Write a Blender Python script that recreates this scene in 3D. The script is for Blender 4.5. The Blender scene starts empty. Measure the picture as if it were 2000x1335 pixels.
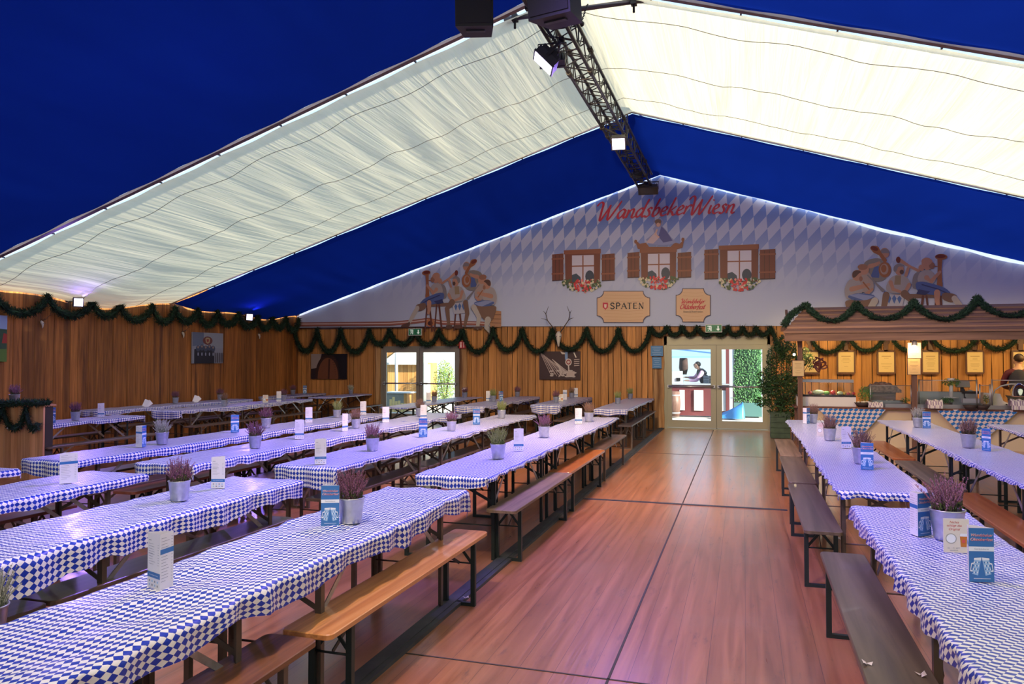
import bpy, bmesh, math, random
from mathutils import Vector, Matrix, noise
PI = math.pi
random.seed(7)
scene = bpy.context.scene
COL = scene.collection

# ------------------------------------------------------------------ camera
FPX, CX, CY, HC = 1450.0, 1000.0, 667.5, 1.75
VP = (1452.0, 702.0)
_p = math.atan((VP[1] - CY) / FPX)
_d = Vector(((VP[0] - CX) / FPX, -(VP[1] - CY) / FPX, 1.0)).normalized()
_up = Vector((0, math.cos(_p), math.sin(_p)))
_Y = (_d - _up * _d.dot(_up)).normalized()
_X = _Y.cross(_up)
if _X.x < 0: _X = -_X
CAMR = Matrix((_X, _Y, _up))          # world = CAMR @ (right, up, forward)

def at(px, py, z=None, y=None, x=None):
    """point of the room seen at a pixel of the 2000x1335 photo, on the plane x=, y= or z="""
    w = CAMR @ Vector(((px - CX) / FPX, -(py - CY) / FPX, 1.0))
    if z is not None: t = (z - HC) / w.z
    elif y is not None: t = y / w.y
    else: t = x / w.x
    return w * t + Vector((0, 0, HC))

cam_data = bpy.data.cameras.new('camera')
cam_data.sensor_width = 36.0
cam_data.lens = FPX * 36.0 / 2000.0
cam_data.clip_end = 300
cam = bpy.data.objects.new('camera', cam_data)
COL.objects.link(cam)
_r = CAMR @ Vector((1, 0, 0)); _u = CAMR @ Vector((0, 1, 0)); _b = CAMR @ Vector((0, 0, -1))
cam.matrix_world = Matrix(((_r.x, _u.x, _b.x, 0), (_r.y, _u.y, _b.y, 0), (_r.z, _u.z, _b.z, HC), (0, 0, 0, 1)))
scene.camera = cam

# ------------------------------------------------------------------ sky, sun, exposure
world = bpy.data.worlds.new('sky'); scene.world = world
world.use_nodes = True
bg = world.node_tree.nodes['Background']
bg.inputs['Color'].default_value = (0.50, 0.72, 1.0, 1)
bg.inputs['Strength'].default_value = 1.6
sd = bpy.data.lights.new('sun', 'SUN'); sd.energy = 15.0; sd.angle = 0.02; sd.color = (1.0, 0.93, 0.8)
sun = bpy.data.objects.new('sun', sd); COL.objects.link(sun)
sun.rotation_euler = Vector((0.86, -0.28, 0.40)).to_track_quat('Z', 'Y').to_euler()
vs = scene.view_settings
vs.view_transform = 'Standard'; vs.look = 'None'; vs.exposure = 0.0; vs.gamma = 1.0
vs.use_curve_mapping = False

def add_light(kind, loc, target, energy, color, size=0.2, spot=None, blend=0.6):
    l = bpy.data.lights.new('lamp_light', kind); l.energy = energy; l.color = color
    if kind == 'SPOT':
        l.spot_size = math.radians(spot); l.spot_blend = blend; l.shadow_soft_size = size
    elif kind == 'AREA':
        l.shape = 'DISK'; l.size = size
        if spot: l.spread = math.radians(spot)
    else: l.shadow_soft_size = size
    o = bpy.data.objects.new('lamp_light', l); COL.objects.link(o)
    o.location = loc
    if target is not None:
        o.rotation_euler = (Vector(target) - Vector(loc)).to_track_quat('-Z', 'Y').to_euler()
    return o

# ------------------------------------------------------------------ materials
MATS = {}
def _new(name):
    m = bpy.data.materials.new(name); m.use_nodes = True
    nt = m.node_tree; return m, nt, nt.nodes['Principled BSDF']

def mat(name, col, rough=0.6, metal=0.0, coat=0.0, emit=None, es=1.0, var=0.0, vscale=8.0, bump=0.0):
    if name in MATS: return MATS[name]
    m, nt, b = _new(name)
    b.inputs['Base Color'].default_value = (*col, 1); b.inputs['Roughness'].default_value = rough
    b.inputs['Metallic'].default_value = metal; b.inputs['Coat Weight'].default_value = coat
    if emit: b.inputs['Emission Color'].default_value = (*emit, 1); b.inputs['Emission Strength'].default_value = es
    if var > 0 or bump > 0:
        tc = nt.nodes.new('ShaderNodeTexCoord'); n = nt.nodes.new('ShaderNodeTexNoise')
        n.inputs['Scale'].default_value = vscale; n.inputs['Detail'].default_value = 5
        nt.links.new(tc.outputs['Object'], n.inputs['Vector'])
        if var > 0:
            r = nt.nodes.new('ShaderNodeValToRGB')
            r.color_ramp.elements[0].position = 0.3; r.color_ramp.elements[1].position = 0.7
            r.color_ramp.elements[0].color = (*[c * (1 - var) for c in col], 1)
            r.color_ramp.elements[1].color = (*[min(1, c * (1 + var)) for c in col], 1)
            nt.links.new(n.outputs['Fac'], r.inputs['Fac']); nt.links.new(r.outputs['Color'], b.inputs['Base Color'])
        if bump > 0:
            bp = nt.nodes.new('ShaderNodeBump'); bp.inputs['Strength'].default_value = bump
            nt.links.new(n.outputs['Fac'], bp.inputs['Height']); nt.links.new(bp.outputs['Normal'], b.inputs['Normal'])
    MATS[name] = m; return m

def wood(name, c1, c2, grain='Y', scale=1.0, rough=0.5, tone=0.0, bump=0.15, worn=0.0, wornc=(0.1, 0.08, 0.06), rand=False, coat=0.0):
    if name in MATS: return MATS[name]
    m, nt, b = _new(name); N = nt.nodes.new; L = nt.links.new
    tc = N('ShaderNodeTexCoord'); mp = N('ShaderNodeMapping')
    s = {'X': (0.7, 14, 14), 'Y': (14, 0.7, 14), 'Z': (14, 14, 0.7)}[grain]
    mp.inputs['Scale'].default_value = [v * scale for v in s]
    L(tc.outputs['Object'], mp.inputs['Vector'])
    if rand:
        oi = N('ShaderNodeObjectInfo'); ml = N('ShaderNodeMath'); ml.operation = 'MULTIPLY'; ml.inputs[1].default_value = 37.0
        L(oi.outputs['Random'], ml.inputs[0]); L(ml.outputs[0], mp.inputs['Location'])
    n = N('ShaderNodeTexNoise'); n.inputs['Scale'].default_value = 1.0; n.inputs['Detail'].default_value = 6; n.inputs['Distortion'].default_value = 1.2
    L(mp.outputs['Vector'], n.inputs['Vector'])
    r = N('ShaderNodeValToRGB'); r.color_ramp.elements[0].position = 0.32; r.color_ramp.elements[1].position = 0.68
    r.color_ramp.elements[0].color = (*c1, 1); r.color_ramp.elements[1].color = (*c2, 1)
    L(n.outputs['Fac'], r.inputs['Fac']); out = r.outputs['Color']
    if tone > 0:
        a = N('ShaderNodeAttribute'); a.attribute_name = 'tone'
        mr = N('ShaderNodeMapRange'); mr.inputs['To Min'].default_value = 1 - tone; mr.inputs['To Max'].default_value = 1 + tone
        L(a.outputs['Fac'], mr.inputs['Value'])
        mx = N('ShaderNodeVectorMath'); mx.operation = 'SCALE'
        L(out, mx.inputs[0]); L(mr.outputs['Result'], mx.inputs['Scale']); out = mx.outputs['Vector']
    if worn > 0:
        n2 = N('ShaderNodeTexNoise'); n2.inputs['Scale'].default_value = 0.35; n2.inputs['Detail'].default_value = 9; n2.inputs['Roughness'].default_value = 0.7
        L(mp.outputs['Vector'], n2.inputs['Vector'])
        r2 = N('ShaderNodeValToRGB'); r2.color_ramp.elements[0].position = 0.62 - worn * 0.25; r2.color_ramp.elements[1].position = 0.72 - worn * 0.1
        L(n2.outputs['Fac'], r2.inputs['Fac'])
        m2 = N('ShaderNodeMix'); m2.data_type = 'RGBA'; m2.inputs['B'].default_value = (*wornc, 1)
        L(r2.outputs['Color'], m2.inputs['Factor']); L(out, m2.inputs['A']); out = m2.outputs['Result']
    L(out, b.inputs['Base Color']); b.inputs['Roughness'].default_value = rough; b.inputs['Coat Weight'].default_value = coat
    bp = N('ShaderNodeBump'); bp.inputs['Strength'].default_value = bump; bp.inputs['Distance'].default_value = 0.01
    L(n.outputs['Fac'], bp.inputs['Height']); L(bp.outputs['Normal'], b.inputs['Normal'])
    MATS[name] = m; return m

def lozenge(name, ca, cb, a, bb, rough=0.3, coat=0.3, shear=0.0, fade=None, bump=0.1, uv=True, bscale=18.0):
    """Bavarian lozenges over UVs in metres; ca blue, cb white; fade=(z0,z1): the print pales below z1"""
    if name in MATS: return MATS[name]
    m, nt, b = _new(name); N = nt.nodes.new; L = nt.links.new
    tc = N('ShaderNodeTexCoord'); sp = N('ShaderNodeSeparateXYZ'); L(tc.outputs['UV' if uv else 'Object'], sp.inputs[0])
    def M(op, x, y=None):
        q = N('ShaderNodeMath'); q.operation = op
        for i, v in enumerate((x, y)):
            if v is None: continue
            if isinstance(v, (int, float)): q.inputs[i].default_value = v
            else: L(v, q.inputs[i])
        return q.outputs[0]
    X, Yv = sp.outputs[0], sp.outputs[1]
    if shear: X = M('ADD', X, M('MULTIPLY', Yv, shear))
    u = M('MULTIPLY', X, 1 / a); v = M('MULTIPLY', Yv, 1 / bb)
    p = M('FLOOR', M('ADD', u, v)); q = M('FLOOR', M('SUBTRACT', u, v))
    k = M('PINGPONG', M('ADD', p, q), 1.0)
    # p+q parity
    mx = N('ShaderNodeMix'); mx.data_type = 'RGBA'
    mx.inputs['A'].default_value = (*cb, 1); mx.inputs['B'].default_value = (*ca, 1)
    f = k
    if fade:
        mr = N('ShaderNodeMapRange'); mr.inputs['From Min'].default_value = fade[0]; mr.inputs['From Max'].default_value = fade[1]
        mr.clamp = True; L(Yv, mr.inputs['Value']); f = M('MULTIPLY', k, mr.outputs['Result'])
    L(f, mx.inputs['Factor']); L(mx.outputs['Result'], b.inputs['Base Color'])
    b.inputs['Roughness'].default_value = rough; b.inputs['Coat Weight'].default_value = coat; b.inputs['Coat Roughness'].default_value = 0.15
    if bump:
        n = N('ShaderNodeTexNoise'); n.inputs['Scale'].default_value = bscale; n.inputs['Detail'].default_value = 3
        L(tc.outputs['UV' if uv else 'Object'], n.inputs['Vector'])
        bp = N('ShaderNodeBump'); bp.inputs['Strength'].default_value = bump; bp.inputs['Distance'].default_value = 0.02
        L(n.outputs['Fac'], bp.inputs['Height']); L(bp.outputs['Normal'], b.inputs['Normal'])
    MATS[name] = m; return m

def fabric(name, dcol, tcol, tfac=0.5, fold=0.0, fax=(1.0, 1.0, 1.0), var=0.12):
    """lining: light falls through it"""
    if name in MATS: return MATS[name]
    m = bpy.data.materials.new(name); m.use_nodes = True; nt = m.node_tree; nt.nodes.clear()
    N = nt.nodes.new; L = nt.links.new
    out = N('ShaderNodeOutputMaterial'); mx = N('ShaderNodeMixShader'); d = N('ShaderNodeBsdfDiffuse'); t = N('ShaderNodeBsdfTranslucent')
    tc = N('ShaderNodeTexCoord'); mp = N('ShaderNodeMapping'); mp.inputs['Scale'].default_value = fax
    n = N('ShaderNodeTexNoise'); n.inputs['Scale'].default_value = 1.0; n.inputs['Detail'].default_value = 4; n.inputs['Distortion'].default_value = 0.6
    L(tc.outputs['Object'], mp.inputs['Vector']); L(mp.outputs['Vector'], n.inputs['Vector'])
    r = N('ShaderNodeValToRGB'); r.color_ramp.elements[0].position = 0.3; r.color_ramp.elements[1].position = 0.7
    r.color_ramp.elements[0].color = (*[c * (1 - var) for c in tcol], 1); r.color_ramp.elements[1].color = (*tcol, 1)
    L(n.outputs['Fac'], r.inputs['Fac']); L(r.outputs['Color'], t.inputs['Color'])
    d.inputs['Color'].default_value = (*dcol, 1)
    if fold:
        bp = N('ShaderNodeBump'); bp.inputs['Strength'].default_value = fold; bp.inputs['Distance'].default_value = 0.08
        L(n.outputs['Fac'], bp.inputs['Height']); L(bp.outputs['Normal'], d.inputs['Normal']); L(bp.outputs['Normal'], t.inputs['Normal'])
    mx.inputs['Fac'].default_value = tfac
    L(d.outputs[0], mx.inputs[1]); L(t.outputs[0], mx.inputs[2]); L(mx.outputs[0], out.inputs['Surface'])
    MATS[name] = m; return m

def glassm(name='clear_glass', tint=(0.95, 0.98, 0.97)):
    if name in MATS: return MATS[name]
    m = bpy.data.materials.new(name); m.use_nodes = True; nt = m.node_tree; nt.nodes.clear()
    N = nt.nodes.new; L = nt.links.new
    out = N('ShaderNodeOutputMaterial'); mx = N('ShaderNodeMixShader'); t = N('ShaderNodeBsdfTransparent'); g = N('ShaderNodeBsdfGlossy')
    t.inputs['Color'].default_value = (*tint, 1); g.inputs['Roughness'].default_value = 0.02
    fr = N('ShaderNodeFresnel'); fr.inputs['IOR'].default_value = 1.45
    L(fr.outputs[0], mx.inputs['Fac']); L(t.outputs[0], mx.inputs[1]); L(g.outputs[0], mx.inputs[2]); L(mx.outputs[0], out.inputs['Surface'])
    MATS[name] = m; return m

# ------------------------------------------------------------------ mesh builder
class MB:
    def __init__(s):
        s.v = []; s.f = []; s.mi = []; s.tone = []; s.uv = []; s.M = None; s.cur = 0; s.t = 0.5; s.sm = []; s.smooth = False
    def vert(s, p):
        p = Vector(p)
        if s.M: p = s.M @ p
        s.v.append(p[:]); return len(s.v) - 1
    def face(s, idx, uv=None):
        s.f.append(tuple(idx)); s.mi.append(s.cur); s.tone.append(s.t); s.uv.append(uv); s.sm.append(s.smooth)
    def poly(s, pts, uv=None):
        s.face([s.vert(p) for p in pts], uv)
    def box(s, c, d, rot=None, taper=None):
        h = Vector(d) * 0.5; R = rot if rot else Matrix.Identity(3); c = Vector(c)
        ids = []
        for sz in (-1, 1):
            k = taper if (taper and sz > 0) else 1.0
            for sx, sy in ((-1, -1), (1, -1), (1, 1), (-1, 1)):
                ids.append(s.vert(c + R @ Vector((sx * h.x * k, sy * h.y * k, sz * h.z))))
        a = ids
        for q in ((3, 2, 1, 0), (4, 5, 6, 7), (0, 1, 5, 4), (1, 2, 6, 5), (2, 3, 7, 6), (3, 0, 4, 7)): s.face([a[i] for i in q])
    def bar(s, p0, p1, w, t, up=(0, 0, 1)):
        p0 = Vector(p0); p1 = Vector(p1); d = p1 - p0
        z = d.normalized(); u = Vector(up)
        if abs(z.dot(u)) > 0.98: u = Vector((1, 0, 0))
        x = u.cross(z).normalized(); y = z.cross(x)
        R = Matrix((x, y, z)).transposed()
        s.box((p0 + p1) / 2, (w, t, d.length), R)
    def tube(s, pts, r, n=8, caps=True, closed=False):
        pts = [Vector(p) for p in pts]; rs = r if isinstance(r, (list, tuple)) else [r] * len(pts)
        rings = []; prev = None; osm = s.smooth; s.smooth = True
        for i, p in enumerate(pts):
            if closed: d = pts[(i + 1) % len(pts)] - pts[i - 1]
            else: d = pts[min(i + 1, len(pts) - 1)] - pts[max(i - 1, 0)]
            if d.length < 1e-9: d = Vector((0, 0, 1))
            d.normalize()
            if prev is None:
                u = Vector((0, 0, 1)) if abs(d.z) < 0.9 else Vector((1, 0, 0))
                x = u.cross(d).normalized()
            else:
                x = prev - d * prev.dot(d)
                x = x.normalized() if x.length > 1e-6 else Vector((1, 0, 0))
            prev = x; y = d.cross(x)
            rings.append([s.vert(p + (x * math.cos(2 * PI * k / n) + y * math.sin(2 * PI * k / n)) * rs[i]) for k in range(n)])
        m = len(rings)
        for i in range(m if closed else m - 1):
            A, B = rings[i], rings[(i + 1) % m]
            for k in range(n): s.face((A[k], A[(k + 1) % n], B[(k + 1) % n], B[k]))
        s.smooth = osm
        if caps and not closed:
            s.face(rings[0][::-1]); s.face(rings[-1])
    def lathe(s, prof, c=(0, 0, 0), n=20, cap0=True, cap1=True, smooth=True):
        c = Vector(c); osm = s.smooth; s.smooth = smooth
        R = [[s.vert(c + Vector((r * math.cos(2 * PI * k / n), r * math.sin(2 * PI * k / n), z))) for k in range(n)] for r, z in prof]
        for A, B in zip(R, R[1:]):
            for k in range(n): s.face((A[k], A[(k + 1) % n], B[(k + 1) % n], B[k]))
        s.smooth = osm
        if cap0: s.face(R[0][::-1])
        if cap1: s.face(R[-1])
    def prism(s, pts2, z0, z1, ax='Z'):
        def P(a, b, z): return {'Z': (a, b, z), 'Y': (a, z, b), 'X': (z, a, b)}[ax]
        A = [s.vert(P(a, b, z0)) for a, b in pts2]; B = [s.vert(P(a, b, z1)) for a, b in pts2]; n = len(pts2)
        s.face(A[::-1]); s.face(B)
        for i in range(n): s.face((A[i], A[(i + 1) % n], B[(i + 1) % n], B[i]))
    def ball(s, c, r, n=10, m=7, sq=(1, 1, 1)):
        c = Vector(c); osm = s.smooth; s.smooth = True; rows = []
        top = s.vert(c + Vector((0, 0, r * sq[2]))); bot = s.vert(c - Vector((0, 0, r * sq[2])))
        for j in range(1, m):
            a = PI * j / m
            rows.append([s.vert(c + Vector((r * sq[0] * math.sin(a) * math.cos(2 * PI * k / n), r * sq[1] * math.sin(a) * math.sin(2 * PI * k / n), r * sq[2] * math.cos(a)))) for k in range(n)])
        for k in range(n): s.face((top, rows[0][k], rows[0][(k + 1) % n])); s.face((bot, rows[-1][(k + 1) % n], rows[-1][k]))
        for A, B in zip(rows, rows[1:]):
            for k in range(n): s.face((A[k], B[k], B[(k + 1) % n], A[(k + 1) % n]))
        s.smooth = osm
    def mesh(s, name, mats):
        me = bpy.data.meshes.new(name); me.from_pydata(s.v, [], s.f)
        if not isinstance(mats, (list, tuple)): mats = [mats]
        for m in mats: me.materials.append(m)
        me.polygons.foreach_set('material_index', s.mi); me.polygons.foreach_set('use_smooth', s.sm)
        if any(abs(t - 0.5) > 1e-6 for t in s.tone):
            at_ = me.attributes.new('tone', 'FLOAT', 'FACE'); at_.data.foreach_set('value', s.tone)
        if any(u is not None for u in s.uv):
            ul = me.uv_layers.new(name='UVMap'); i = 0
            for p, u in zip(me.polygons, s.uv):
                for k in range(p.loop_total):
                    if u is not None: ul.data[p.loop_start + k].uv = u[k]
        me.update(); me.validate(); return me
    def build(s, name, mats, parent=None, loc=None, rz=None):
        o = bpy.data.objects.new(name, s.mesh(name, mats)); COL.objects.link(o)
        if parent: o.parent = parent
        if loc is not None: o.location = loc
        if rz is not None: o.rotation_euler = (0, 0, rz)
        return o

LABELS = {}
def tag(o, label, cat, group=None, kind=None):
    o['label'] = label; o['category'] = cat
    if group: o['group'] = group
    if kind: o['kind'] = kind
    LABELS.setdefault(label, []).append(o.name)
    return o
def struct(o): o['kind'] = 'structure'; return o
def thing(name, label, cat, loc=(0, 0, 0), rz=0, group=None):
    o = bpy.data.objects.new(name, None); COL.objects.link(o); o.location = loc; o.rotation_euler = (0, 0, rz)
    o.empty_display_size = 0.1
    return tag(o, label, cat, group)
CHILD = {}
def kids(o): return [c for c in bpy.data.objects if c.parent == o]
def dup(root):
    if root.name not in CHILD:
        CHILD[root.name] = [(c, kids(c)) for c in kids(root)]
    r = root.copy(); COL.objects.link(r)
    for c, gs in CHILD[root.name]:
        k = c.copy(); COL.objects.link(k); k.parent = r
        for g in gs:
            h = g.copy(); COL.objects.link(h); h.parent = k
    return r
PROTO = {}
def place(key, maker, label, cat, loc, rz=0, group=None):
    """first call of a kind builds it, later calls copy it with all its parts"""
    if key not in PROTO: o = PROTO[key] = maker()
    else: o = dup(PROTO[key])
    o.location = loc; o.rotation_euler = (0, 0, rz)
    return tag(o, label, cat, group)
def empty(name):
    o = bpy.data.objects.new(name, None); COL.objects.link(o); o.empty_display_size = 0.1; return o
def roundrect(w, h, r, n=4):
    pts = []
    for cx, cy, a0 in ((w / 2 - r, h / 2 - r, 0), (-w / 2 + r, h / 2 - r, 90), (-w / 2 + r, -h / 2 + r, 180), (w / 2 - r, -h / 2 + r, 270)):
        for k in range(n + 1):
            a = math.radians(a0 + 90 * k / n); pts.append((cx + r * math.cos(a), cy + r * math.sin(a)))
    return pts
def textmesh(body, size, shear=0.0, align='CENTER', ext=0.0):
    cu = bpy.data.curves.new('t', 'FONT'); cu.body = body; cu.size = size; cu.shear = shear; cu.align_x = align; cu.align_y = 'CENTER'; cu.extrude = ext
    o = bpy.data.objects.new('t', cu); COL.objects.link(o)
    dg = bpy.context.evaluated_depsgraph_get(); me = bpy.data.meshes.new_from_object(o.evaluated_get(dg))
    bpy.data.objects.remove(o); bpy.data.curves.remove(cu)
    vs_ = [tuple(v.co) for v in me.vertices]; fs = [tuple(p.vertices) for p in me.polygons]; bpy.data.meshes.remove(me)
    return vs_, fs
def addtext(mb, body, size, fn, shear=0.0, align='CENTER'):
    vs_, fs = textmesh(body, size, shear, align)
    ids = [mb.vert(fn(x, y)) for x, y, z in vs_]
    for f in fs: mb.face([ids[i] for i in f])
# ------------------------------------------------------------------ the tent: floor, walls, linings
XL, XR, YB, YF = -12.75, 8.75, 19.25, -6.0
XRIDGE, ZRIDGE, SLOPE = -2.0, 6.50, 0.319
def roofz(x): return ZRIDGE - SLOPE * abs(x - XRIDGE)

def floor_material():
    m, nt, b = _new('floor_boards'); N = nt.nodes.new; L = nt.links.new
    tc = N('ShaderNodeTexCoord'); mp = N('ShaderNodeMapping'); mp.inputs['Rotation'].default_value = (0, 0, PI / 2)
    L(tc.outputs['Object'], mp.inputs['Vector'])
    br = N('ShaderNodeTexBrick'); br.inputs['Scale'].default_value = 1.0
    br.inputs['Brick Width'].default_value = 60.0; br.inputs['Row Height'].default_value = 0.205
    br.inputs['Mortar Size'].default_value = 0.0016; br.inputs['Mortar Smooth'].default_value = 0.3; br.inputs['Bias'].default_value = 0.0
    br.inputs['Color1'].default_value = (0.37, 0.145, 0.062, 1); br.inputs['Color2'].default_value = (0.47, 0.19, 0.085, 1)
    br.inputs['Mortar'].default_value = (0.16, 0.07, 0.045, 1); br.offset = 0.37
    L(mp.outputs['Vector'], br.inputs['Vector'])
    m1 = N('ShaderNodeMapping'); m1.inputs['Scale'].default_value = (16, 0.8, 1); L(tc.outputs['Object'], m1.inputs['Vector'])
    n1 = N('ShaderNodeTexNoise'); n1.inputs['Scale'].default_value = 1.0; n1.inputs['Detail'].default_value = 7; n1.inputs['Distortion'].default_value = 0.8
    L(m1.outputs['Vector'], n1.inputs['Vector'])
    r1 = N('ShaderNodeValToRGB'); r1.color_ramp.elements[0].position = 0.3; r1.color_ramp.elements[1].position = 0.75
    r1.color_ramp.elements[0].color = (0.62, 0.58, 0.56, 1); r1.color_ramp.elements[1].color = (1.12, 1.1, 1.1, 1)
    L(n1.outputs['Fac'], r1.inputs['Fac'])
    mul = N('ShaderNodeMix'); mul.data_type = 'RGBA'; mul.blend_type = 'MULTIPLY'; mul.inputs['Factor'].default_value = 1.0
    L(br.outputs['Color'], mul.inputs['A']); L(r1.outputs['Color'], mul.inputs['B'])
    # worn, paler patches and dark scuffs
    n2 = N('ShaderNodeTexNoise'); n2.inputs['Scale'].default_value = 0.9; n2.inputs['Detail'].default_value = 8; n2.inputs['Roughness'].default_value = 0.65
    L(tc.outputs['Object'], n2.inputs['Vector'])
    r2 = N('ShaderNodeValToRGB'); r2.color_ramp.elements[0].position = 0.5; r2.color_ramp.elements[1].position = 0.75
    r2.color_ramp.elements[0].color = (0, 0, 0, 1); r2.color_ramp.elements[1].color = (0.35, 0.35, 0.35, 1); L(n2.outputs['Fac'], r2.inputs['Fac'])
    w = N('ShaderNodeMix'); w.data_type = 'RGBA'; w.inputs['B'].default_value = (0.40, 0.24, 0.15, 1)
    L(r2.outputs['Color'], w.inputs['Factor']); L(mul.outputs['Result'], w.inputs['A'])
    m3 = N('ShaderNodeMapping'); m3.inputs['Scale'].default_value = (11, 2.2, 1); m3.inputs['Location'].default_value = (3, 5, 0); L(tc.outputs['Object'], m3.inputs['Vector'])
    n3 = N('ShaderNodeTexNoise'); n3.inputs['Scale'].default_value = 1.0; n3.inputs['Detail'].default_value = 9; n3.inputs['Roughness'].default_value = 0.75
    L(m3.outputs['Vector'], n3.inputs['Vector'])
    r3 = N('ShaderNodeValToRGB'); r3.color_ramp.elements[0].position = 0.57; r3.color_ramp.elements[1].position = 0.70
    r3.color_ramp.elements[0].color = (0, 0, 0, 1); r3.color_ramp.elements[1].color = (0.7, 0.7, 0.7, 1); L(n3.outputs['Fac'], r3.inputs['Fac'])
    w2 = N('ShaderNodeMix'); w2.data_type = 'RGBA'; w2.inputs['B'].default_value = (0.12, 0.062, 0.045, 1)
    L(r3.outputs['Color'], w2.inputs['Factor']); L(w.outputs['Result'], w2.inputs['A'])
    L(w2.outputs['Result'], b.inputs['Base Color'])
    rr = N('ShaderNodeMapRange'); rr.inputs['To Min'].default_value = 0.22; rr.inputs['To Max'].default_value = 0.42; b.inputs['Coat Weight'].default_value = 0.9; b.inputs['Coat Roughness'].default_value = 0.22
    L(n1.outputs['Fac'], rr.inputs['Value']); L(rr.outputs['Result'], b.inputs['Roughness'])
    bp = N('ShaderNodeBump'); bp.inputs['Strength'].default_value = 0.25; bp.inputs['Distance'].default_value = 0.01
    L(n1.outputs['Fac'], bp.inputs['Height']); L(bp.outputs['Normal'], b.inputs['Normal'])
    return m
fl = MB(); fl.box(((XL + XR) / 2, (YB + YF) / 2, -0.05), (XR - XL, YB - YF + 0.3, 0.1))
struct(fl.build('floor', floor_material()))
# joints between the floor plates and the dark rail along the aisle
seam_m = mat('dark_joint', (0.05, 0.035, 0.03), 0.6)
mb = MB(); mb.box((-0.72, (YB + YF) / 2, 0.0015), (0.014, YB - YF - 0.1, 0.003))
for yy in (4.08, 14.1): mb.box((-0.75, yy, 0.0015), (2.4, 0.012, 0.003))
struct(mb.build('trim_1', seam_m))
mb = MB(); mb.box((-0.75, 9.22, 0.004), (2.45, 0.03, 0.008)); mb.box((-0.75, 9.26, 0.003), (2.45, 0.012, 0.006))
struct(mb.build('trim_2', mat('steel_joint', (0.09, 0.1, 0.12), 0.4, 0.6)))
mb = MB(); mb.box((-2.0, 9.5, 0.012), (0.13, 19.3, 0.024)); mb.box((-2.0, 9.5, 0.026), (0.05, 19.3, 0.008))
struct(mb.build('trim_3', mat('rubber_rail', (0.045, 0.05, 0.055), 0.55, var=0.3, vscale=5)))

def boards(mb, a0, a1, ranges, horiz, fixed, seed, wmin=0.12, wmax=0.24, depth=0.02, gap=0.006, wav=0.0):
    """vertical boards along an axis; ranges(a) -> list of (z0, z1); horiz 'X' or 'Y'"""
    rnd = random.Random(seed); a = a0
    while a < a1 - 0.02:
        w = min(rnd.uniform(wmin, wmax), a1 - a); off = rnd.uniform(0, 0.012); mb.t = rnd.random()
        for z0, z1 in ranges(a + w / 2):
            n = max(2, int((z1 - z0) / 0.35)) if wav else 1
            L_, R_ = [], []
            for i in range(n + 1):
                z = z0 + (z1 - z0) * i / n
                L_.append((a + gap / 2 + wav * abs(noise.noise(Vector((a * 3.1, z * 1.7, seed)))), z))
                R_.append((a + w - gap / 2 - wav * abs(noise.noise(Vector(((a + w) * 3.3, z * 1.9, seed + 5)))), z))
            pts = L_ + R_[::-1]
            # front face sits at fixed + inward offset
            if horiz == 'X': mb.prism(pts, fixed - off - depth, fixed - off * 0 , 'Y')
            else: mb.prism(pts, fixed, fixed + off + depth, 'X')
        a += w
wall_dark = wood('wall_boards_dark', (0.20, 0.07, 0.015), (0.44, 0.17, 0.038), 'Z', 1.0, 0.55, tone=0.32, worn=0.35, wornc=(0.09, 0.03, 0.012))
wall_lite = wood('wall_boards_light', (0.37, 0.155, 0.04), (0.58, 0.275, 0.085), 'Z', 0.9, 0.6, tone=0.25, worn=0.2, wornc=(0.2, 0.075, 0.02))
backing = mat('board_gap', (0.02, 0.01, 0.006), 0.9)
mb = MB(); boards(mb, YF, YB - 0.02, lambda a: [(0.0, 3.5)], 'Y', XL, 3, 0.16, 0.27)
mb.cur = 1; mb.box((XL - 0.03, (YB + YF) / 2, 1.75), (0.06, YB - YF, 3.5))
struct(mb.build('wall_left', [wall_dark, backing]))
D1 = (-9.93, -7.5, 2.13); D2 = (-1.93, 0.63, 2.34)
def br_(a):
    for d in (D1, D2):
        if d[0] < a < d[1]: return [(d[2], 2.95)]
    return [(0.0, 2.95)]
mb = MB(); x = XL
spans = [(XL, D1[0]), (D1[0], D1[1]), (D1[1], D2[0]), (D2[0], D2[1]), (D2[1], XR)]
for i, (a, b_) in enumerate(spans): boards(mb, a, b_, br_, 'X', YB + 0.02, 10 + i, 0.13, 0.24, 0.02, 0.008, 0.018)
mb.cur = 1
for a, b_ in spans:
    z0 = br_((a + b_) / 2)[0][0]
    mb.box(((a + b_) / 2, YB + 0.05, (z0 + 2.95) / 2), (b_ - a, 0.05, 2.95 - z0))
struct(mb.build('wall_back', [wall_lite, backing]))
g = MB(); g.box((XL + 0.03, YB - 0.01, 1.7), (0.1, 0.1, 3.4)); g.box((XR - 0.05, YB - 0.01, 1.7), (0.1, 0.1, 3.4)); struct(g.build('trim_5', wall_dark))
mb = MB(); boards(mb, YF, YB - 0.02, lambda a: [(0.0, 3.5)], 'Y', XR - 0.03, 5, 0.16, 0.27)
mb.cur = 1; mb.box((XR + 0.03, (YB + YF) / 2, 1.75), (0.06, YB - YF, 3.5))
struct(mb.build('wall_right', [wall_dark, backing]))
white_mem = fabric('white_membrane', (0.8, 0.8, 0.8), (0.95, 0.97, 1.0), 0.75, var=0.0)
gable_mem = fabric('gable_membrane', (0.6, 0.65, 0.75), (0.35, 0.42, 0.6), 0.4, var=0.0)
mb = MB()
mb.poly([(XL, YB + 0.30, 2.9), (XR, YB + 0.30, 2.9), (XR, YB + 0.30, 3.3), (XRIDGE, YB + 0.30, 6.9), (XL, YB + 0.30, 3.3)])
struct(mb.build('wall_back_gable', gable_mem))
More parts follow.
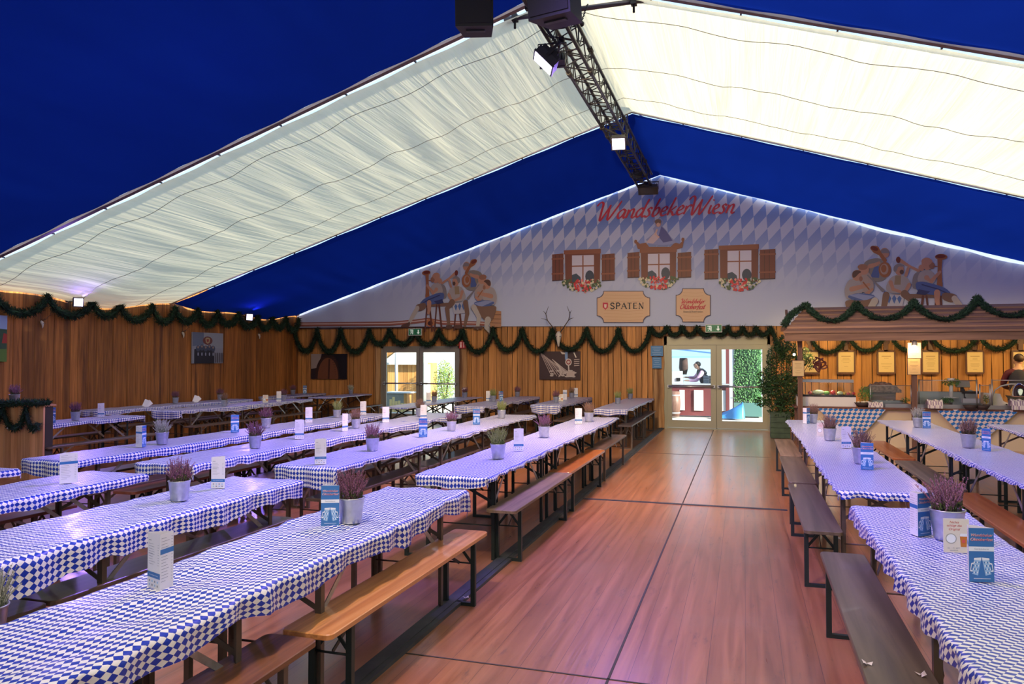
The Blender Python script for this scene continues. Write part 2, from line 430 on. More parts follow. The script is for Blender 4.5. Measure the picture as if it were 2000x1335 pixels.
mb = MB(); mb.poly([(XL, YF, 0), (XR, YF, 0), (XR, YF, 3.2), (XRIDGE, YF, 6.6), (XL, YF, 3.2)])
struct(mb.build('wall_front', fabric('front_membrane', (0.55, 0.55, 0.52), (0.5, 0.5, 0.46), 0.5, var=0.0)))

white_lin = fabric('white_lining', (0.62, 0.61, 0.52), (0.66, 0.61, 0.43), 0.55, fold=0.3, fax=(7.5, 0.3, 1.0), var=0.13)
blue_lin = fabric('blue_lining', (0.007, 0.027, 0.25), (0.0016, 0.009, 0.10), 0.5, fold=0.2, fax=(0.6, 0.4, 1.0), var=0.2)
def lining(name, y0, y1, m, sag, seams, folds=0.012, seed=0):
    """one bay of cloth hung under the roof, both slopes, a few centimetres of sag and folds"""
    g = MB(); g.smooth = True; nx, ny = 220, 16
    def P(u, v):
        x = XL + 0.08 + (XR - XL - 0.16) * u; y = y0 + (y1 - y0) * v
        e = min(x - XL, XR - x) / 10.75
        s = math.sin(PI * v)
        z = roofz(x) - 0.04 - sag * s * (0.45 + 0.5 * math.exp(-abs(x - XRIDGE) * 1.2))
        if e < 0.25: z -= 0.22 * s * (1 - e / 0.25) ** 2 * (0.6 + 0.4 * math.sin(v * 9 + seed))
        z += folds * s * (noise.noise(Vector((x * 3.0 + y * 0.4, y * 0.35, seed))) * 1.6 + 0.6 * noise.noise(Vector((x * 8.0 + y, y * 0.5, seed + 3))))
        yy = y
        if v in (0.0, 1.0): yy = y + (0.035 if v == 0 else -0.035) * (0.5 - 0.5 * math.cos(x * 2 * PI / 1.05))
        return (x, yy, z)
    ids = [[g.vert(P(i / nx, j / ny)) for j in range(ny + 1)] for i in range(nx + 1)]
    for i in range(nx):
        for j in range(ny): g.face((ids[i][j], ids[i + 1][j], ids[i + 1][j + 1], ids[i][j + 1]))
    o = struct(g.build(name, m))
    for k, v in enumerate(seams):
        s = MB(); s.tube([(lambda p: (p[0], p[1], p[2] - 0.006))(P(i / 160, v + 0.012 * math.sin(i * 0.55 + k))) for i in range(161)], 0.0045, 4, caps=False)
        s.build('seam', mat('seam_thread', (0.22, 0.21, 0.19), 0.9), o)
    return o
lining('ceiling', 14.17, 19.12, blue_lin, 0.10, [], 0.01, 1)
lining('ceiling', 9.105, 14.06, white_lin, 0.14, [0.12, 0.46, 0.78], 0.020, 2)
lining('ceiling', 4.12, 8.94, blue_lin, 0.10, [], 0.01, 3)
lining('ceiling', -0.95, 3.95, white_lin, 0.14, [], 0.02, 4)
lining('ceiling', -5.9, -1.1, blue_lin, 0.10, [], 0.01, 5)
# roof skin above the joints and the roof beams of the tent
beam_m = mat('beam_metal', (0.17, 0.13, 0.13), 0.45, 0.4)
for k, yy in enumerate((19.2, 14.1, 9.02, 4.02, -1.02)):
    g = MB()
    w = 0.18
    for xa, xb in ((XL, XRIDGE), (XRIDGE, XR)):
        g.poly([(xa, yy - w, roofz(xa) + 0.03), (xb, yy - w, roofz(xb) + 0.03), (xb, yy + w, roofz(xb) + 0.03), (xa, yy + w, roofz(xa) + 0.03)])
    struct(g.build('ceiling_skin', white_mem))
    if k == 0: continue
    g = MB(); yb = yy - 0.03 if k == 2 else yy - 0.025
    for xa, xb in ((XL + 0.1, XRIDGE), (XRIDGE, XR - 0.1)):
        g.bar((xa, yb, roofz(xa) - 0.035), (xb, yb, roofz(xb) - 0.035), 0.04, 0.075 if k == 2 else 0.03, up=(0, 1, 0))
    struct(g.build('trim_%d' % (10 + k), beam_m))
    if k in (1, 2):
        c = MB(); q = XL + 1.2
        ys = yy + 0.03
        while q < XR - 0.8:
            c.box((q, ys, roofz(q) - 0.03), (0.02, 0.12, 0.02)); q += 1.05
        struct(c.build('trim_%d' % (20 + k), mat('clip_dark', (0.03, 0.03, 0.035), 0.6)))
# purlin pipe along the ridge
g = MB(); g.tube([(XRIDGE + 0.12, YF + 0.1, ZRIDGE + 0.02), (XRIDGE + 0.12, YB - 0.2, ZRIDGE + 0.02)], 0.03, 8)
struct(g.build('trim_30', mat('ridge_tube', (0.5, 0.5, 0.48), 0.4, 0.5)))

# ------------------------------------------------------------------ doors
frame_ol = mat('door_olive', (0.36, 0.36, 0.27), 0.4, 0.2); frame_gr = mat('door_grey', (0.27, 0.255, 0.23), 0.4, 0.3)
alu = mat('aluminium', (0.55, 0.56, 0.58), 0.3, 0.9); glass = glassm()
def double_door(n, x0, x1, z1, zleaf, fm, stile=0.13, mid=None):
    y = YB + 0.04; d = struct(empty('door_%d' % n))
    f = MB()
    f.box((x0 + 0.015, y, z1 / 2), (0.11, 0.14, z1)); f.box((x1 - 0.015, y, z1 / 2), (0.11, 0.14, z1))
    f.box(((x0 + x1) / 2, y, (z1 + zleaf) / 2), (x1 - x0, 0.14, z1 - zleaf)); f.box(((x0 + x1) / 2, y, 0.015), (x1 - x0, 0.16, 0.03))
    f.build('door_frame', fm, d)
    mid = (x0 + x1) / 2 if mid is None else mid
    g = MB(); g.box((mid, y + 0.005, zleaf / 2), (0.03, 0.02, zleaf)); g.build('door_gasket', mat('gasket', (0.03, 0.03, 0.03), 0.7), d)
    for s, (a, b_) in enumerate(((x0 + 0.06, mid - 0.004), (mid + 0.004, x1 - 0.06))):
        l = MB(); yl = y - 0.03; zb = 0.04; zt = zleaf + 0.005
        l.box((a + stile / 2, yl, (zb + zt) / 2), (stile, 0.05, zt - zb)); l.box((b_ - stile / 2, yl, (zb + zt) / 2), (stile, 0.05, zt - zb))
        l.box(((a + b_) / 2, yl, zb + 0.09), (b_ - a - 2 * stile, 0.05, 0.18)); l.box(((a + b_) / 2, yl, zt - 0.06), (b_ - a - 2 * stile, 0.05, 0.12))
        lo = l.build('door_leaf', fm, d)
        p = MB(); p.box(((a + b_) / 2, yl, (zb + zt) / 2), (b_ - a - 2 * stile, 0.006, zt - zb - 0.3)); p.build('pane', glass, lo)
        h = MB(); h.tube([(a + 0.05, yl - 0.1, 1.08), (b_ - 0.05, yl - 0.1, 1.08)], 0.022, 10)
        for q in (a + 0.05, b_ - 0.05): h.box((q, yl - 0.06, 1.08), (0.05, 0.1, 0.07))
        h.build('push_bar', alu, lo)
    return d
double_door(1, D1[0], D1[1], D1[2], 2.07, frame_gr, 0.10, at(820, 700, y=19.25).x)
double_door(2, D2[0], D2[1], D2[2], 2.12, frame_ol, 0.13)
post_m = wood('split_post', (0.30, 0.14, 0.045), (0.55, 0.33, 0.15), 'Z', 0.8, 0.7, worn=0.5, wornc=(0.10, 0.04, 0.015))
for k, (a, b_, h) in enumerate(((-2.2, -1.93, 2.5), (0.63, 0.75, 2.5), (-7.5, -7.28, 2.6), (-10.06, -9.93, 2.3))):
    g = MB(); n = 9; pts = [(a + 0.012 * math.sin(i * 1.9 + k), h * i / n) for i in range(n + 1)] + [(b_ + 0.012 * math.sin(i * 2.3 + k), h * i / n) for i in range(n, -1, -1)]
    g.prism(pts, YB - 0.09, YB - 0.02, 'Y'); struct(g.build('trim_%d' % (40 + k), post_m))
g = MB(); g.box(((D2[0] + D2[1]) / 2, YB - 0.05, D2[2] + 0.07), (D2[1] - D2[0] + 0.4, 0.06, 0.12)); struct(g.build('trim_50', post_m))

# ------------------------------------------------------------------ the printed banner
YBAN = 19.17
def ban_y(x, z):
    w = 0.006 * noise.noise(Vector((x * 1.1, z * 0.7, 2.0))) + 0.002 * noise.noise(Vector((x * 4.1, z * 1.3, 5.0)))
    if x < -8: w += 0.008 * math.sin(x * 7 + z * 2.5) * min(1, (-8 - x) / 2)
    for fx, fz in ((-2.2, 5.6), (2.9, 4.8), (-11.3, 3.5)):            # folds fanning out from where it is laced up
        dx, dz = x - fx, fz - z
        if dz > 0.05:
            a = math.atan2(dx, dz); w += 0.009 * math.sin(a * 16) * math.exp(-dz * 0.7) * math.exp(-a * a * 3)
    return YBAN + w
def ban_top(x):
    g = 0.03 + 0.035 * abs(math.sin((x - XRIDGE) * PI / 1.15)) + (0.05 if x > 2.5 else 0)
    return ZRIDGE - SLOPE * abs(x - XRIDGE) - g
def ban_bot(x):
    if x < -6.3: return 2.68 - 0.03 * math.sin((x + 12.7) * 1.2) if x < -11.5 else 2.66 + 0.01 * math.sin(x * 3)
    return 2.655 - 0.012 * (x + 6.3)
g = MB(); g.smooth = True; nx, nz = 260, 36; ids = []; co = []
for i in range(nx + 1):
    x = -12.68 + (8.65 + 12.68) * i / nx; b0, t0 = ban_bot(x), max(ban_top(x), ban_bot(x) + 0.05)
    row = []
    for j in range(nz + 1):
        z = b0 + (t0 - b0) * j / nz; row.append((g.vert((x, ban_y(x, z), z)), (x, z)))
    ids.append(row)
for i in range(nx):
    for j in range(nz):
        q = [ids[i][j], ids[i + 1][j], ids[i + 1][j + 1], ids[i][j + 1]]
        g.face([a[0] for a in q], [a[1] for a in q])
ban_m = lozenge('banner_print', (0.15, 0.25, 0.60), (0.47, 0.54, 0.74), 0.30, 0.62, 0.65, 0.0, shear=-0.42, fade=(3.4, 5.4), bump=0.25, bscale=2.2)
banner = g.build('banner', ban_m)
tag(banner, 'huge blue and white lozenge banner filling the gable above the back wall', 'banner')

# printing lies a hair in front of the banner cloth
PR = lambda: MB()
PRINT_MATS = {}
def pm(c, r=0.5):
    k = tuple(c)
    if k not in PRINT_MATS: PRINT_MATS[k] = mat('print_%02x%02x%02x' % tuple(int(min(1, v) * 255) for v in c), c, r)
    return PRINT_MATS[k]
class Print:
    """flat drawing on the banner: shapes in photo pixels of the right-hand or centre motif, T moves them on the cloth"""
    def __init__(s, T=None, org=None, sc=1.0):
        s.mb = MB(); s.cols = []; s.layer = 0; s.T = T; s.org = org; s.sc = sc; s.round = False; Print.made += 1; s.base = 0.00037 * Print.made
    made = 0
    def c(s, col):
        if s.round: col = tuple(v * 0.74 for v in col)
        m = pm(col)
        if m not in s.cols: s.cols.append(m)
        s.mb.cur = s.cols.index(m)
    def W(s, px, py):
        if s.org: px, py = s.org[0] + px * s.sc, s.org[1] + py * s.sc
        p = at(px, py, y=YBAN); x, z = p.x, p.z
        if s.T: x, z = s.T(x, z)
        return (x, YBAN - 0.03 - s.base - 0.0006 * s.layer - 0.000012 * len(s.mb.f), z)
    def poly(s, pts, col):
        if s.round and len(pts) > 4:
            for _ in range(2): pts = [q for i in range(len(pts)) for a, b_ in [(pts[i], pts[(i + 1) % len(pts)])] for q in ((a[0] * .78 + b_[0] * .22, a[1] * .78 + b_[1] * .22), (a[0] * .22 + b_[0] * .78, a[1] * .22 + b_[1] * .78))]
        s.c(col); s.layer += 1; s.mb.poly([s.W(*p) for p in pts])
    def ell(s, x, y, rx, ry, col, rot=0, n=16):
        a = math.radians(rot)
        s.poly([(x + rx * math.cos(t) * math.cos(a) - ry * math.sin(t) * math.sin(a), y + rx * math.cos(t) * math.sin(a) + ry * math.sin(t) * math.cos(a)) for t in [2 * PI * k / n for k in range(n)]], col)
    def line(s, pts, ws, col):
        if not isinstance(ws, (list, tuple)): ws = [ws] * len(pts)
        L_, R_ = [], []
        for i, p in enumerate(pts):
            q = pts[min(i + 1, len(pts) - 1)]; o = pts[max(i - 1, 0)]
            dx, dy = q[0] - o[0], q[1] - o[1]; l = math.hypot(dx, dy) or 1; nx_, ny_ = -dy / l * ws[i] / 2, dx / l * ws[i] / 2
            L_.append((p[0] + nx_, p[1] + ny_)); R_.append((p[0] - nx_, p[1] - ny_))
        s.c(col); s.layer += 1
        if s.round:
            for p, w in zip(pts, ws): s.mb.poly([s.W(p[0] + w / 2 * math.cos(k * PI / 6), p[1] + w / 2 * math.sin(k * PI / 6)) for k in range(12)])
        for i in range(len(pts) - 1): s.mb.poly([s.W(*L_[i]), s.W(*L_[i + 1]), s.W(*R_[i + 1]), s.W(*R_[i])])
    def build(s, name): return s.mb.build(name, s.cols, banner)

WOODP, WOODD, WOODL = (0.16, 0.045, 0.027), (0.05, 0.015, 0.012), (0.24, 0.08, 0.042)
def window_print(x0, y0, x1, y1, sx0, sx1, seed, slant=0):
    """painted window with shutters and a flower box: frame box, outer shutter ends"""
    P_ = Print(); rnd = random.Random(seed); w, h = x1 - x0, y1 - y0
    for a, b_ in ((sx0, x0 - 3), (x1 + 3, sx1)):
        P_.poly([(a, y0 + 10), (b_, y0 + 8), (b_, y1 - 22), (a, y1 - 20)], WOODP)
        for k in (0.3, 0.62): P_.line([(a + (b_ - a) * k, y0 + 11), (a + (b_ - a) * k, y1 - 22)], 1.0, WOODD)
        for yy in (y0 + 19, y1 - 34): P_.line([(a - 1, yy), (b_ + 1, yy - 1)], 3.0, WOODL)
        P_.line([(a, y1 - 21), (b_, y1 - 22)], 1.5, WOODD)
    P_.poly([(x0, y0 + 3), (x1, y0), (x1 - 1, y1 - 16), (x0 + 1, y1 - 16)], WOODP)
    P_.poly([(x0 - 2, y0 + 2), (x1 + 1, y0 - 1), (x1 + 1, y0 + 8), (x0 - 2, y0 + 10)], WOODL)
    ix0, ix1, iy0, iy1 = x0 + w * 0.2, x1 - w * 0.18, y0 + 12, y1 - 18
    P_.poly([(ix0, iy0), (ix1, iy0 - 1), (ix1, iy1), (ix0, iy1)], (0.55, 0.55, 0.68))
    P_.poly([(ix0, iy1 - 14), (ix0 + w * 0.12, iy1 - 17), (ix0 + w * 0.24, iy1 - 10), (ix0 + w * 0.26, iy1), (ix0, iy1)], (0.03, 0.06, 0.10))
    P_.ell(ix1 - w * 0.12, iy1 - 11, w * 0.125, 12, (0.03, 0.05, 0.09))
    cxm = (ix0 + ix1) / 2
    P_.line([(cxm, iy0), (cxm, iy1)], 2.4, WOODL); P_.line([(ix0, iy0 + 21), (ix1, iy0 + 20)], 2.4, WOODL)
    cx, cy = (x0 + x1) / 2, y1 - 13
    for k in range(150):
        a = rnd.uniform(0, 2 * PI); r = math.sqrt(rnd.random()); px = cx + r * math.cos(a) * w * 0.56; py = cy + r * math.sin(a) * 12 + (1 - (abs(px - cx) / (w * 0.56)) ** 2) * 7 - 4
        d = abs(px - cx) / (w * 0.56)
        col = (0.55, 0.02, 0.03) if d < 0.42 and rnd.random() < 0.75 else ((0.62, 0.60, 0.42) if rnd.random() < 0.42 else (0.05, 0.10, 0.04))
        if d < 0.3 and rnd.random() < 0.2: col = (0.7, 0.25, 0.25)
        s = rnd.uniform(1.6, 3.4); b0 = rnd.uniform(0, 3)
        P_.c(col); P_.layer = 20 + k % 12
        P_.mb.poly([P_.W(px + s * math.cos(b0 + q * PI / 2.5) * (1 if q % 2 else 0.75), py + s * math.sin(b0 + q * PI / 2.5)) for q in range(5)])
    return P_
window_print(1104, 487, 1173, 569, 1079, 1201, 1).build('window_print')
window_print(1252, 484, 1321, 563, 1226, 1350, 2).build('window_print')
window_print(1406, 478, 1481, 566, 1376, 1514, 3).build('window_print')
# draped figure over the middle window with carved gable ends
P_ = Print(); LB, DB = (0.25, 0.30, 0.55), (0.07, 0.08, 0.28)
P_.poly([(1240, 468), (1250, 476), (1262, 474), (1268, 482), (1310, 482), (1318, 474), (1328, 476), (1337, 466), (1333, 484), (1318, 488), (1262, 488), (1246, 486)], WOODL)
P_.ell(1242, 472, 3, 4, WOODL); P_.ell(1334, 468, 3, 4, WOODL)
P_.poly([(1262, 468), (1278, 455), (1276, 446), (1282, 440), (1292, 440), (1300, 448), (1310, 462), (1322, 474), (1300, 480), (1268, 478)], LB)
P_.poly([(1292, 442), (1302, 452), (1314, 470), (1296, 474), (1286, 462)], DB)
P_.poly([(1272, 462), (1282, 452), (1286, 466), (1276, 476), (1262, 474)], (0.55, 0.45, 0.5))
P_.ell(1286, 436, 5.5, 7.5, (0.42, 0.22, 0.16)); P_.ell(1285.5, 433, 6.5, 5, (0.16, 0.08, 0.06)); P_.ell(1286, 439, 3.4, 4, (0.6, 0.38, 0.3))
P_.line([(1278, 438), (1277, 430), (1283, 425.5), (1291, 427), (1295, 433), (1293, 440)], 0.8, (0.45, 0.38, 0.45))
P_.line([(1284, 448), (1280, 458), (1288, 464)], 3, (0.6, 0.4, 0.32))
P_.build('figure_print')

# brass band: drawn once, mirrored for the left end of the banner
SK, SKD, BR, BRD, SH, SHD, TR, TRD, BL, BLD, SO = (0.62, 0.33, 0.22), (0.40, 0.19, 0.12), (0.42, 0.16, 0.06), (0.22, 0.04, 0.02), (0.50, 0.46, 0.46), (0.30, 0.28, 0.30), (0.26, 0.15, 0.10), (0.14, 0.07, 0.05), (0.10, 0.16, 0.42), (0.04, 0.05, 0.17), (0.62, 0.58, 0.52)
def band(P_):
    P_.round = True
    E_, L_, Y_ = P_.ell, P_.line, P_.poly
    # standing tuba player at the back
    Y_([(600, 380), (640, 345), (720, 325), (800, 350), (830, 420), (800, 520), (700, 540), (650, 470)], (0.30, 0.28, 0.26))
    Y_([(700, 400), (745, 400), (740, 500), (665, 495)], BL); E_(788, 285, 42, 45, SK); Y_([(745, 275), (775, 248), (815, 250), (838, 290), (800, 285), (750, 290)], SHD)
    E_(790, 430, 55, 68, BR); E_(785, 425, 36, 48, (0.5, 0.36, 0.3)); E_(780, 420, 24, 34, BR); L_([(790, 350), (750, 295), (710, 255)], [34, 30, 66], BR); E_(703, 250, 42, 26, BR, 20); E_(700, 247, 34, 18, BRD, 20)
    L_([(660, 400), (700, 390), (740, 370)], [40, 34, 24], SK)
    # bench and its legs
    Y_([(830, 640), (1300, 640), (1330, 670), (830, 680)], TR)
    for x in (880, 1120, 1240): L_([(x, 660), (x - 30, 920)], 22, WOODP); L_([(x + 30, 660), (x + 60, 920)], 18, WOODP)
    # seated drummer
    Y_([(830, 500), (900, 470), (980, 490), (1020, 560), (990, 620), (850, 640), (790, 600)], SH); Y_([(880, 480), (930, 480), (925, 560), (870, 560)], (0.4, 0.3, 0.18)); E_(915, 430, 40, 50, SK); Y_([(862, 440), (868, 395), (915, 372), (960, 395), (945, 405), (905, 400), (885, 455)], SHD); E_(935, 450, 18, 20, TRD)
    L_([(840, 540), (860, 600), (920, 620)], [36, 30, 24], SK); L_([(1000, 560), (970, 610), (930, 640)], [34, 26, 20], SK)
    Y_([(800, 640), (960, 650), (940, 760), (790, 750)], (0.6, 0.62, 0.7))
    for i in range(3):
        x = 825 + i * 45; Y_([(x, 640 + 8 * i), (x + 20, 680), (x, 725), (x - 20, 680)], (0.1, 0.2, 0.5))
    L_([(960, 640), (1020, 700), (1000, 880)], [70, 56, 34], TR); L_([(800, 650), (780, 760), (810, 880)], [60, 50, 30], TR)
    # trumpeter behind with raised horn
    L_([(1080, 440), (1000, 400), (920, 350)], [26, 22, 34], SK); E_(905, 345, 20, 28, BRD); E_(1105, 415, 26, 28, SK); Y_([(1030, 480), (1080, 440), (1130, 470), (1120, 590), (1020, 600)], SHD)
    L_([(990, 420), (970, 480)], 26, SK)
    # bald man with a long horn, leg stretched out
    Y_([(1090, 450), (1150, 425), (1210, 450), (1235, 510), (1200, 560), (1100, 570), (1065, 520)], SH); E_(1155, 380, 50, 54, SK); E_(1195, 395, 26, 30, SKD); E_(1150, 360, 46, 34, SK)
    L_([(1265, 330), (1262, 420), (1262, 580)], [44, 34, 48], BR); E_(1275, 320, 54, 26, BR); E_(1270, 316, 44, 16, BRD); E_(1262, 560, 26, 50, BR); L_([(1210, 400), (1240, 402)], 8, BR)
    L_([(1150, 500), (1190, 530), (1265, 450)], [44, 36, 24], SK); Y_([(1050, 540), (1120, 530), (1300, 580), (1370, 640), (1300, 660), (1120, 640), (1060, 610)], BL); Y_([(1080, 600), (1180, 620), (1140, 650), (1060, 640)], BLD); L_([(1110, 560), (1250, 600), (1340, 640)], 10, BLD)
    Y_([(1280, 625), (1400, 640), (1420, 680), (1370, 720), (1280, 690)], TR); L_([(1390, 680), (1450, 760), (1500, 830)], [52, 50, 34], SO); Y_([(1485, 815), (1530, 835), (1600, 850), (1610, 875), (1490, 875)], TRD)
    L_([(1240, 630), (1240, 700), (1250, 740)], [56, 44, 30], SK)
    # two seated clarinet players
    Y_([(560, 470), (640, 440), (680, 500), (700, 600), (600, 640), (540, 560)], (0.5, 0.4, 0.36)); E_(605, 430, 46, 46, SK); E_(596, 408, 44, 26, SKD); L_([(640, 480), (700, 540), (770, 610)], [12, 14, 30], SHD)
    Y_([(470, 520), (530, 505), (580, 540), (600, 620), (560, 690), (450, 690), (435, 600)], SH); E_(545, 480, 42, 48, SK); Y_([(508, 500), (505, 450), (550, 432), (590, 450), (560, 465), (530, 500)], TRD); E_(580, 510, 16, 22, SKD)
    L_([(500, 600), (580, 580), (650, 560)], [44, 38, 26], SK); L_([(600, 540), (650, 600)], 12, BR); L_([(620, 650), (680, 600)], [34, 22], SK)
    Y_([(450, 660), (560, 630), (720, 650), (640, 715), (520, 700)], BL); Y_([(470, 650), (560, 640), (700, 660), (620, 700)], (0.35, 0.42, 0.7))
    Y_([(440, 690), (600, 700), (720, 670), (740, 720), (620, 790), (560, 850), (500, 850), (450, 760)], TR); L_([(540, 830), (560, 900), (500, 950)], [70, 48, 50], SO); L_([(700, 700), (640, 800), (660, 900)], [60, 50, 40], SO)
    Y_([(600, 890), (700, 890), (700, 915), (600, 915)], TRD)
    for x in (860, 960): Y_([(x, 870), (x + 70, 870), (x + 75, 905), (x - 5, 905)], TRD)
P_ = Print(org=(1550, 430), sc=0.225); band(P_); P_.build('band_print')
# mirror: horn bell and the seated man's back are the two landmarks
def _mirror():
    bR, bL = at(1837, 502, y=YBAN), at(834, 533, y=YBAN); sR, sL = at(1650, 575, y=YBAN), at(971, 583, y=YBAN)
    kx = (sL.x - bL.x) / (sR.x - bR.x); kz = (sL.z - bL.z) / (sR.z - bR.z)
    kz = abs(kx)
    return lambda x, z: (bL.x + kx * (x - bR.x), bL.z + kz * (z - bR.z))
P_ = Print(T=_mirror(), org=(1550, 430), sc=0.225)
band(P_); P_.build('band_print')
# painted stage board below the left band
P_ = Print(org=(560, 450), sc=0.225)
P_.poly([(1750, 690), (1865, 700), (1865, 838), (1770, 838)], (0.42, 0.22, 0.12))
for y in (728, 765, 800): P_.line([(1760, y), (1864, y + 3)], 4, WOODD)
P_.line([(70, 815), (900, 808), (1120, 790), (1230, 775), (1360, 800), (1660, 806), (1760, 812)], 36, (0.30, 0.11, 0.08))
P_.line([(70, 812), (900, 806), (1120, 788), (1230, 774), (1360, 796), (1660, 802), (1760, 808)], 9, (0.62, 0.5, 0.48))
P_.line([(70, 848), (900, 842), (1160, 838), (1300, 840), (1700, 838)], 10, WOODD)
P_.ell(1250, 800, 42, 34, (0.45, 0.18, 0.07)); P_.ell(1250, 805, 22, 20, WOODD)
P_.build('stage_print')

# pen strokes: letters drawn with a broad nib, coordinates x right, y up, x-height 1
G = {
 'W': (2.35, [[(-.25, 1.55), (.1, 1.95), (.42, 1.75), (.45, .9), (.55, -.15), (1.05, .9), (1.35, 1.6)], [(1.3, 1.6), (1.28, .8), (1.42, -.1), (1.95, .9), (2.45, 2.0)]]),
 'a': (1.0, [[(.8, .85), (.5, 1.0), (.12, .65), (.1, .2), (.35, .05), (.65, .4), (.85, .95)], [(.85, .95), (.75, .3), (.85, .03), (1.05, .15)]]),
 'n': (1.05, [[(.15, .95), (.15, .5), (.05, 0)], [(.1, .4), (.4, .85), (.7, .95), (.75, .6), (.68, .15), (.85, 0), (1.05, .15)]]),
 'd': (1.0, [[(.75, .85), (.5, 1.0), (.12, .65), (.1, .2), (.35, .05), (.65, .4), (.9, 1.1)], [(1.1, 2.0), (.88, 1.1), (.75, .3), (.85, .03), (1.05, .15)]]),
 's': (.8, [[(.75, .85), (.5, 1.0), (.3, .8), (.5, .5), (.55, .2), (.3, 0), (.0, .12)]]),
 'b': (.9, [[(.5, 2.0), (.25, 1.0), (.12, .2), (.35, 0), (.68, .3), (.75, .75), (.5, .95), (.2, .6)]]),
 'e': (.85, [[(.1, .45), (.5, .55), (.7, .8), (.5, 1.0), (.2, .75), (.1, .3), (.35, .0), (.85, .2)]]),
 'k': (.95, [[(.5, 2.0), (.25, 1.0), (.05, 0)], [(.85, 1.0), (.45, .65), (.2, .5)], [(.2, .5), (.5, .3), (.7, .0), (1.0, .12)]]),
 'r': (.75, [[(.15, .95), (.15, .5), (.05, 0)], [(.12, .45), (.35, .85), (.6, 1.0), (.8, .85)]]),
 'i': (.45, [[(.2, .95), (.12, .3), (.22, .03), (.42, .15)], [(.33, 1.42), (.38, 1.55)]]),
 'O': (1.5, [[(.9, 1.8), (.4, 1.6), (.1, .8), (.3, .1), (.8, 0), (1.25, .6), (1.3, 1.3), (.95, 1.75), (.6, 1.6)]]),
 't': (.6, [[(.45, 1.6), (.25, .8), (.15, .2), (.3, 0), (.6, .15)], [(.0, 1.1), (.6, 1.15)]]),
 'o': (.9, [[(.5, 1.0), (.15, .75), (.1, .25), (.35, 0), (.7, .3), (.75, .8), (.5, 1.0)]]),
 'f': (.6, [[(.85, 1.85), (.6, 2.0), (.4, 1.5), (.2, .5), (-.05, -.5)], [(.05, 1.0), (.65, 1.05)]]),
}
def pen(P_, text, x, y, h, col, nib=0.16, slant=0.28, rise=0.0, gap=0.08, tight=0.8, lay=2):
    """text from pixel (x, y baseline), x-height h pixels"""
    def sm(pts):
        out = []
        for i in range(len(pts) - 1):
            p0 = pts[max(i - 1, 0)]; p1 = pts[i]; p2 = pts[i + 1]; p3 = pts[min(i + 2, len(pts) - 1)]
            for k in range(5):
                t = k / 5
                out.append(tuple(0.5 * (2 * p1[j] + (p2[j] - p0[j]) * t + (2 * p0[j] - 5 * p1[j] + 4 * p2[j] - p3[j]) * t * t + (3 * p1[j] - p0[j] - 3 * p2[j] + p3[j]) * t ** 3) for j in (0, 1)))
        out.append(pts[-1]); return out
    cx = x
    for ch in text:
        if ch == ' ': cx += h * 0.6; continue
        adv, st = G[ch]
        for s in st:
            q = [(cx + (a + b_ * slant) * h * tight, y - b_ * h - rise * (cx + a * h - x)) for a, b_ in sm(s)]
            ws = []
            for i in range(len(q)):
                a = q[min(i + 1, len(q) - 1)]; b_ = q[max(i - 1, 0)]; an = math.atan2(a[1] - b_[1], a[0] - b_[0])
                ws.append(h * nib * (0.45 + 0.75 * abs(math.sin(an + 0.5))) * (0.55 if i in (0, len(q) - 1) else 1))
            P_.line(q, ws, col); P_.layer = lay
        cx += (adv + gap) * h * tight
    return cx
RED = (0.50, 0.015, 0.05)
P_ = Print()
e1 = pen(P_, 'Wandsbeker', 1163, 430, 17.5, RED, 0.235, 0.30, 0.065, 0.02, 0.985)
P_.build('lettering')
P_ = Print()
pen(P_, 'Wiesn', 1343, 418, 17.5, RED, 0.235, 0.30, 0.02, 0.02, 0.93)
P_.build('lettering')
def plaque(x0, y0, x1, y1, c, rim=(0.05, 0.04, 0.10)):
    P_ = Print()
    def outl(i):
        a0, b0, a1, b1 = x0 + i, y0 + i, x1 - i, y1 - i; r = c
        pts = []
        for cx, cy, s in ((a0, b0, 0), (a1, b0, 90), (a1, b1, 180), (a0, b1, 270)):
            for k in range(6):
                a = math.radians(90 + s - 90 * k / 5); pts.append((cx + r * math.cos(a), cy + r * math.sin(a)))
        return pts
    P_.poly(outl(0), rim); P_.poly(outl(1.2), (0.62, 0.42, 0.26))
    for k in range(9):
        yy = y0 + 8 + k * (y1 - y0 - 14) / 8; P_.line([(x0 + 14, yy), (x0 + (x1 - x0) * 0.6, yy + 1.5), (x1 - 14, yy)], 0.5, (0.50, 0.30, 0.16))
    P_.layer = 14; return P_
P_ = plaque(1166, 568, 1270, 630, 13)
BK = (0.02, 0.02, 0.03)
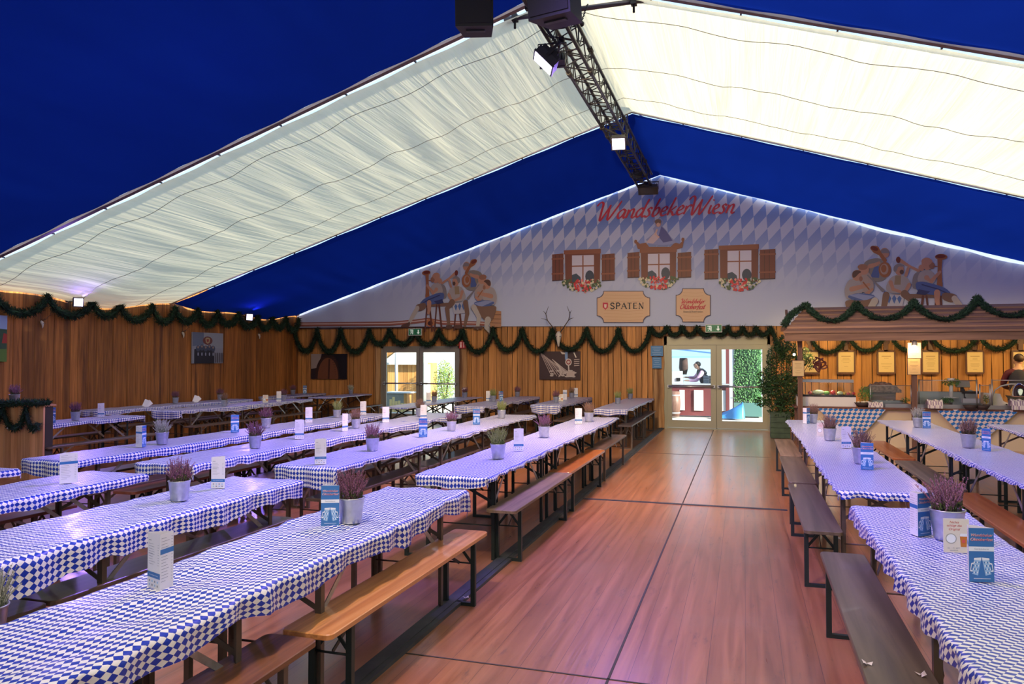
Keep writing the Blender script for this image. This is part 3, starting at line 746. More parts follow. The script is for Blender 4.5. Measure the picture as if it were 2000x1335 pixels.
def serif(P_, text, x, y, h, w, col):
    S = {'S': [[(.85, .8), (.6, 1.0), (.25, .95), (.12, .75), (.3, .58), (.7, .42), (.88, .22), (.7, .03), (.35, 0), (.08, .18)]],
         'P': [[(.15, 0), (.15, 1)], [(.15, .98), (.6, 1), (.85, .78), (.7, .52), (.15, .48)]], 'A': [[(.0, 0), (.47, 1)], [(.47, 1), (.98, 0)], [(.2, .35), (.75, .35)]],
         'T': [[(.47, 0), (.47, 1)], [(.02, .97), (.92, .97)]], 'E': [[(.15, 0), (.15, 1)], [(.15, .97), (.82, .97)], [(.15, .5), (.7, .5)], [(.15, .03), (.85, .03)]],
         'N': [[(.12, 0), (.12, 1)], [(.12, 1), (.85, 0)], [(.85, 0), (.85, 1)]]}
    F = {'P': [(.15, 0)], 'A': [(0, 0), (.98, 0)], 'T': [(.47, 0)], 'N': [(.12, 0), (.85, 1)], 'E': [], 'S': []}
    for i, ch in enumerate(text):
        cx = x + i * w
        for s in S[ch]:
            q = [(cx + a * w * 0.86, y - b_ * h) for a, b_ in s]; d = (q[-1][0] - q[0][0], q[-1][1] - q[0][1])
            ww = 1.1 if (abs(d[1]) < abs(d[0]) * 0.5 and ch != 'S') or (ch == 'A' and s[0][0] == 0) or (ch == 'N' and s[0][0] != .12 or ch == 'N' and s[1][0] == .12) else 2.3
            P_.line(q, ww, col); P_.layer = 17
        for a, b_ in F[ch]: P_.line([(cx + (a - .16) * w * .86, y - b_ * h), (cx + (a + .16) * w * .86, y - b_ * h)], 1.0, col); P_.layer = 17
serif(P_, 'SPATEN', 1192, 603, 11.5, 11.2, BK)
P_.poly([(1178, 591), (1188, 591), (1188, 600), (1183, 605), (1178, 600)], (0.5, 0.02, 0.06)); P_.poly([(1180.5, 594), (1185.5, 594), (1185, 600), (1183, 602), (1181, 600)], (0.75, 0.6, 0.5))
P_.build('plaque_print')
P_ = plaque(1320, 563, 1388, 629, 13)
P_.layer = 16; pen(P_, 'Wandsbeker', 1330, 592, 4.4, RED, 0.3, 0.3, 0, 0.02, 0.98, 16); pen(P_, 'Oktoberfest', 1328, 603, 5.0, RED, 0.32, 0.3, 0, 0.02, 1.02, 16)
P_.layer = 16
P_.c(BK)
vs_, fs = textmesh('Event & Reservation', 4.6); cxp, cyp = 1354, 608.5
ids_ = [P_.mb.vert(P_.W(cxp + x, cyp - y)) for x, y, z in vs_]
for f in fs: P_.mb.face([ids_[i] for i in f])
P_.build('plaque_print')
# ------------------------------------------------------------------ beer tables and benches
ZT, ZS = 0.765, 0.48
metal_black = mat('leg_black', (0.018, 0.03, 0.03), 0.45, 0.3); metal_brown = mat('leg_bronze', (0.13, 0.10, 0.08), 0.45, 0.5, var=0.2); zinc = mat('galvanised', (0.45, 0.45, 0.46), 0.38, 0.75, var=0.2, vscale=20)
SEAT = {
 'orange': wood('pine_orange', (0.48, 0.18, 0.055), (0.74, 0.35, 0.14), 'Y', 0.8, 0.32, bump=0.12, worn=0.38, wornc=(0.20, 0.09, 0.045), rand=True, coat=0.3),
 'redbrown': wood('stained_redbrown', (0.17, 0.05, 0.03), (0.24, 0.075, 0.045), 'Y', 0.8, 0.35, bump=0.05, rand=True, coat=0.2),
 'amber': wood('varnished_amber', (0.33, 0.10, 0.025), (0.45, 0.16, 0.045), 'Y', 0.8, 0.28, bump=0.05, rand=True, coat=0.3),
 'grey': wood('weathered_grey', (0.12, 0.08, 0.05), (0.25, 0.17, 0.11), 'Y', 0.9, 0.5, bump=0.15, worn=0.4, wornc=(0.08, 0.05, 0.04), rand=True),
 'brown': wood('dark_brown', (0.075, 0.045, 0.033), (0.13, 0.085, 0.062), 'Y', 0.8, 0.4, bump=0.08, worn=0.15, wornc=(0.05, 0.03, 0.03), rand=True, coat=0.1),
 'old': wood('splintered_brown', (0.17, 0.06, 0.025), (0.36, 0.15, 0.06), 'Y', 0.9, 0.45, bump=0.4, worn=0.6, wornc=(0.06, 0.03, 0.02), rand=True),
 'olive': wood('worn_olive', (0.085, 0.062, 0.042), (0.16, 0.12, 0.08), 'Y', 0.8, 0.42, bump=0.08, worn=0.2, wornc=(0.05, 0.035, 0.03), rand=True, coat=0.1),
 'slate': wood('slate_dark', (0.05, 0.04, 0.05), (0.10, 0.08, 0.085), 'Y', 0.8, 0.35, bump=0.08, rand=True, coat=0.2),
}
MET = {'black': metal_black, 'bronze': metal_brown}
tabletop_m = wood('table_board', (0.16, 0.055, 0.03), (0.26, 0.10, 0.05), 'Y', 0.8, 0.45, rand=True)
def slab(w, l, t, r=0.035):
    m = MB(); o = roundrect(w, l, r); b = 0.004
    m.prism(o, -t + b, -b); n = len(o)
    top = roundrect(w - 2 * b, l - 2 * b, r)
    A = [m.vert((x, y, -b)) for x, y in o]; B = [m.vert((x, y, 0)) for x, y in top]
    for i in range(n): m.face((A[i], A[(i + 1) % n], B[(i + 1) % n], B[i]))
    m.face(B); return m
def make_bench(wd, mt):
    r = empty('bench'); M_ = MET[mt]
    seat = slab(0.27, 2.19, 0.03); seat.M = None
    slab_ = seat.build('seat', SEAT[wd], r, (0, 0, ZS))
    for s in (-1, 1):
        y = s * 0.86
        for sx in (-1, 1):
            g = MB(); g.box((sx * 0.105, y, (ZS - 0.03) / 2), (0.032, 0.032, ZS - 0.03)); g.build('leg', M_, r)
        g = MB(); g.box((0, y, 0.012), (0.21, 0.03, 0.024)); g.build('foot_rail', M_, r)
        g = MB(); g.tube([(-0.1, y, 0.30), (0.1, y, 0.30)], 0.006, 6); g.build('cross_rod', M_, r)
        g = MB(); g.bar((-0.10, y - s * 0.012, 0.30), (0.02, y - s * 0.012, ZS - 0.032), 0.02, 0.006, up=(0, 1, 0)); g.bar((0.10, y - s * 0.012, 0.30), (-0.02, y - s * 0.012, ZS - 0.032), 0.02, 0.006, up=(0, 1, 0))
        g.box((0, y, ZS - 0.036), (0.24, 0.05, 0.008)); g.build('arch_brace', M_, r)
        g = MB(); g.bar((0, y - s * 0.01, 0.30), (0, y - s * 0.30, ZS - 0.034), 0.022, 0.005, up=(1, 0, 0)); g.build('strut', zinc if mt == 'bronze' else M_, r)
    return r
def make_table(mt):
    r = empty('beer_table'); M_ = MET[mt]
    slab(0.60, 2.20, 0.028, 0.03).build('tabletop', tabletop_m, r, (0, 0, ZT))
    for s in (-1, 1):
        y = s * 0.80
        for sx in (-1, 1):
            g = MB(); g.box((sx * 0.255, y, (ZT - 0.028) / 2), (0.034, 0.006, ZT - 0.028)); g.box((sx * 0.27, y - s * 0.014, (ZT - 0.028) / 2), (0.006, 0.034, ZT - 0.028)); g.build('leg', M_, r)
        g = MB(); g.tube([(-0.25, y, 0.30), (0.25, y, 0.30)], 0.006, 6); g.build('cross_rod', M_, r)
        g = MB(); g.box((0, y, ZT - 0.045), (0.54, 0.034, 0.03))
        g.bar((-0.25, y, 0.50), (0.16, y, ZT - 0.06), 0.026, 0.005, up=(0, 1, 0)); g.bar((0.25, y + 0.006, 0.50), (-0.16, y + 0.006, ZT - 0.06), 0.026, 0.005, up=(0, 1, 0)); g.build('arch_brace', M_, r)
        for sx in (-1, 1):
            g = MB(); g.bar((sx * 0.235, y - s * 0.01, 0.42), (sx * 0.235, y - s * 0.42, ZT - 0.034), 0.03, 0.005, up=(1, 0, 0)); g.build('strut', zinc, r)
    return r
ORD = {1: [''], 2: ['nearer', 'farther'], 3: ['nearest', 'middle', 'farthest'], 4: ['nearest', 'second', 'third', 'farthest']}
# rows: x of the table centre, stretch along y, name in words
RUNS = [
 # key, words, x, [table centres y], metal, left bench wood, right bench wood, left benches from index, extras
 ('A0', 'foreground run left of aisle', -2.30, [1.88, 4.09], 'bronze'),
 ('A1', 'mid-hall run left of aisle', -2.36, [6.98, 9.20, 11.42], 'black'),
 ('A2', 'back-wall run left of aisle', -2.52, [15.75, 17.97], 'bronze'),
 ('B0', 'second foreground run from aisle', -3.76, [1.95, 4.16], 'bronze'),
 ('B1', 'second mid-hall run from aisle', -3.85, [7.10, 9.32, 11.54], 'bronze'),
 ('B2', 'second back-wall run from aisle', -4.10, [16.25, 18.0], 'black'),
 ('C0', 'third foreground run from aisle', -5.22, [1.84, 4.05], 'bronze'),
 ('C1', 'third mid-hall run from aisle', -5.22, [6.85, 9.05, 11.5], 'bronze'),
 ('C2', 'third back-wall run from aisle', -5.52, [15.79, 18.0], 'bronze'),
 ('D0', 'fourth foreground run from aisle', -6.55, [3.95], 'bronze'),
 ('D1', 'fourth mid-hall run from aisle', -6.48, [6.7, 8.91, 11.12], 'bronze'),
 ('D2', 'run before the left glass door', -6.85, [15.0, 17.22], 'black'),
 ('F1', 'dim run beside the plank counter', -10.35, [9.42], 'black'),
 ('F2', 'dim run one in from left wall', -10.60, [12.8, 15.1], 'bronze'),
 ('F3', 'table run left of the left glass door', -10.50, [18.05], 'bronze'),
 ('G1', 'near run along left wall', -12.0, [8.5], 'bronze'),
 ('G2', 'middle run along left wall', -12.0, [12.4, 14.62], 'bronze'),
 ('G3', 'far run along left wall', -12.0, [18.0], 'bronze'),
 ('R0', 'nearest run right of aisle', 1.02, [2.12, 4.33], 'bronze'),
 ('R1', 'middle run right of aisle', 1.00, [7.20, 9.42, 11.80], 'bronze'),
 ('R2', 'second run right of aisle', 2.42, [7.75, 9.97, 12.2], 'black'),
 ('R3', 'third run right of aisle', 3.88, [11.85], 'bronze'),
]
WORDS = {k: w for k, w, *_ in RUNS}; RX = {k: x for k, w, x, *_ in RUNS}
for k, w, x, ys, mt in RUNS:
    for i, y in enumerate(ys):
        n = len(ys); p = (ORD[n][i] + ' ' if n > 1 else '')
        t_ = place('table' + mt, lambda: make_table(mt), f'{p}beer table of the {w}' if n > 1 else f'folding beer table of the {w}', 'table', (x + 0.01 * math.sin(y * 3), y, 0), 0.006 * math.sin(y * 5), 'folding beer tables')
        if k == 'B2' and i == 0: t_.scale = (1, 0.55, 1)
BEN = {}
def bench(key, words, wd, mt, x, y, rz=0.0):
    place('bench' + wd + mt, lambda: make_bench(wd, mt), words, 'bench', (x, y, 0), rz, 'beer benches')
C_ = {'orange': 'pale orange pine', 'redbrown': 'red-brown', 'amber': 'amber varnished', 'grey': 'weathered grey-brown', 'brown': 'dark brown', 'old': 'splintered old brown', 'slate': 'dark slate-coloured'}
# along the aisle, left side
bench('', 'scuffed pale orange pine bench at the aisle beside foreground table', 'orange', 'black', -1.955, 4.14, -0.005)
bench('', 'splintered old brown bench cut by the bottom edge of the photo', 'old', 'bronze', -1.98, 1.90, 0.01)
bench('', 'weathered grey-brown bench left of aisle, before an amber one', 'grey', 'black', -1.97, 7.08, 0.0)
bench('', 'amber varnished bench left of aisle between grey and dark benches', 'amber', 'black', -2.0, 9.30, 0.0)
bench('', 'dark brown bench with pale edge left of aisle, beyond amber one', 'brown', 'bronze', -2.03, 11.52, 0.0)
bench('', 'dark slate bench left of aisle, nearer of two by back wall', 'slate', 'bronze', -2.20, 15.45, 0.0)
bench('', 'dark slate bench left of aisle, nearest to the glass doors', 'slate', 'bronze', -2.22, 17.66, 0.0)
# right side of the aisle
bench('', 'long dark worn bench right of aisle in the foreground', 'olive', 'black', 0.60, 4.25, -0.01)
bench('', 'grey-brown bench right of aisle, second from the camera', 'olive', 'black', 0.56, 7.06, 0.0)
bench('', 'brown bench right of aisle, third from the camera', 'olive', 'black', 0.58, 9.34, 0.0)
bench('', 'pale reddish bench right of aisle, nearest to the potted tree', 'grey', 'black', 0.60, 11.58, 0.0)
bench('', 'amber bench near the bar, far end of the right bench row', 'amber', 'black', 1.97, 11.75, 0.0)
bench('', 'dull brown bench between two amber benches on the right', 'olive', 'black', 1.95, 9.35, 0.0)
bench('', 'amber bench on the right beside the foreground heather pot', 'amber', 'black', 1.98, 7.02, -0.01)
bench('', 'orange bench behind the foreground table on the right', 'orange', 'black', 2.02, 4.75, 0.0)
bench('', 'brown bench on the far side of the second right table run, nearer', 'brown', 'black', 3.1, 9.0, 0.0)
bench('', 'brown bench on the far side of the second right table run, farther', 'brown', 'black', 3.1, 11.4, 0.0)
# benches between the left table runs: (run, side, colour, metal)
for k, dl, cl, ml, dr, cr, mr in (
    ('A0', -0.36, 'redbrown', 'bronze', None, None, None), ('A1', -0.42, 'redbrown', 'black', None, None, None), ('A2', -0.5, 'brown', 'black', None, None, None),
    ('B0', -0.42, 'brown', 'bronze', 0.16, 'brown', 'bronze'), ('B1', -0.45, 'brown', 'bronze', 0.13, 'brown', 'bronze'), ('B2', -0.5, 'brown', 'black', 0.4, 'brown', 'black'),
    ('C0', -0.5, 'redbrown', 'bronze', 0.2, 'brown', 'bronze'), ('C1', -0.5, 'redbrown', 'black', 0.2, 'brown', 'bronze'), ('C2', -0.5, 'brown', 'bronze', 0.4, 'brown', 'bronze'),
    ('D0', None, None, None, 0.60, 'redbrown', 'bronze'), ('D1', -0.55, 'brown', 'bronze', 0.4, 'brown', 'bronze'), ('D2', None, None, None, 0.4, 'slate', 'black'),
    ('F1', -0.5, 'brown', 'bronze', 0.62, 'brown', 'bronze'), ('F2', -0.5, 'brown', 'bronze', 0.5, 'brown', 'bronze'), ('F3', None, None, None, 0.58, 'slate', 'bronze'),
    ('G2', None, None, None, 0.5, 'brown', 'bronze'), ('G3', None, None, None, 0.5, 'brown', 'bronze')):
    ys = [r for r in RUNS if r[0] == k][0][3]
    for side, dx, cc, mm in (('far', dl, cl, ml), ('near', dr, cr, mr)):
        if dx is None: continue
        for i, y in enumerate(ys):
            n = len(ys); p = (ORD[n][i] + ' ' if n > 1 else '')
            bench('', f'{p}{C_[cc]} bench {"right" if side == "near" else "left"} of {WORDS[k]}', cc, mm, RX[k] + dx, y - 0.03 + (0.02 if side == 'far' else 0), 0.008 * math.sin(y * 7 + dx))

# ------------------------------------------------------------------ tablecloths
BLUE, WHITE = (0.008, 0.040, 0.44), (0.80, 0.80, 0.84)
cloth_m = lozenge('lozenge_cloth', BLUE, WHITE, 0.028, 0.041, 0.36, 0.12, bump=0.35, bscale=14)
cloth_s = lozenge('lozenge_cloth_skewed', BLUE, WHITE, 0.036, 0.030, 0.36, 0.15, shear=0.55, bump=0.35, bscale=14)
def cloth(key, x, w, y0, y1, dl, dr, dn, df, seed, m=None, crumple=0.004, label=None, lift=0.0, rz=0.0):
    g = MB(); g.smooth = True
    def nz(a, b=0): return noise.noise(Vector((a, b, seed * 3.7)))
    S = [-w / 2 - dl * (1 - i / 6) for i in range(6)] + [-w / 2 + w * i / 12 for i in range(13)] + [w / 2 + dr * (i + 1) / 6 for i in range(6)]
    nt = int((y1 - y0) / 0.07); T = [y0 - dn * (1 - i / 5) for i in range(5)] + [y0 + (y1 - y0) * i / nt for i in range(nt + 1)] + [y1 + df * (i + 1) / 5 for i in range(5)]
    def P(s_, t):
        ex = max(abs(s_) - w / 2, 0.0); ey = max(y0 - t, t - y1, 0.0)
        sd = -1 if s_ < 0 else 1
        ty = min(max(t, y0), y1); px = min(max(s_, -w / 2), w / 2)
        k = (1.0 + 0.55 * nz(ty * 1.6, sd * 5) + 0.2 * nz(ty * 7, sd)) if ex else 1
        ke = (1.0 + 0.4 * nz(px * 4, t * 0.01 + 9)) if ey else 1
        exk, eyk = ex * k, ey * ke
        z = ZT + 0.004 + lift + crumple * 1.4 * max(0.0, 0.45 + nz(s_ * 7, t * 4) + 0.7 * nz(s_ * 17, t * 9))
        ox = 0.012 + 0.020 * nz(ty * 9, sd * 3) + 0.018 * math.sin(ty * 23 + seed) * min(1, exk / 0.08)
        oy = 0.012 + 0.02 * math.sin(px * 26 + seed)
        X, Yv = px, ty
        if ex: X += sd * min(ex, 0.02) + sd * ox * min(1, ex / 0.03)
        if ey:
            sg = -1 if t < y0 else 1; Yv += sg * (min(ey, 0.02) + oy * min(1, ey / 0.03))
        z -= max(exk - 0.012, 0) + max(eyk - 0.012, 0) * (1.0 if not ex else 0.75)
        if ex and ey: X -= sd * 0.3 * ex; Yv -= (-1 if t < y0 else 1) * 0.3 * ey
        return (X, Yv - (y0 + y1) / 2, z)
    ids = [[g.vert(P(a, b)) for b in T] for a in S]
    for i in range(len(S) - 1):
        for j in range(len(T) - 1):
            g.face((ids[i][j], ids[i + 1][j], ids[i + 1][j + 1], ids[i][j + 1]), [(S[i] + 9, T[j] + 9), (S[i + 1] + 9, T[j] + 9), (S[i + 1] + 9, T[j + 1] + 9), (S[i] + 9, T[j + 1] + 9)])
    o = g.build('tablecloth', m or cloth_m, None, (x, (y0 + y1) / 2, 0), rz)
    return tag(o, label or f'blue and white lozenge tablecloth on the {WORDS[key]}', 'tablecloth', 'blue and white tablecloths')
cloth('A0', -2.30, 0.62, 0.85, 5.20, 0.05, 0.13, 0.05, 0.10, 1, crumple=0.009)
cloth('A1', -2.36, 0.62, 5.86, 12.53, 0.04, 0.05, 0.10, 0.03, 2)
cloth('A2', -2.52, 0.62, 14.64, 19.08, 0.05, 0.06, 0.13, 0.03, 3)
cloth('B0', -3.76, 0.62, 0.9, 5.27, 0.05, 0.15, 0.05, 0.16, 4, crumple=0.006)
cloth('B1', -3.85, 0.62, 5.98, 12.66, 0.05, 0.06, 0.20, 0.05, 5)
cloth('B2', -4.10, 0.62, 15.6, 19.12, 0.06, 0.08, 0.20, 0.22, 6)
cloth('C0', -5.22, 0.62, 0.8, 5.16, 0.05, 0.08, 0.05, 0.07, 7)
cloth('C1', -5.22, 0.62, 5.73, 10.75, 0.06, 0.09, 0.12, 0.04, 8, label='blue and white tablecloth on nearer two tables of third mid-hall run')
cloth('C1', -5.22, 0.62, 10.80, 12.6, 0.05, 0.08, 0.03, 0.04, 9, label='sunlit tablecloth on far table of the third mid-hall run')
cloth('C2', -5.52, 0.62, 14.68, 19.12, 0.05, 0.08, 0.14, 0.2, 10)
cloth('D0', -6.55, 0.62, 2.84, 5.06, 0.05, 0.06, 0.05, 0.06, 11)
cloth('D1', -6.48, 0.62, 5.58, 12.24, 0.06, 0.08, 0.18, 0.14, 12)
cloth('D2', -6.85, 0.62, 13.88, 18.34, 0.04, 0.03, 0.04, 0.04, 13)
cloth('F1', -10.35, 0.62, 8.30, 10.53, 0.06, 0.07, 0.05, 0.14, 14)
cloth('F2', -10.60, 0.62, 11.68, 16.22, 0.06, 0.09, 0.16, 0.10, 15)
cloth('F3', -10.50, 0.62, 16.94, 19.16, 0.03, 0.04, 0.05, 0.03, 16)
cloth('G1', -12.0, 0.62, 7.38, 9.65, 0.05, 0.07, 0.05, 0.05, 17)
cloth('G2', -12.0, 0.62, 11.28, 15.74, 0.05, 0.09, 0.14, 0.05, 18)
cloth('G3', -12.0, 0.62, 16.88, 19.12, 0.05, 0.06, 0.1, 0.1, 19)
cloth('R0', 1.02, 0.62, 1.0, 5.45, 0.10, 0.05, 0.05, 0.04, 20, cloth_s, 0.006)
cloth('R1', 1.00, 0.62, 6.08, 12.92, 0.04, 0.04, 0.07, 0.03, 21, cloth_s)
cloth('R2', 2.42, 0.62, 6.63, 13.32, 0.05, 0.05, 0.05, 0.03, 22, cloth_s)
cloth('R3', 3.88, 0.62, 10.73, 12.97, 0.05, 0.05, 0.05, 0.04, 23, cloth_s)
TOPZ = ZT + 0.012

# ------------------------------------------------------------------ zinc pots of heather
soil_m = mat('soil', (0.03, 0.02, 0.015), 0.95)
def heather_mesh(kind, seed):
    cols = {'pink': [(0.10, 0.07, 0.05), (0.30, 0.11, 0.20), (0.42, 0.20, 0.30), (0.12, 0.17, 0.06)],
            'purple': [(0.09, 0.06, 0.05), (0.19, 0.07, 0.14), (0.30, 0.12, 0.22), (0.10, 0.13, 0.05)],
            'green': [(0.15, 0.19, 0.06), (0.24, 0.30, 0.10), (0.36, 0.38, 0.18), (0.12, 0.17, 0.06)],
            'silver': [(0.22, 0.24, 0.20), (0.42, 0.45, 0.38), (0.55, 0.56, 0.48), (0.18, 0.22, 0.13)],
            'dry': [(0.13, 0.08, 0.05), (0.25, 0.15, 0.11), (0.34, 0.20, 0.16), (0.10, 0.11, 0.04)]}[kind]
    mats_ = [mat('heather_%s_%d' % (kind, i), c, 0.8) for i, c in enumerate(cols)]
    rnd = random.Random(seed); g = MB()
    for i in range(95):
        a = rnd.uniform(0, 2 * PI); r0 = 0.055 * math.sqrt(rnd.random()); lean = rnd.uniform(0.15, 0.95) * (r0 / 0.055); H = rnd.uniform(0.08, 0.17) * (1.15 - 0.35 * lean)
        bx, by = r0 * math.cos(a), r0 * math.sin(a); dx, dy = math.cos(a + rnd.uniform(-.6, .6)), math.sin(a + rnd.uniform(-.6, .6))
        def Q(t): return Vector((bx + dx * lean * 0.075 * t * t, by + dy * lean * 0.075 * t * t, H * t))
        g.cur = 0; g.tube([Q(0), Q(.5), Q(1)], [0.0016, 0.0013, 0.0006], 3, caps=False)
        n = 22
        for k in range(n):
            t = 0.18 + 0.82 * k / n; p = Q(t); s = rnd.uniform(0.0035, 0.0075) * (1.15 - 0.5 * t); b = rnd.uniform(0, 2 * PI)
            g.cur = rnd.choice((1, 2, 2) if t > 0.4 else (3, 3, 1)); ux, uy = math.cos(b), math.sin(b)
            g.poly([p, p + Vector((ux * s, uy * s, s * 0.3)), p + Vector((ux * s * 1.1, uy * s * 1.1, s * 1.4)), p + Vector((0, 0, s))])
            g.poly([p, p + Vector((-uy * s, ux * s, s * 0.3)), p + Vector((0, 0, s * 1.5))])
    return g, mats_
def make_pot(kind):
    r = empty('heather_pot')
    g = MB(); g.lathe([(0.050, 0.0), (0.053, 0.004), (0.068, 0.122), (0.072, 0.126), (0.072, 0.131), (0.068, 0.132), (0.064, 0.124), (0.050, 0.02)], n=28, cap1=True)
    g.build('bucket', mat('zinc_bucket', (0.50, 0.52, 0.55), 0.34, 0.8, var=0.12, vscale=30), r)
    s = MB(); s.lathe([(0.064, 0.100), (0.045, 0.112), (0.0, 0.116)], n=14, cap0=False, cap1=False); s.build('soil', soil_m, r)
    h, ms = heather_mesh(kind, sum(map(ord, kind))); h.build('heather', ms, r, (0, 0, 0.108))
    return r
POTC = {'pink': 'pink heather', 'purple': 'purple heather', 'green': 'green heather', 'silver': 'silvery heather', 'dry': 'brownish dry heather'}
POTS = [('A0', 'purple', -2.25, 3.98, 1.15), ('B0', 'purple', -3.74, 4.25, 1.05), ('A1', 'green', -2.32, 6.98, 1.1), ('A1', 'pink', -2.40, 9.05, 1.05), ('A1', 'dry', -2.33, 11.55, 1.1),
 ('B1', 'pink', -3.80, 7.17, 1.05), ('B1', 'pink', -3.83, 9.50, 1), ('B1', 'green', -3.86, 11.8, 1.05), ('C1', 'purple', -5.15, 7.0, 1.05), ('C1', 'dry', -5.27, 9.45, 1), ('C1', 'dry', -5.32, 11.75, 1.1),
 ('D1', 'silver', -6.41, 7.0, 1.05), ('D1', 'purple', -6.55, 9.15, 1.05), ('D1', 'green', -6.55, 11.1, 1.0), ('D2', 'dry', -6.82, 15.85, 1), ('D2', 'purple', -6.85, 17.9, 1),
 ('C2', 'green', -5.57, 16.4, 1.05), ('C2', 'purple', -5.68, 18.7, 1), ('B2', 'purple', -4.07, 16.42, 1), ('B2', 'dry', -4.2, 18.6, 1), ('A2', 'green', -2.67, 16.45, 1), ('A2', 'green', -2.69, 18.5, 1),
 ('F1', 'purple', -10.28, 9.35, 1.05), ('G2', 'purple', -12.1, 13.6, 1), ('G2', 'purple', -12.12, 15.1, 1), ('F2', 'dry', -10.4, 13.1, 1), ('F2', 'purple', -10.47, 15.3, 1), ('G3', 'purple', -11.95, 17.9, 1), ('F3', 'silver', -10.54, 18.6, 1),
 ('R0', 'pink', 1.05, 4.57, 1.25), ('R1', 'dry', 1.05, 7.66, 1.15), ('R1', 'dry', 0.99, 9.75, 1.1), ('R1', 'dry', 1.02, 12.35, 1.05), ('R2', 'silver', 2.40, 12.0, 1.05), ('R2', 'dry', 2.38, 9.4, 1.15)]
cnt = {}
for q in POTS: cnt[(q[0], q[1])] = cnt.get((q[0], q[1]), 0) + 1
seen = {}
for k, kind, x, y, sc in POTS:
    n = cnt[(k, kind)]; i = seen.get((k, kind), 0); seen[(k, kind)] = i + 1
    p = (ORD[n][i] + ' ' if n > 1 else '')
    o = place('pot' + kind, lambda: make_pot(kind), f'{p}zinc pot of {POTC[kind]} on {WORDS[k]}', 'potted plant', (x, y, TOPZ), (x * 7 + y * 3) % 6.28, 'zinc heather pots')
    o.scale = (sc, sc, sc)
o = place('potpink', None, 'zinc pot of heather standing on the garlanded plank counter', 'potted plant', (at(28, 792, y=8.30).x, 8.30, 1.10), 1, 'zinc heather pots')
# frothy white heather poking in at the left edge
g, ms = heather_mesh('silver', 99)
o = place('potsilver', None, 'zinc pot of silvery heather on a stool at the left photo edge', 'potted plant', (at(-26, 1290, y=2.35).x, 2.35, 0.56), 2, 'zinc heather pots'); o.scale = (1.1, 1.1, 1.2)
so = thing('stool', 'low brown stool under a heather pot at the left photo edge', 'stool', (o.location.x, 2.35, 0))
g = MB(); g.lathe([(0.14, 0.53), (0.15, 0.54), (0.15, 0.555), (0.145, 0.56)], n=20); g.build('seat', SEAT['brown'], so)
for a in range(3):
    g = MB(); c_, s_ = math.cos(a * 2.1), math.sin(a * 2.1); g.tube([(0.1 * c_, 0.1 * s_, 0.54), (0.14 * c_, 0.14 * s_, 0.0)], 0.014, 8); g.build('leg', metal_brown, so)

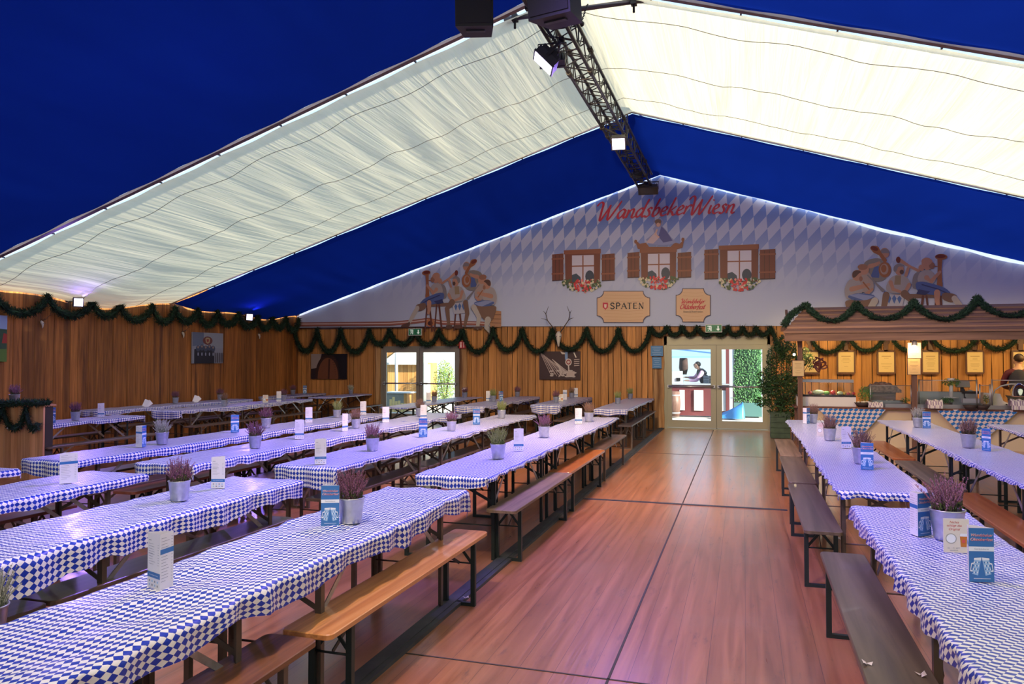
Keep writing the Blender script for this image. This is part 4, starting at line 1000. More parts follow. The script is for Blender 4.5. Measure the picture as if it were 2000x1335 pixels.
# ------------------------------------------------------------------ folded menus
paper = mat('menu_paper', (0.78, 0.77, 0.82), 0.45); m_blue = mat('menu_blue', (0.035, 0.17, 0.46), 0.4, coat=0.2); m_ink = mat('menu_ink', (0.28, 0.30, 0.36), 0.6); m_red = mat('menu_red', (0.62, 0.09, 0.08), 0.5)
m_mug = mat('menu_mug', (0.34, 0.55, 0.80), 0.5); m_white = mat('menu_white', (0.8, 0.85, 0.92), 0.5)
MW, MH = 0.105, 0.235
def make_menu(op):
    """three panels standing as a tall prism; op opens it"""
    r = empty('menu_card')
    h = MW * math.sin(math.radians(op)); d = MW * math.cos(math.radians(op))
    A, B, C = Vector((-MW / 2, 0, 0)), Vector((MW / 2, 0, 0)), Vector((MW / 2 - MW * math.cos(math.radians(op)), MW * math.sin(math.radians(op)), 0))
    g = MB(); t = 0.0008
    def panel(P0, P1): g.bar(P0 + Vector((0, 0, MH / 2)), P1 + Vector((0, 0, MH / 2)), t, MH, up=(0, 0, 1))
    def pan(P0, P1):
        n = (P1 - P0).normalized(); n = Vector((n.y, -n.x, 0)) * t
        g.prism([(P0.x, P0.y), (P1.x, P1.y), (P1.x - n.x, P1.y - n.y), (P0.x - n.x, P0.y - n.y)], 0, MH)
    pan(A, B); pan(B, C); pan(C, A)
    cd_ = g.build('card', paper, r)
    def on(P0, P1, mb):
        d_ = (P1 - P0); w = d_.length; u = d_ / w; n = Vector((u.y, -u.x, 0))
        def F(a, b, lay=1): return P0 + u * (a * w) + Vector((0, 0, b * MH)) + n * (0.0006 * lay)
        def rect(a0, b0, a1, b1, ci, lay=1): mb.cur = ci; mb.poly([F(a0, b0, lay), F(a1, b0, lay), F(a1, b1, lay), F(a0, b1, lay)])
        return F, rect, w
    ML = [m_blue, m_white, m_red, m_ink, m_mug, paper]
    m1 = MB(); F, rect, w = on(A, B, m1)
    rect(0, 0, 1, 1, 0); rect(0, 0.57, 1, 0.655, 1, 2)
    for txt, sz, cy, ci in (('Wandsbeker', 0.0172, 0.865, 1), ('Oktoberfest', 0.0183, 0.785, 1)):
        for ci_, off, ly in ((1, 0.0007, 2), (2, 0, 3)):
            m1.cur = ci_; addtext(m1, txt, sz * (1.04 if ci_ == 1 else 1), lambda x, y: F(0.5 + x / w, cy + (y + off) / MH, ly), 0.3)
    m1.cur = 3; addtext(m1, 'Getränkekarte', 0.010, lambda x, y: F(0.5 + x / w, 0.612 + y / MH, 3))
    for sx in (-1, 1):                                   # two clinking mugs
        q_ = lambda x, y: (0.5 + sx * (0.145 + 0.125 * (1 - (y - 0.12) / 0.33) + x), y)
        m1.cur = 4; m1.poly([F(*q_(x, y), 2) for x, y in ((-0.12, 0.12), (0.13, 0.15), (0.14, 0.42), (-0.13, 0.42))][::sx])
        m1.cur = 1; m1.poly([F(*q_(x, y), 3) for x, y in ((-0.14, 0.40), (0.15, 0.41), (0.15, 0.445), (-0.13, 0.455))][::sx])
        m1.poly([F(*q_(x, y), 3) for x, y in ((0.13, 0.36), (0.23, 0.35), (0.23, 0.20), (0.13, 0.19), (0.13, 0.215), (0.20, 0.225), (0.20, 0.325), (0.13, 0.335))][::sx])
        for i in range(4):
            for j in range(4):
                m1.cur = 0 if (i + j) % 2 else 1; x, y = -0.09 + i * 0.062, 0.16 + j * 0.062; m1.poly([F(*q_(x, y), 3), F(*q_(x + 0.04, y + 0.005), 3), F(*q_(x + 0.04, y + 0.035), 3), F(*q_(x, y + 0.03), 3)][::sx])
    rect(0.18, 0.06, 0.85, 0.068, 1, 2)
    m1.build('cover_print', ML, cd_)
    m2 = MB(); F, rect, w = on(B, C, m2)
    rect(0, 0.20, 1, 0.30, 0); rnd = random.Random(3)
    rect(0.1, 0.86, 0.3, 0.873, 3)
    for k in range(9): rect(0.1, 0.80 - k * 0.045, 0.1 + rnd.uniform(0.3, 0.55), 0.806 - k * 0.045, 3); rect(0.8, 0.80 - k * 0.045, 0.9, 0.806 - k * 0.045, 3)
    rect(0.1, 0.62, 0.42, 0.634, 3, 2)
    m2.cur = 1; addtext(m2, 'www.wandsbek-wiesn.de', 0.0072, lambda x, y: F(0.5 + x / w, 0.25 + y / MH, 2))
    for i in range(4):
        for j in range(2): rect(0.12 + i * 0.21, 0.05 + j * 0.07, 0.22 + i * 0.21, 0.085 + j * 0.07, 3 if (i + j) % 2 else 4)
    m2.build('drinks_print', ML, cd_)
    m3 = MB(); F, rect, w = on(C, A, m3)
    rect(0, 0.64, 1, 0.73, 0)
    for k in range(15):
        b = 0.92 - k * 0.055
        if 0.62 < b < 0.75: continue
        rect(0.08, b, 0.08 + rnd.uniform(0.3, 0.6), b + 0.008, 3); rect(0.82, b, 0.92, b + 0.008, 3)
    m3.build('prices_print', ML, cd_)
    return r
# (run, x, y, facing of the blue cover in degrees, opening, words)
MENUS = [('A0', -2.32, 3.86, 22, 28, 'blue cover beside the purple heather'), ('A0', -2.40, 2.62, 205, 45, 'white price side, nearest to the camera'), ('B0', -3.83, 4.76, 240, 40, 'white side, beyond the heather pot'),
 ('C0', -5.11, 4.62, 190, 78, 'wide open to both price pages'), ('A1', -2.33, 7.65, 250, 40, 'beside the green heather pot'), ('A1', -2.42, 11.1, 245, 40, 'at the far end'),
 ('B1', -3.80, 6.12, 255, 45, 'at the near end'), ('B1', -3.85, 8.6, 20, 35, 'blue cover, in the middle'), ('B1', -3.83, 10.5, 15, 30, 'blue cover, toward the far end'),
 ('C1', -5.24, 7.97, 255, 40, 'beside the purple heather pot'), ('C1', -5.24, 9.02, 300, 40, 'beside the brownish heather pot'), ('C1', -5.0, 11.15, 250, 35, 'beyond, on the sunlit cloth'), ('C1', -5.35, 10.5, 250, 35, 'just before the sunlit cloth'),
 ('D1', -6.40, 6.72, 110, 55, 'beside the silvery heather pot'), ('D1', -6.50, 8.40, 50, 45, 'showing a blue cover, in the middle'), ('D1', -6.47, 10.1, 255, 40, 'standing alone toward the far end'), ('D1', -6.45, 11.8, 245, 40, 'at the far end'),
 ('D2', -6.78, 15.4, 250, 40, 'near the brownish heather pot'), ('D2', -7.0, 18.2, 250, 40, 'near the purple heather pot'), ('C2', -5.78, 16.6, 250, 40, 'left of the green heather pot'), ('C2', -5.4, 16.5, 60, 40, 'right of the green heather pot'),
 ('B2', -4.12, 17.7, 110, 60, 'between the two heather pots'), ('B2', -4.2, 19.0, 250, 40, 'at the far end'),
 ('F1', -10.42, 9.98, 250, 40, 'at the far end'), ('F1', -10.2, 8.85, 40, 40, 'showing blue, at the plank counter'), ('F2', -10.37, 14.95, 250, 40, 'in the middle of it'), ('G3', -11.96, 18.5, 40, 40, 'at the far end'),
 ('R0', 0.99, 3.74, 12, 50, 'big blue cover in the foreground'), ('R0', 0.95, 4.62, 40, 50, 'mostly hidden left of the heather pot'), ('R1', 1.04, 7.24, 2, 30, 'blue cover before the near heather pot'), ('R1', 1.05, 8.95, 240, 40, 'white, in the middle'),
 ('R1', 0.94, 12.2, 60, 40, 'at the far end'), ('R2', 2.48, 11.85, 5, 35, 'blue cover beside the silvery heather'), ('R2', 2.47, 9.1, 305, 50, 'half white half blue beside dry heather')]
for k, x, y, rz, op, w in MENUS:
    kk = 'menu%d' % (round(op / 15) * 15); oo = round(op / 15) * 15
    o = place(kk, lambda: make_menu(oo), f'menu card, {w}, on {WORDS[k]}', 'menu', (x, y, TOPZ), math.radians(rz), 'folded menu cards')
# flat and small cards
def make_adcard():
    r = empty('beer_card'); g = MB(); g.box((0, 0, 0.085), (0.12, 0.004, 0.17)); g.build('card', mat('card_cream', (0.72, 0.68, 0.60), 0.5), r)
    p = MB(); F = lambda x, z, l=1: (x, -0.0022 - 0.0004 * l, z); cl = [m_red, mat('amber_beer', (0.55, 0.18, 0.02), 0.4), m_ink, m_white, mat('stone_grey', (0.35, 0.36, 0.34), 0.6)]
    for t_, z in (('Nichts', 0.152), ('schlägt das', 0.135), ('Original', 0.117)): p.cur = 0; addtext(p, t_, 0.0165, lambda x, y: F(x - 0.01, z + y), 0.25)
    p.cur = 4; p.poly([F(-0.025 + 0.026 * math.cos(a * PI / 9), 0.070 + 0.026 * math.sin(a * PI / 9)) for a in range(18)]); p.cur = 3; p.poly([F(-0.025 + 0.022 * math.cos(a * PI / 9), 0.070 + 0.022 * math.sin(a * PI / 9), 2) for a in range(18)])
    p.cur = 1; p.poly([F(0.020, 0.030, 2), F(0.046, 0.030, 2), F(0.050, 0.085, 2), F(0.016, 0.085, 2)]); p.cur = 3; p.poly([F(0.015, 0.082, 3), F(0.051, 0.082, 3), F(0.049, 0.097, 3), F(0.018, 0.097, 3)]); p.cur = 0; p.poly([F(0.026, 0.05, 3), F(0.040, 0.05, 3), F(0.040, 0.066, 3), F(0.026, 0.066, 3)])
    p.cur = 2
    for t_, z in (('03. – 19. SEPT.', 0.022), ('wandsbek', 0.011)): addtext(p, t_, 0.010, lambda x, y: F(x - 0.012, z + y))
    p.build('card_print', cl, r); return r
place('ad', make_adcard, 'cream beer advertising card beside the foreground heather on the right', 'card', (1.02, 4.27, TOPZ), math.radians(8), 'cream table cards')
place('ad', make_adcard, 'cream table card before a heather pot near the bar', 'card', (0.95, 10.25, TOPZ), math.radians(-4), 'cream table cards')
place('ad', make_adcard, 'cream table card on the dim run one in from left wall', 'card', (-10.40, 14.5, TOPZ), math.radians(25), 'cream table cards')
place('ad', make_adcard, 'small cream card between pots on second run by back wall', 'card', (-4.08, 16.9, TOPZ), math.radians(20), 'cream table cards')
for lab, x, y, rz, tl in (('white card leaning over on the near left-wall table run', -11.86, 12.45, 0.5, 0.5), ('open white leaflet lying on the left-wall table run', -12.1, 14.2, 0.7, 0.9)):
    g = MB(); g.bar((0, 0, 0.0), (0.05, 0.03, 0.14), 0.10, 0.002, up=(0, 1, 0)); g.bar((0, 0, 0.0), (0.12, 0.05, 0.10), 0.10, 0.002, up=(0, 1, 0))
    o = g.build('leaflet', paper, None, (x, y, TOPZ), rz); tag(o, lab, 'leaflet', 'white leaflets')
# small litter
lit = mat('paper_scrap', (0.75, 0.66, 0.66), 0.7)
for lab, p, rz in (('crumpled white scrap on the dark foreground bench, nearer piece', at(1800, 1318, z=ZS + 0.002), 0.3), ('crumpled white scrap on the dark foreground bench, farther piece', at(1692, 1296, z=ZS + 0.002), 1.5),
                   ('small white paper scrap under the left foreground table', at(658, 1120, z=0.003), 0.2), ('tiny white paper scrap on boards beside the aisle rail', at(910, 1167, z=0.035), 0.5), ('white crumpled napkin under the grey-brown bench on the right', at(1638, 1052, z=0.003), 0.9)):
    g = MB(); s = 0.022 if 'napkin' not in lab else 0.05
    for k in range(3):
        a = k * 2.1 + rz; g.poly([(0, 0, 0.004), (s * math.cos(a), s * math.sin(a), 0.001), (s * 1.2 * math.cos(a + .7), s * 1.2 * math.sin(a + .7), 0.012), (s * .5 * math.cos(a + 1.3), s * .5 * math.sin(a + 1.3), 0.002)])
    tag(g.build('paper_scrap', lit, None, p), lab, 'litter', 'scraps of paper')
# ------------------------------------------------------------------ fir garlands
fir = mat('fir_green', (0.012, 0.042, 0.024), 0.8); fir2 = mat('fir_green_light', (0.022, 0.075, 0.034), 0.8); fir_core = mat('fir_core', (0.006, 0.020, 0.010), 0.9)
def swag(a, b, low, n=18, ang=None):
    """hanging curve from a to b, its lowest point at z=low"""
    a, b = Vector(a), Vector(b); out = []
    dm = (a.z + b.z) / 2 - low
    for i in range(n):
        t = i / n; p = a.lerp(b, t); k = 4 * t * (1 - t); k = k ** 0.72
        p.z -= dm * k; out.append(p)
    return out
def garland(paths, r, label, out=(0, -1, 0), per_m=520, seed=1, w=0.014):
    rnd = random.Random(seed); g = MB(); out = Vector(out)
    for pts in paths:
        g.cur = 2; g.tube([Vector(p) + out * r * 0.9 for p in pts], r * 0.5, 6)
        for i in range(len(pts) - 1):
            a, b = Vector(pts[i]), Vector(pts[i + 1]); d = b - a; L_ = d.length
            if L_ < 1e-5: continue
            d.normalize(); u = Vector((0, 0, 1)).cross(d)
            u = u.normalized() if u.length > 0.1 else Vector((1, 0, 0)).cross(d).normalized(); v = d.cross(u)
            for k in range(int(L_ * per_m * r / 0.08)):
                q = rnd.random(); th = rnd.uniform(0, 2 * PI); e = u * math.cos(th) + v * math.sin(th)
                rr = r * rnd.uniform(0.75, 1.3); p0 = a + (b - a) * q + out * r * 0.9 + e * r * 0.35
                p1 = p0 + e * rr * 0.8 + d * rnd.uniform(-0.7, 0.7) * rr; s = d.cross(e) * w * rnd.uniform(0.6, 1.2)
                g.cur = 1 if rnd.random() < 0.25 else 0; g.poly([p0 - s, p0 + s, p1])
    return tag(g.build('garland', [fir, fir2, fir_core]), label, 'garland', 'fir garlands')
# left wall
ys = [9.0 + 0.0]
pk = [(-12.62, y, 2.95 + 0.02 * math.sin(y * 9)) for y in (8.6, 9.7, 10.75, 11.75, 12.45, 13.35, 14.05, 14.8, 15.5, 16.3, 17.1, 17.75, 18.4, 19.05)]
P_l = []
for a, b in zip(pk, pk[1:]): P_l += swag(a, b, 2.62 + 0.03 * math.sin(a[1] * 5))
garland([P_l + [Vector(pk[-1])]], 0.10, 'long green fir garland in swags along the top of the left plank wall', (1, 0, 0), 520, 2)
# back wall left of the glass doors
def wp(px, py, y=19.16): return at(px, py, y=y)
pks = [(578, 640), (623, 641), (669, 641), (724, 643), (764, 643), (814, 643), (860, 643), (906, 643), (965, 640), (1022, 640), (1081, 641), (1147, 640), (1209, 641), (1272, 638)]
lows = [686, 687, 688, 672, 672, 673, 671, 687, 684, 686, 682, 686, 686]
P_b = []
for (a, b), lo in zip(zip(pks, pks[1:]), lows): P_b += swag(wp(*a), wp(*b), wp((a[0] + b[0]) / 2, lo).z)
garland([P_b + [wp(*pks[-1])]], 0.105, 'green fir garland in deep swags under the banner, left of the aisle doors', (0, -1, 0), 520, 3)
pks = [(1272, 638), (1303, 637), (1333, 637), (1362, 637), (1394, 640), (1421, 637), (1450, 638), (1477, 638), (1504, 638)]
P_b = []
for a, b in zip(pks, pks[1:]): P_b += swag(wp(*a), wp(*b), wp(a[0], 655).z, 10)
P_b += [wp(1504, 638), wp(1512, 655), wp(1518, 675), wp(1528, 700, 18.9)]
garland([P_b], 0.10, 'green fir garland in shallow swags above the aisle glass doors', (0, -1, 0), 560, 4)

# ------------------------------------------------------------------ truss, floods, speakers
steel = mat('truss_dark', (0.035, 0.035, 0.04), 0.4, 0.6); black = mat('matt_black', (0.012, 0.012, 0.014), 0.6); blackm = mat('satin_black', (0.03, 0.03, 0.034), 0.4)
TX, TZ, TS, TY0, TY1 = -2.08, 5.62, 0.29, 1.0, 16.75
tr = thing('lighting_truss', 'long black lattice lighting truss hanging under the tent ridge', 'truss', (TX, 0, TZ))
CH = [(-TS / 2, 0), (TS / 2, 0), (TS / 2, TS), (-TS / 2, TS)]
for cx, cz in CH:
    g = MB(); g.tube([(cx, TY0, cz), (cx, TY1, cz)], 0.024, 10); g.build('chord', steel, tr)
for k in range(4):
    a, b = CH[k], CH[(k + 1) % 4]; g = MB(); y = TY0; i = 0; st = 0.25
    while y < TY1 - st:
        p, q = (a, b) if i % 2 == 0 else (b, a)
        g.tube([(p[0], y, p[1]), (q[0], y + st, q[1])], 0.009, 5, caps=False)
        if i % 4 == 0: g.tube([(a[0], y, a[1]), (b[0], y, b[1])], 0.009, 5, caps=False)
        y += st; i += 1
    g.build('lattice', steel, tr)
for yy in (4.0, 6.9, 9.75, 12.7, 15.6):
    for cx, cz in CH: g = MB(); g.tube([(cx, yy - 0.06, cz), (cx, yy + 0.06, cz)], 0.036, 10); g.build('coupler', black, tr)
for yy in (4.1, 9.1, 14.1):
    g = MB(); pts = [(0.0 + 0.004 * (-1) ** k, yy, TS + 0.02 + k * 0.02) for k in range(int((ZRIDGE - TZ - TS - 0.0) / 0.02))]
    g.tube(pts, 0.008, 5); g.build('hanging_chain', steel, tr)
g = MB(); a, b = at(985, 38, y=9.2), at(1258, 0, y=9.2); g.tube([a, b], 0.032, 10)
pc = g.build('cross_pipe', mat('pipe_dark', (0.10, 0.09, 0.10), 0.4, 0.6)); tag(pc, 'dark steel pipe lying across the truss under the roof beam', 'pipe')
for q in (a.lerp(b, 0.08), a.lerp(b, 0.93)):
    g = MB(); g.tube([q - Vector((0, 0, 0.14)), q + Vector((0, 0, 0.05))], 0.016, 6); g.box(q, (0.07, 0.09, 0.09)); g.build('pipe_clamp', black, pc)
hk = thing('chain_hook', 'small black chain with a round hook beside the truss', 'chain', at(1148, 8, y=9.1)); L0 = at(1136, 42, y=9.1) - at(1148, 8, y=9.1)
g = MB(); g.tube([L0 * (k / 12) + Vector((0.006 * (-1) ** k, 0, 0)) for k in range(13)], 0.009, 5); g.build('chain', steel, hk)
g = MB(); g.ball(L0 - Vector((0, 0, 0.03)), 0.035); g.build('hook_ball', black, hk)
VIO = (0.34, 0.20, 1.0)
glow = mat('flood_face', (0.8, 0.75, 1.0), 0.3, emit=(0.78, 0.70, 1.0), es=9.0)
def flood(label, loc, target, energy, color=VIO, cone=95, lit=True, size=(0.30, 0.22), face=None, clampz=None):
    """LED flood: finned housing, yoke, clamp, face; local -Z is the beam"""
    r = thing('flood_light', label, 'stage light', loc, 0, 'stage lights')
    q = (Vector(target) - Vector(loc)).to_track_quat('-Z', 'Y'); R = q.to_matrix().to_4x4(); w, h = size
    def B(name, fn, m, par=r):
        g = MB(); g.M = R; fn(g); return g.build(name, m, par)
    def hous(g):
        g.box((0, 0, 0.045), (w, h, 0.07)); g.box((0, 0, -0.004), (w + 0.02, h + 0.02, 0.02))
    hs_ = B('housing', hous, blackm)
    def fins(g):
        for k in range(9): g.box((-w / 2 + w * (k + .5) / 9, 0, 0.10), (0.006, h * 0.85, 0.05))
        g.box((0, 0, 0.14), (w * 0.4, h * 0.45, 0.05))
    B('cooling_fins', fins, black, hs_)
    def lens(g): g.box((0, 0, -0.016), (w - 0.02, h - 0.02, 0.004))
    B('lamp_face', lens, glow if lit else (face or mat('lamp_off', (0.05, 0.05, 0.05), 0.1)), hs_)
    def yoke(g):
        g.bar((-w / 2 - 0.02, 0, 0.04), (-w / 2 - 0.02, 0, 0.24), 0.03, 0.006); g.bar((w / 2 + 0.02, 0, 0.04), (w / 2 + 0.02, 0, 0.24), 0.03, 0.006); g.bar((-w / 2 - 0.02, 0, 0.24), (w / 2 + 0.02, 0, 0.24), 0.03, 0.006)
    B('yoke', yoke, black)
    top = R @ Vector((0, 0, 0.24))
    if clampz is not None:
        g = MB(); cz = Vector(clampz) - Vector(loc); g.tube([top, top.lerp(cz, 0.5) + Vector((0.01, 0, 0)), cz], 0.016, 8); g.box(cz, (0.07, 0.06, 0.07)); g.build('clamp', black, r)
    if lit and energy:
        d = (Vector(target) - Vector(loc)).normalized()
        l = add_light('SPOT', Vector(loc) + d * 0.04, target, energy, color, 0.1 if energy < 1500 else 0.5, cone, 0.9); l.name = 'flood_beam'
    return r
F1 = at(1062, 122, y=7.7); F2 = at(1208, 280, z=5.30)
flood('lit violet flood light on the left of the truss, nearest the camera', F1, (-6.4, 6.2, 0.2), 1500, clampz=(TX - TS / 2, 7.75, TZ), cone=120, size=(0.24, 0.26))
flood('small lit violet flood light farther along the truss', F2, (-1.4, 7.5, 0.2), 420, clampz=(TX - TS / 2, F2.y + 0.1, TZ), size=(0.22, 0.22), cone=110)
F3 = at(1266, 372, y=16.6)
flood('unlit black flood light at the far end of the truss', F3, F3 + Vector((0.05, -0.5, -1.0)), 0, lit=False, size=(0.42, 0.24), clampz=(TX, 16.5, TZ))
flood('unlit black lamp clamped beside the far truss end', at(1240, 345, y=16.3), at(1240, 345, y=16.3) + Vector((-1, -0.4, -0.6)), 0, lit=False, size=(0.2, 0.2), clampz=(TX, 16.1, TZ))
# floods added to the truss to brighten tables, floor and hall; no known lamps
flood('added violet flood light on the truss, lighting the right tables', (TX + 0.3, 4.4, 5.3), (2.2, 8.2, 0.5), 1500, clampz=(TX + TS / 2, 4.4, TZ), cone=100)
flood('added violet flood light on the truss, brightening the left foreground tables', (TX - 0.35, 3.2, 5.3), (-4.0, 4.6, 0.4), 330, (0.62, 0.62, 1.0), clampz=(TX - TS / 2, 3.2, TZ), cone=100)
flood('added warm flood light on the truss, brightening the aisle floor', (TX + 0.2, 1.6, 5.3), (-1.2, 5.2, 0.0), 700, (1.0, 0.74, 0.46), clampz=(TX + TS / 2, 1.6, TZ), cone=120)
flood('added warm white flood light on the truss, brightening the hall', (TX - 0.1, 8.7, 5.35), (-2.8, 13.5, 0.0), 2000, (1.0, 0.68, 0.38), clampz=(TX, 8.7, TZ), cone=140)  # added lamp with no known source, warms the walls and far hall
for lab, px, py, tgt, e in (('lit violet lamp among the garland swags of the left wall, nearer', 153, 590, (-3, 6, 1.9), 160), ('lit violet lamp among the garland swags of the left wall, farther', 487, 619, (-6, 13, 2.2), 130)):
    p = at(px, py, x=-12.42); flood(lab, p, tgt, e, size=(0.17, 0.17), clampz=(XL + 0.06, p.y, p.z + 0.08), cone=150)
    l = add_light('SPOT', p + Vector((0.05, 0.05, 0.12)), p + Vector((1.2, 0.2, 0.9)), 30, VIO, 0.05, 70, 0.9)
def speaker(label, loc, rz, tilt, s=1.0):
    r = thing('loudspeaker', label, 'loudspeaker', loc, rz, 'loudspeakers under the ridge'); r.rotation_euler = (tilt, 0, rz)
    g = MB(); g.prism([(-0.20 * s, -0.19), (0.20 * s, -0.19), (0.15 * s, 0.20), (-0.15 * s, 0.20)], 0.0, 0.66); cab = g.build('cabinet', black, r)
    g = MB(); g.box((0, -0.197, 0.33), (0.36 * s, 0.012, 0.60)); g.build('grille', mat('grille_black', (0.02, 0.02, 0.022), 0.8), cab)
    g = MB(); g.box((0, -0.05, -0.008), (0.2 * s, 0.06, 0.016)); g.build('handle', steel, cab)
    g = MB(); g.bar((-0.21 * s, 0, 0.33), (-0.21 * s, 0, 0.74), 0.04, 0.008); g.bar((0.21 * s, 0, 0.33), (0.21 * s, 0, 0.74), 0.04, 0.008); g.bar((-0.21 * s, 0, 0.74), (0.21 * s, 0, 0.74), 0.04, 0.008); g.build('bracket', black, r)
    return r
speaker('black loudspeaker hanging left of the truss', at(930, 62, y=7.4), 0.25, 0.12)
speaker('black loudspeaker hanging in front of the truss', at(1090, 42, y=6.6), -0.2, 0.15, 1.05)

# ------------------------------------------------------------------ wall decoration
def canvas(label, c0, c1, wall, base, shapes, nm='picture'):
    """canvas on a wall from two photo corners; shapes in 0..1 picture coordinates"""
    r = thing(nm, label, 'picture'); M = []; g = MB()
    if wall == 'back': A, B = at(*c0, y=19.2), at(*c1, y=19.2)
    else: A, B = at(*c0, x=XL + 0.05), at(*c1, x=XL + 0.05)
    cx, cy, cz = (A.x + B.x) / 2, (A.y + B.y) / 2, (A.z + B.z) / 2; r.location = (cx, cy, cz)
    w = abs(B.x - A.x) if wall == 'back' else abs(B.y - A.y); h = abs(A.z - B.z); dp = 0.035
    def F(u, v, l=0):
        u, v = min(max(u, 0), 1), min(max(v, 0), 1)
        return ((u - .5) * w, -dp - 0.001 - 0.0006 * l, (v - .5) * h) if wall == 'back' else (dp + 0.001 + 0.0006 * l, (u - .5) * w, (v - .5) * h)
    if wall == 'back': g.box((0, -dp / 2, 0), (w, dp, h))
    else: g.box((dp / 2, 0, 0), (dp, w, h))
    g.build('canvas', pm(base), r); s = MB(); cl = []
    for l, (col, pts) in enumerate(shapes):
        m = pm(col)
        if m not in cl: cl.append(m)
        s.cur = cl.index(m); s.poly([F(u, v, 1 + l % 40) for u, v in pts])
    if shapes: s.build('picture_print', cl, r)
    return r
def ell(cx, cy, rx, ry, n=12, a=0): return [(cx + rx * math.cos(2 * PI * k / n + a), cy + ry * math.sin(2 * PI * k / n + a)) for k in range(n)]
def seg(x0, y0, x1, y1, w):
    l = math.hypot(x1 - x0, y1 - y0); nx_, ny_ = -(y1 - y0) / l * w / 2, (x1 - x0) / l * w / 2
    return [(x0 + nx_, y0 + ny_), (x1 + nx_, y1 + ny_), (x1 - nx_, y1 - ny_), (x0 - nx_, y0 - ny_)]
rnd = random.Random(5)
sh = [((0.13, 0.17, 0.27), [(0, .55), (.35, .6), (.35, 1), (0, 1)]), ((0.30, 0.34, 0.42), [(.35, .5), (1, .5), (1, 1), (.35, 1)]), ((0.16, 0.05, 0.05), ell(.48, .74, .16, .14)), ((0.45, 0.35, 0.2), [(.40, .80), (.44, .84), (.52, .84), (.56, .80), (.54, .68), (.48, .64), (.42, .68)]), ((0.3, 0.05, 0.06), [(.44, .79), (.52, .79), (.51, .71), (.48, .68), (.45, .71)]), ((0.015, 0.015, 0.03), [(.05, 0), (.05, .45), (.3, .55), (.6, .55), (.7, .4), (.7, 0)])]
for k in range(5): x = .14 + k * .12; sh += [((0.05, 0.07, 0.13), ell(x + .03, .48 + .03 * (k % 2), .07, .10)), ((0.30, 0.22, 0.2), ell(x + .03, .52 + .03 * (k % 2), .03, .04)), ((0.32, 0.36, 0.5), ell(x + .03, .30, .02, .06))]
for k in range(5): sh.append(((0.07, 0.06, 0.08), seg(.74 + k * .06, .02, .74 + k * .06, .35, .03)))
canvas('picture of people in dark clothes before a pale building, on left wall', (374, 648), (433, 709), 'left', (0.28, 0.31, 0.40), sh)
canvas('green landscape picture cut by the left edge of the photo', (-60, 612), (10, 706), 'left', (0.04, 0.09, 0.05), [((0.30, 0.42, 0.62), [(0, .75), (1, .7), (1, 1), (0, 1)]), ((0.10, 0.20, 0.04), [(0, 0), (1, 0), (1, .28), (0, .25)]), ((0.35, 0.04, 0.03), [(.85, .4), (1, .4), (1, .6), (.9, .62)])])
sh = [((0.32, 0.27, 0.26), [(0, .4), (.2, .45), (.3, 1), (0, 1)]), ((0.03, 0.012, 0.012), ell(.48, .1, .36, .88, 24)), ((0.17, 0.06, 0.03), ell(.48, .05, .29, .80, 24)), ((0.06, 0.02, 0.015), seg(.5, 0, .52, .8, .05)), ((0.005, 0.005, 0.012), [(.82, 0), (1, 0), (1, 1), (.6, 1), (.75, .7)])]
for k in range(7): sh.append(((0.07, 0.025, 0.02), seg(.58 + k * .02, .75 - k * .09, .70, .78 - k * .1, .02)))
canvas('dark picture of a pointed arch on the back wall near the corner', (609, 691), (678, 740), 'back', (0.02, 0.012, 0.02), sh)
sh = []
for k in range(11): x = .02 + k * .035; sh.append(((0.45, 0.36, 0.35), seg(x + .0, .98 - k * .04, .3 + k * .045, .12 + (k % 3) * .03, .014)))
for k in range(9): x = .32 + k * .03; sh.append(((0.52, 0.44, 0.42), seg(x, .72 - k * .05, .72 - k * .03, .25 - k * .02, .018)))
for k in range(14): sh.append(((0.5, 0.43, 0.42), ell(.3 + rnd.random() * .6, .08 + rnd.random() * .25, .05, .03, 7, k)))
sh += [((0.2, 0.33, 0.6), [(.64, .7), (.70, .68), (.70, .98), (.63, .97)]), ((0.6, 0.53, 0.5), ell(.72, .62, .08, .13)), ((0.25, 0.03, 0.03), ell(.72, .62, .055, .09)), ((0.6, 0.5, 0.45), ell(.72, .62, .035, .05)), ((0.6, 0.53, 0.5), seg(.72, .5, .73, .3, .03)), ((0.6, 0.53, 0.5), [(.52, 1), (.56, .9), (.64, .9), (.64, .95), (.58, .97)]), ((0.65, 0.6, 0.56), seg(.84, .98, .9, .78, .03)), ((0.5, 0.4, 0.38), [(.68, .28), (.86, .3), (.86, .1), (.66, .08)])]
for k in range(4): sh.append(((0.6, 0.5, 0.46), seg(.85, .7 - k * .07, .98, .72 - k * .07, .02)))
canvas('dark picture with pale instruments under the antlered skull', (1054, 686), (1134, 741), 'back', (0.045, 0.02, 0.025), sh)
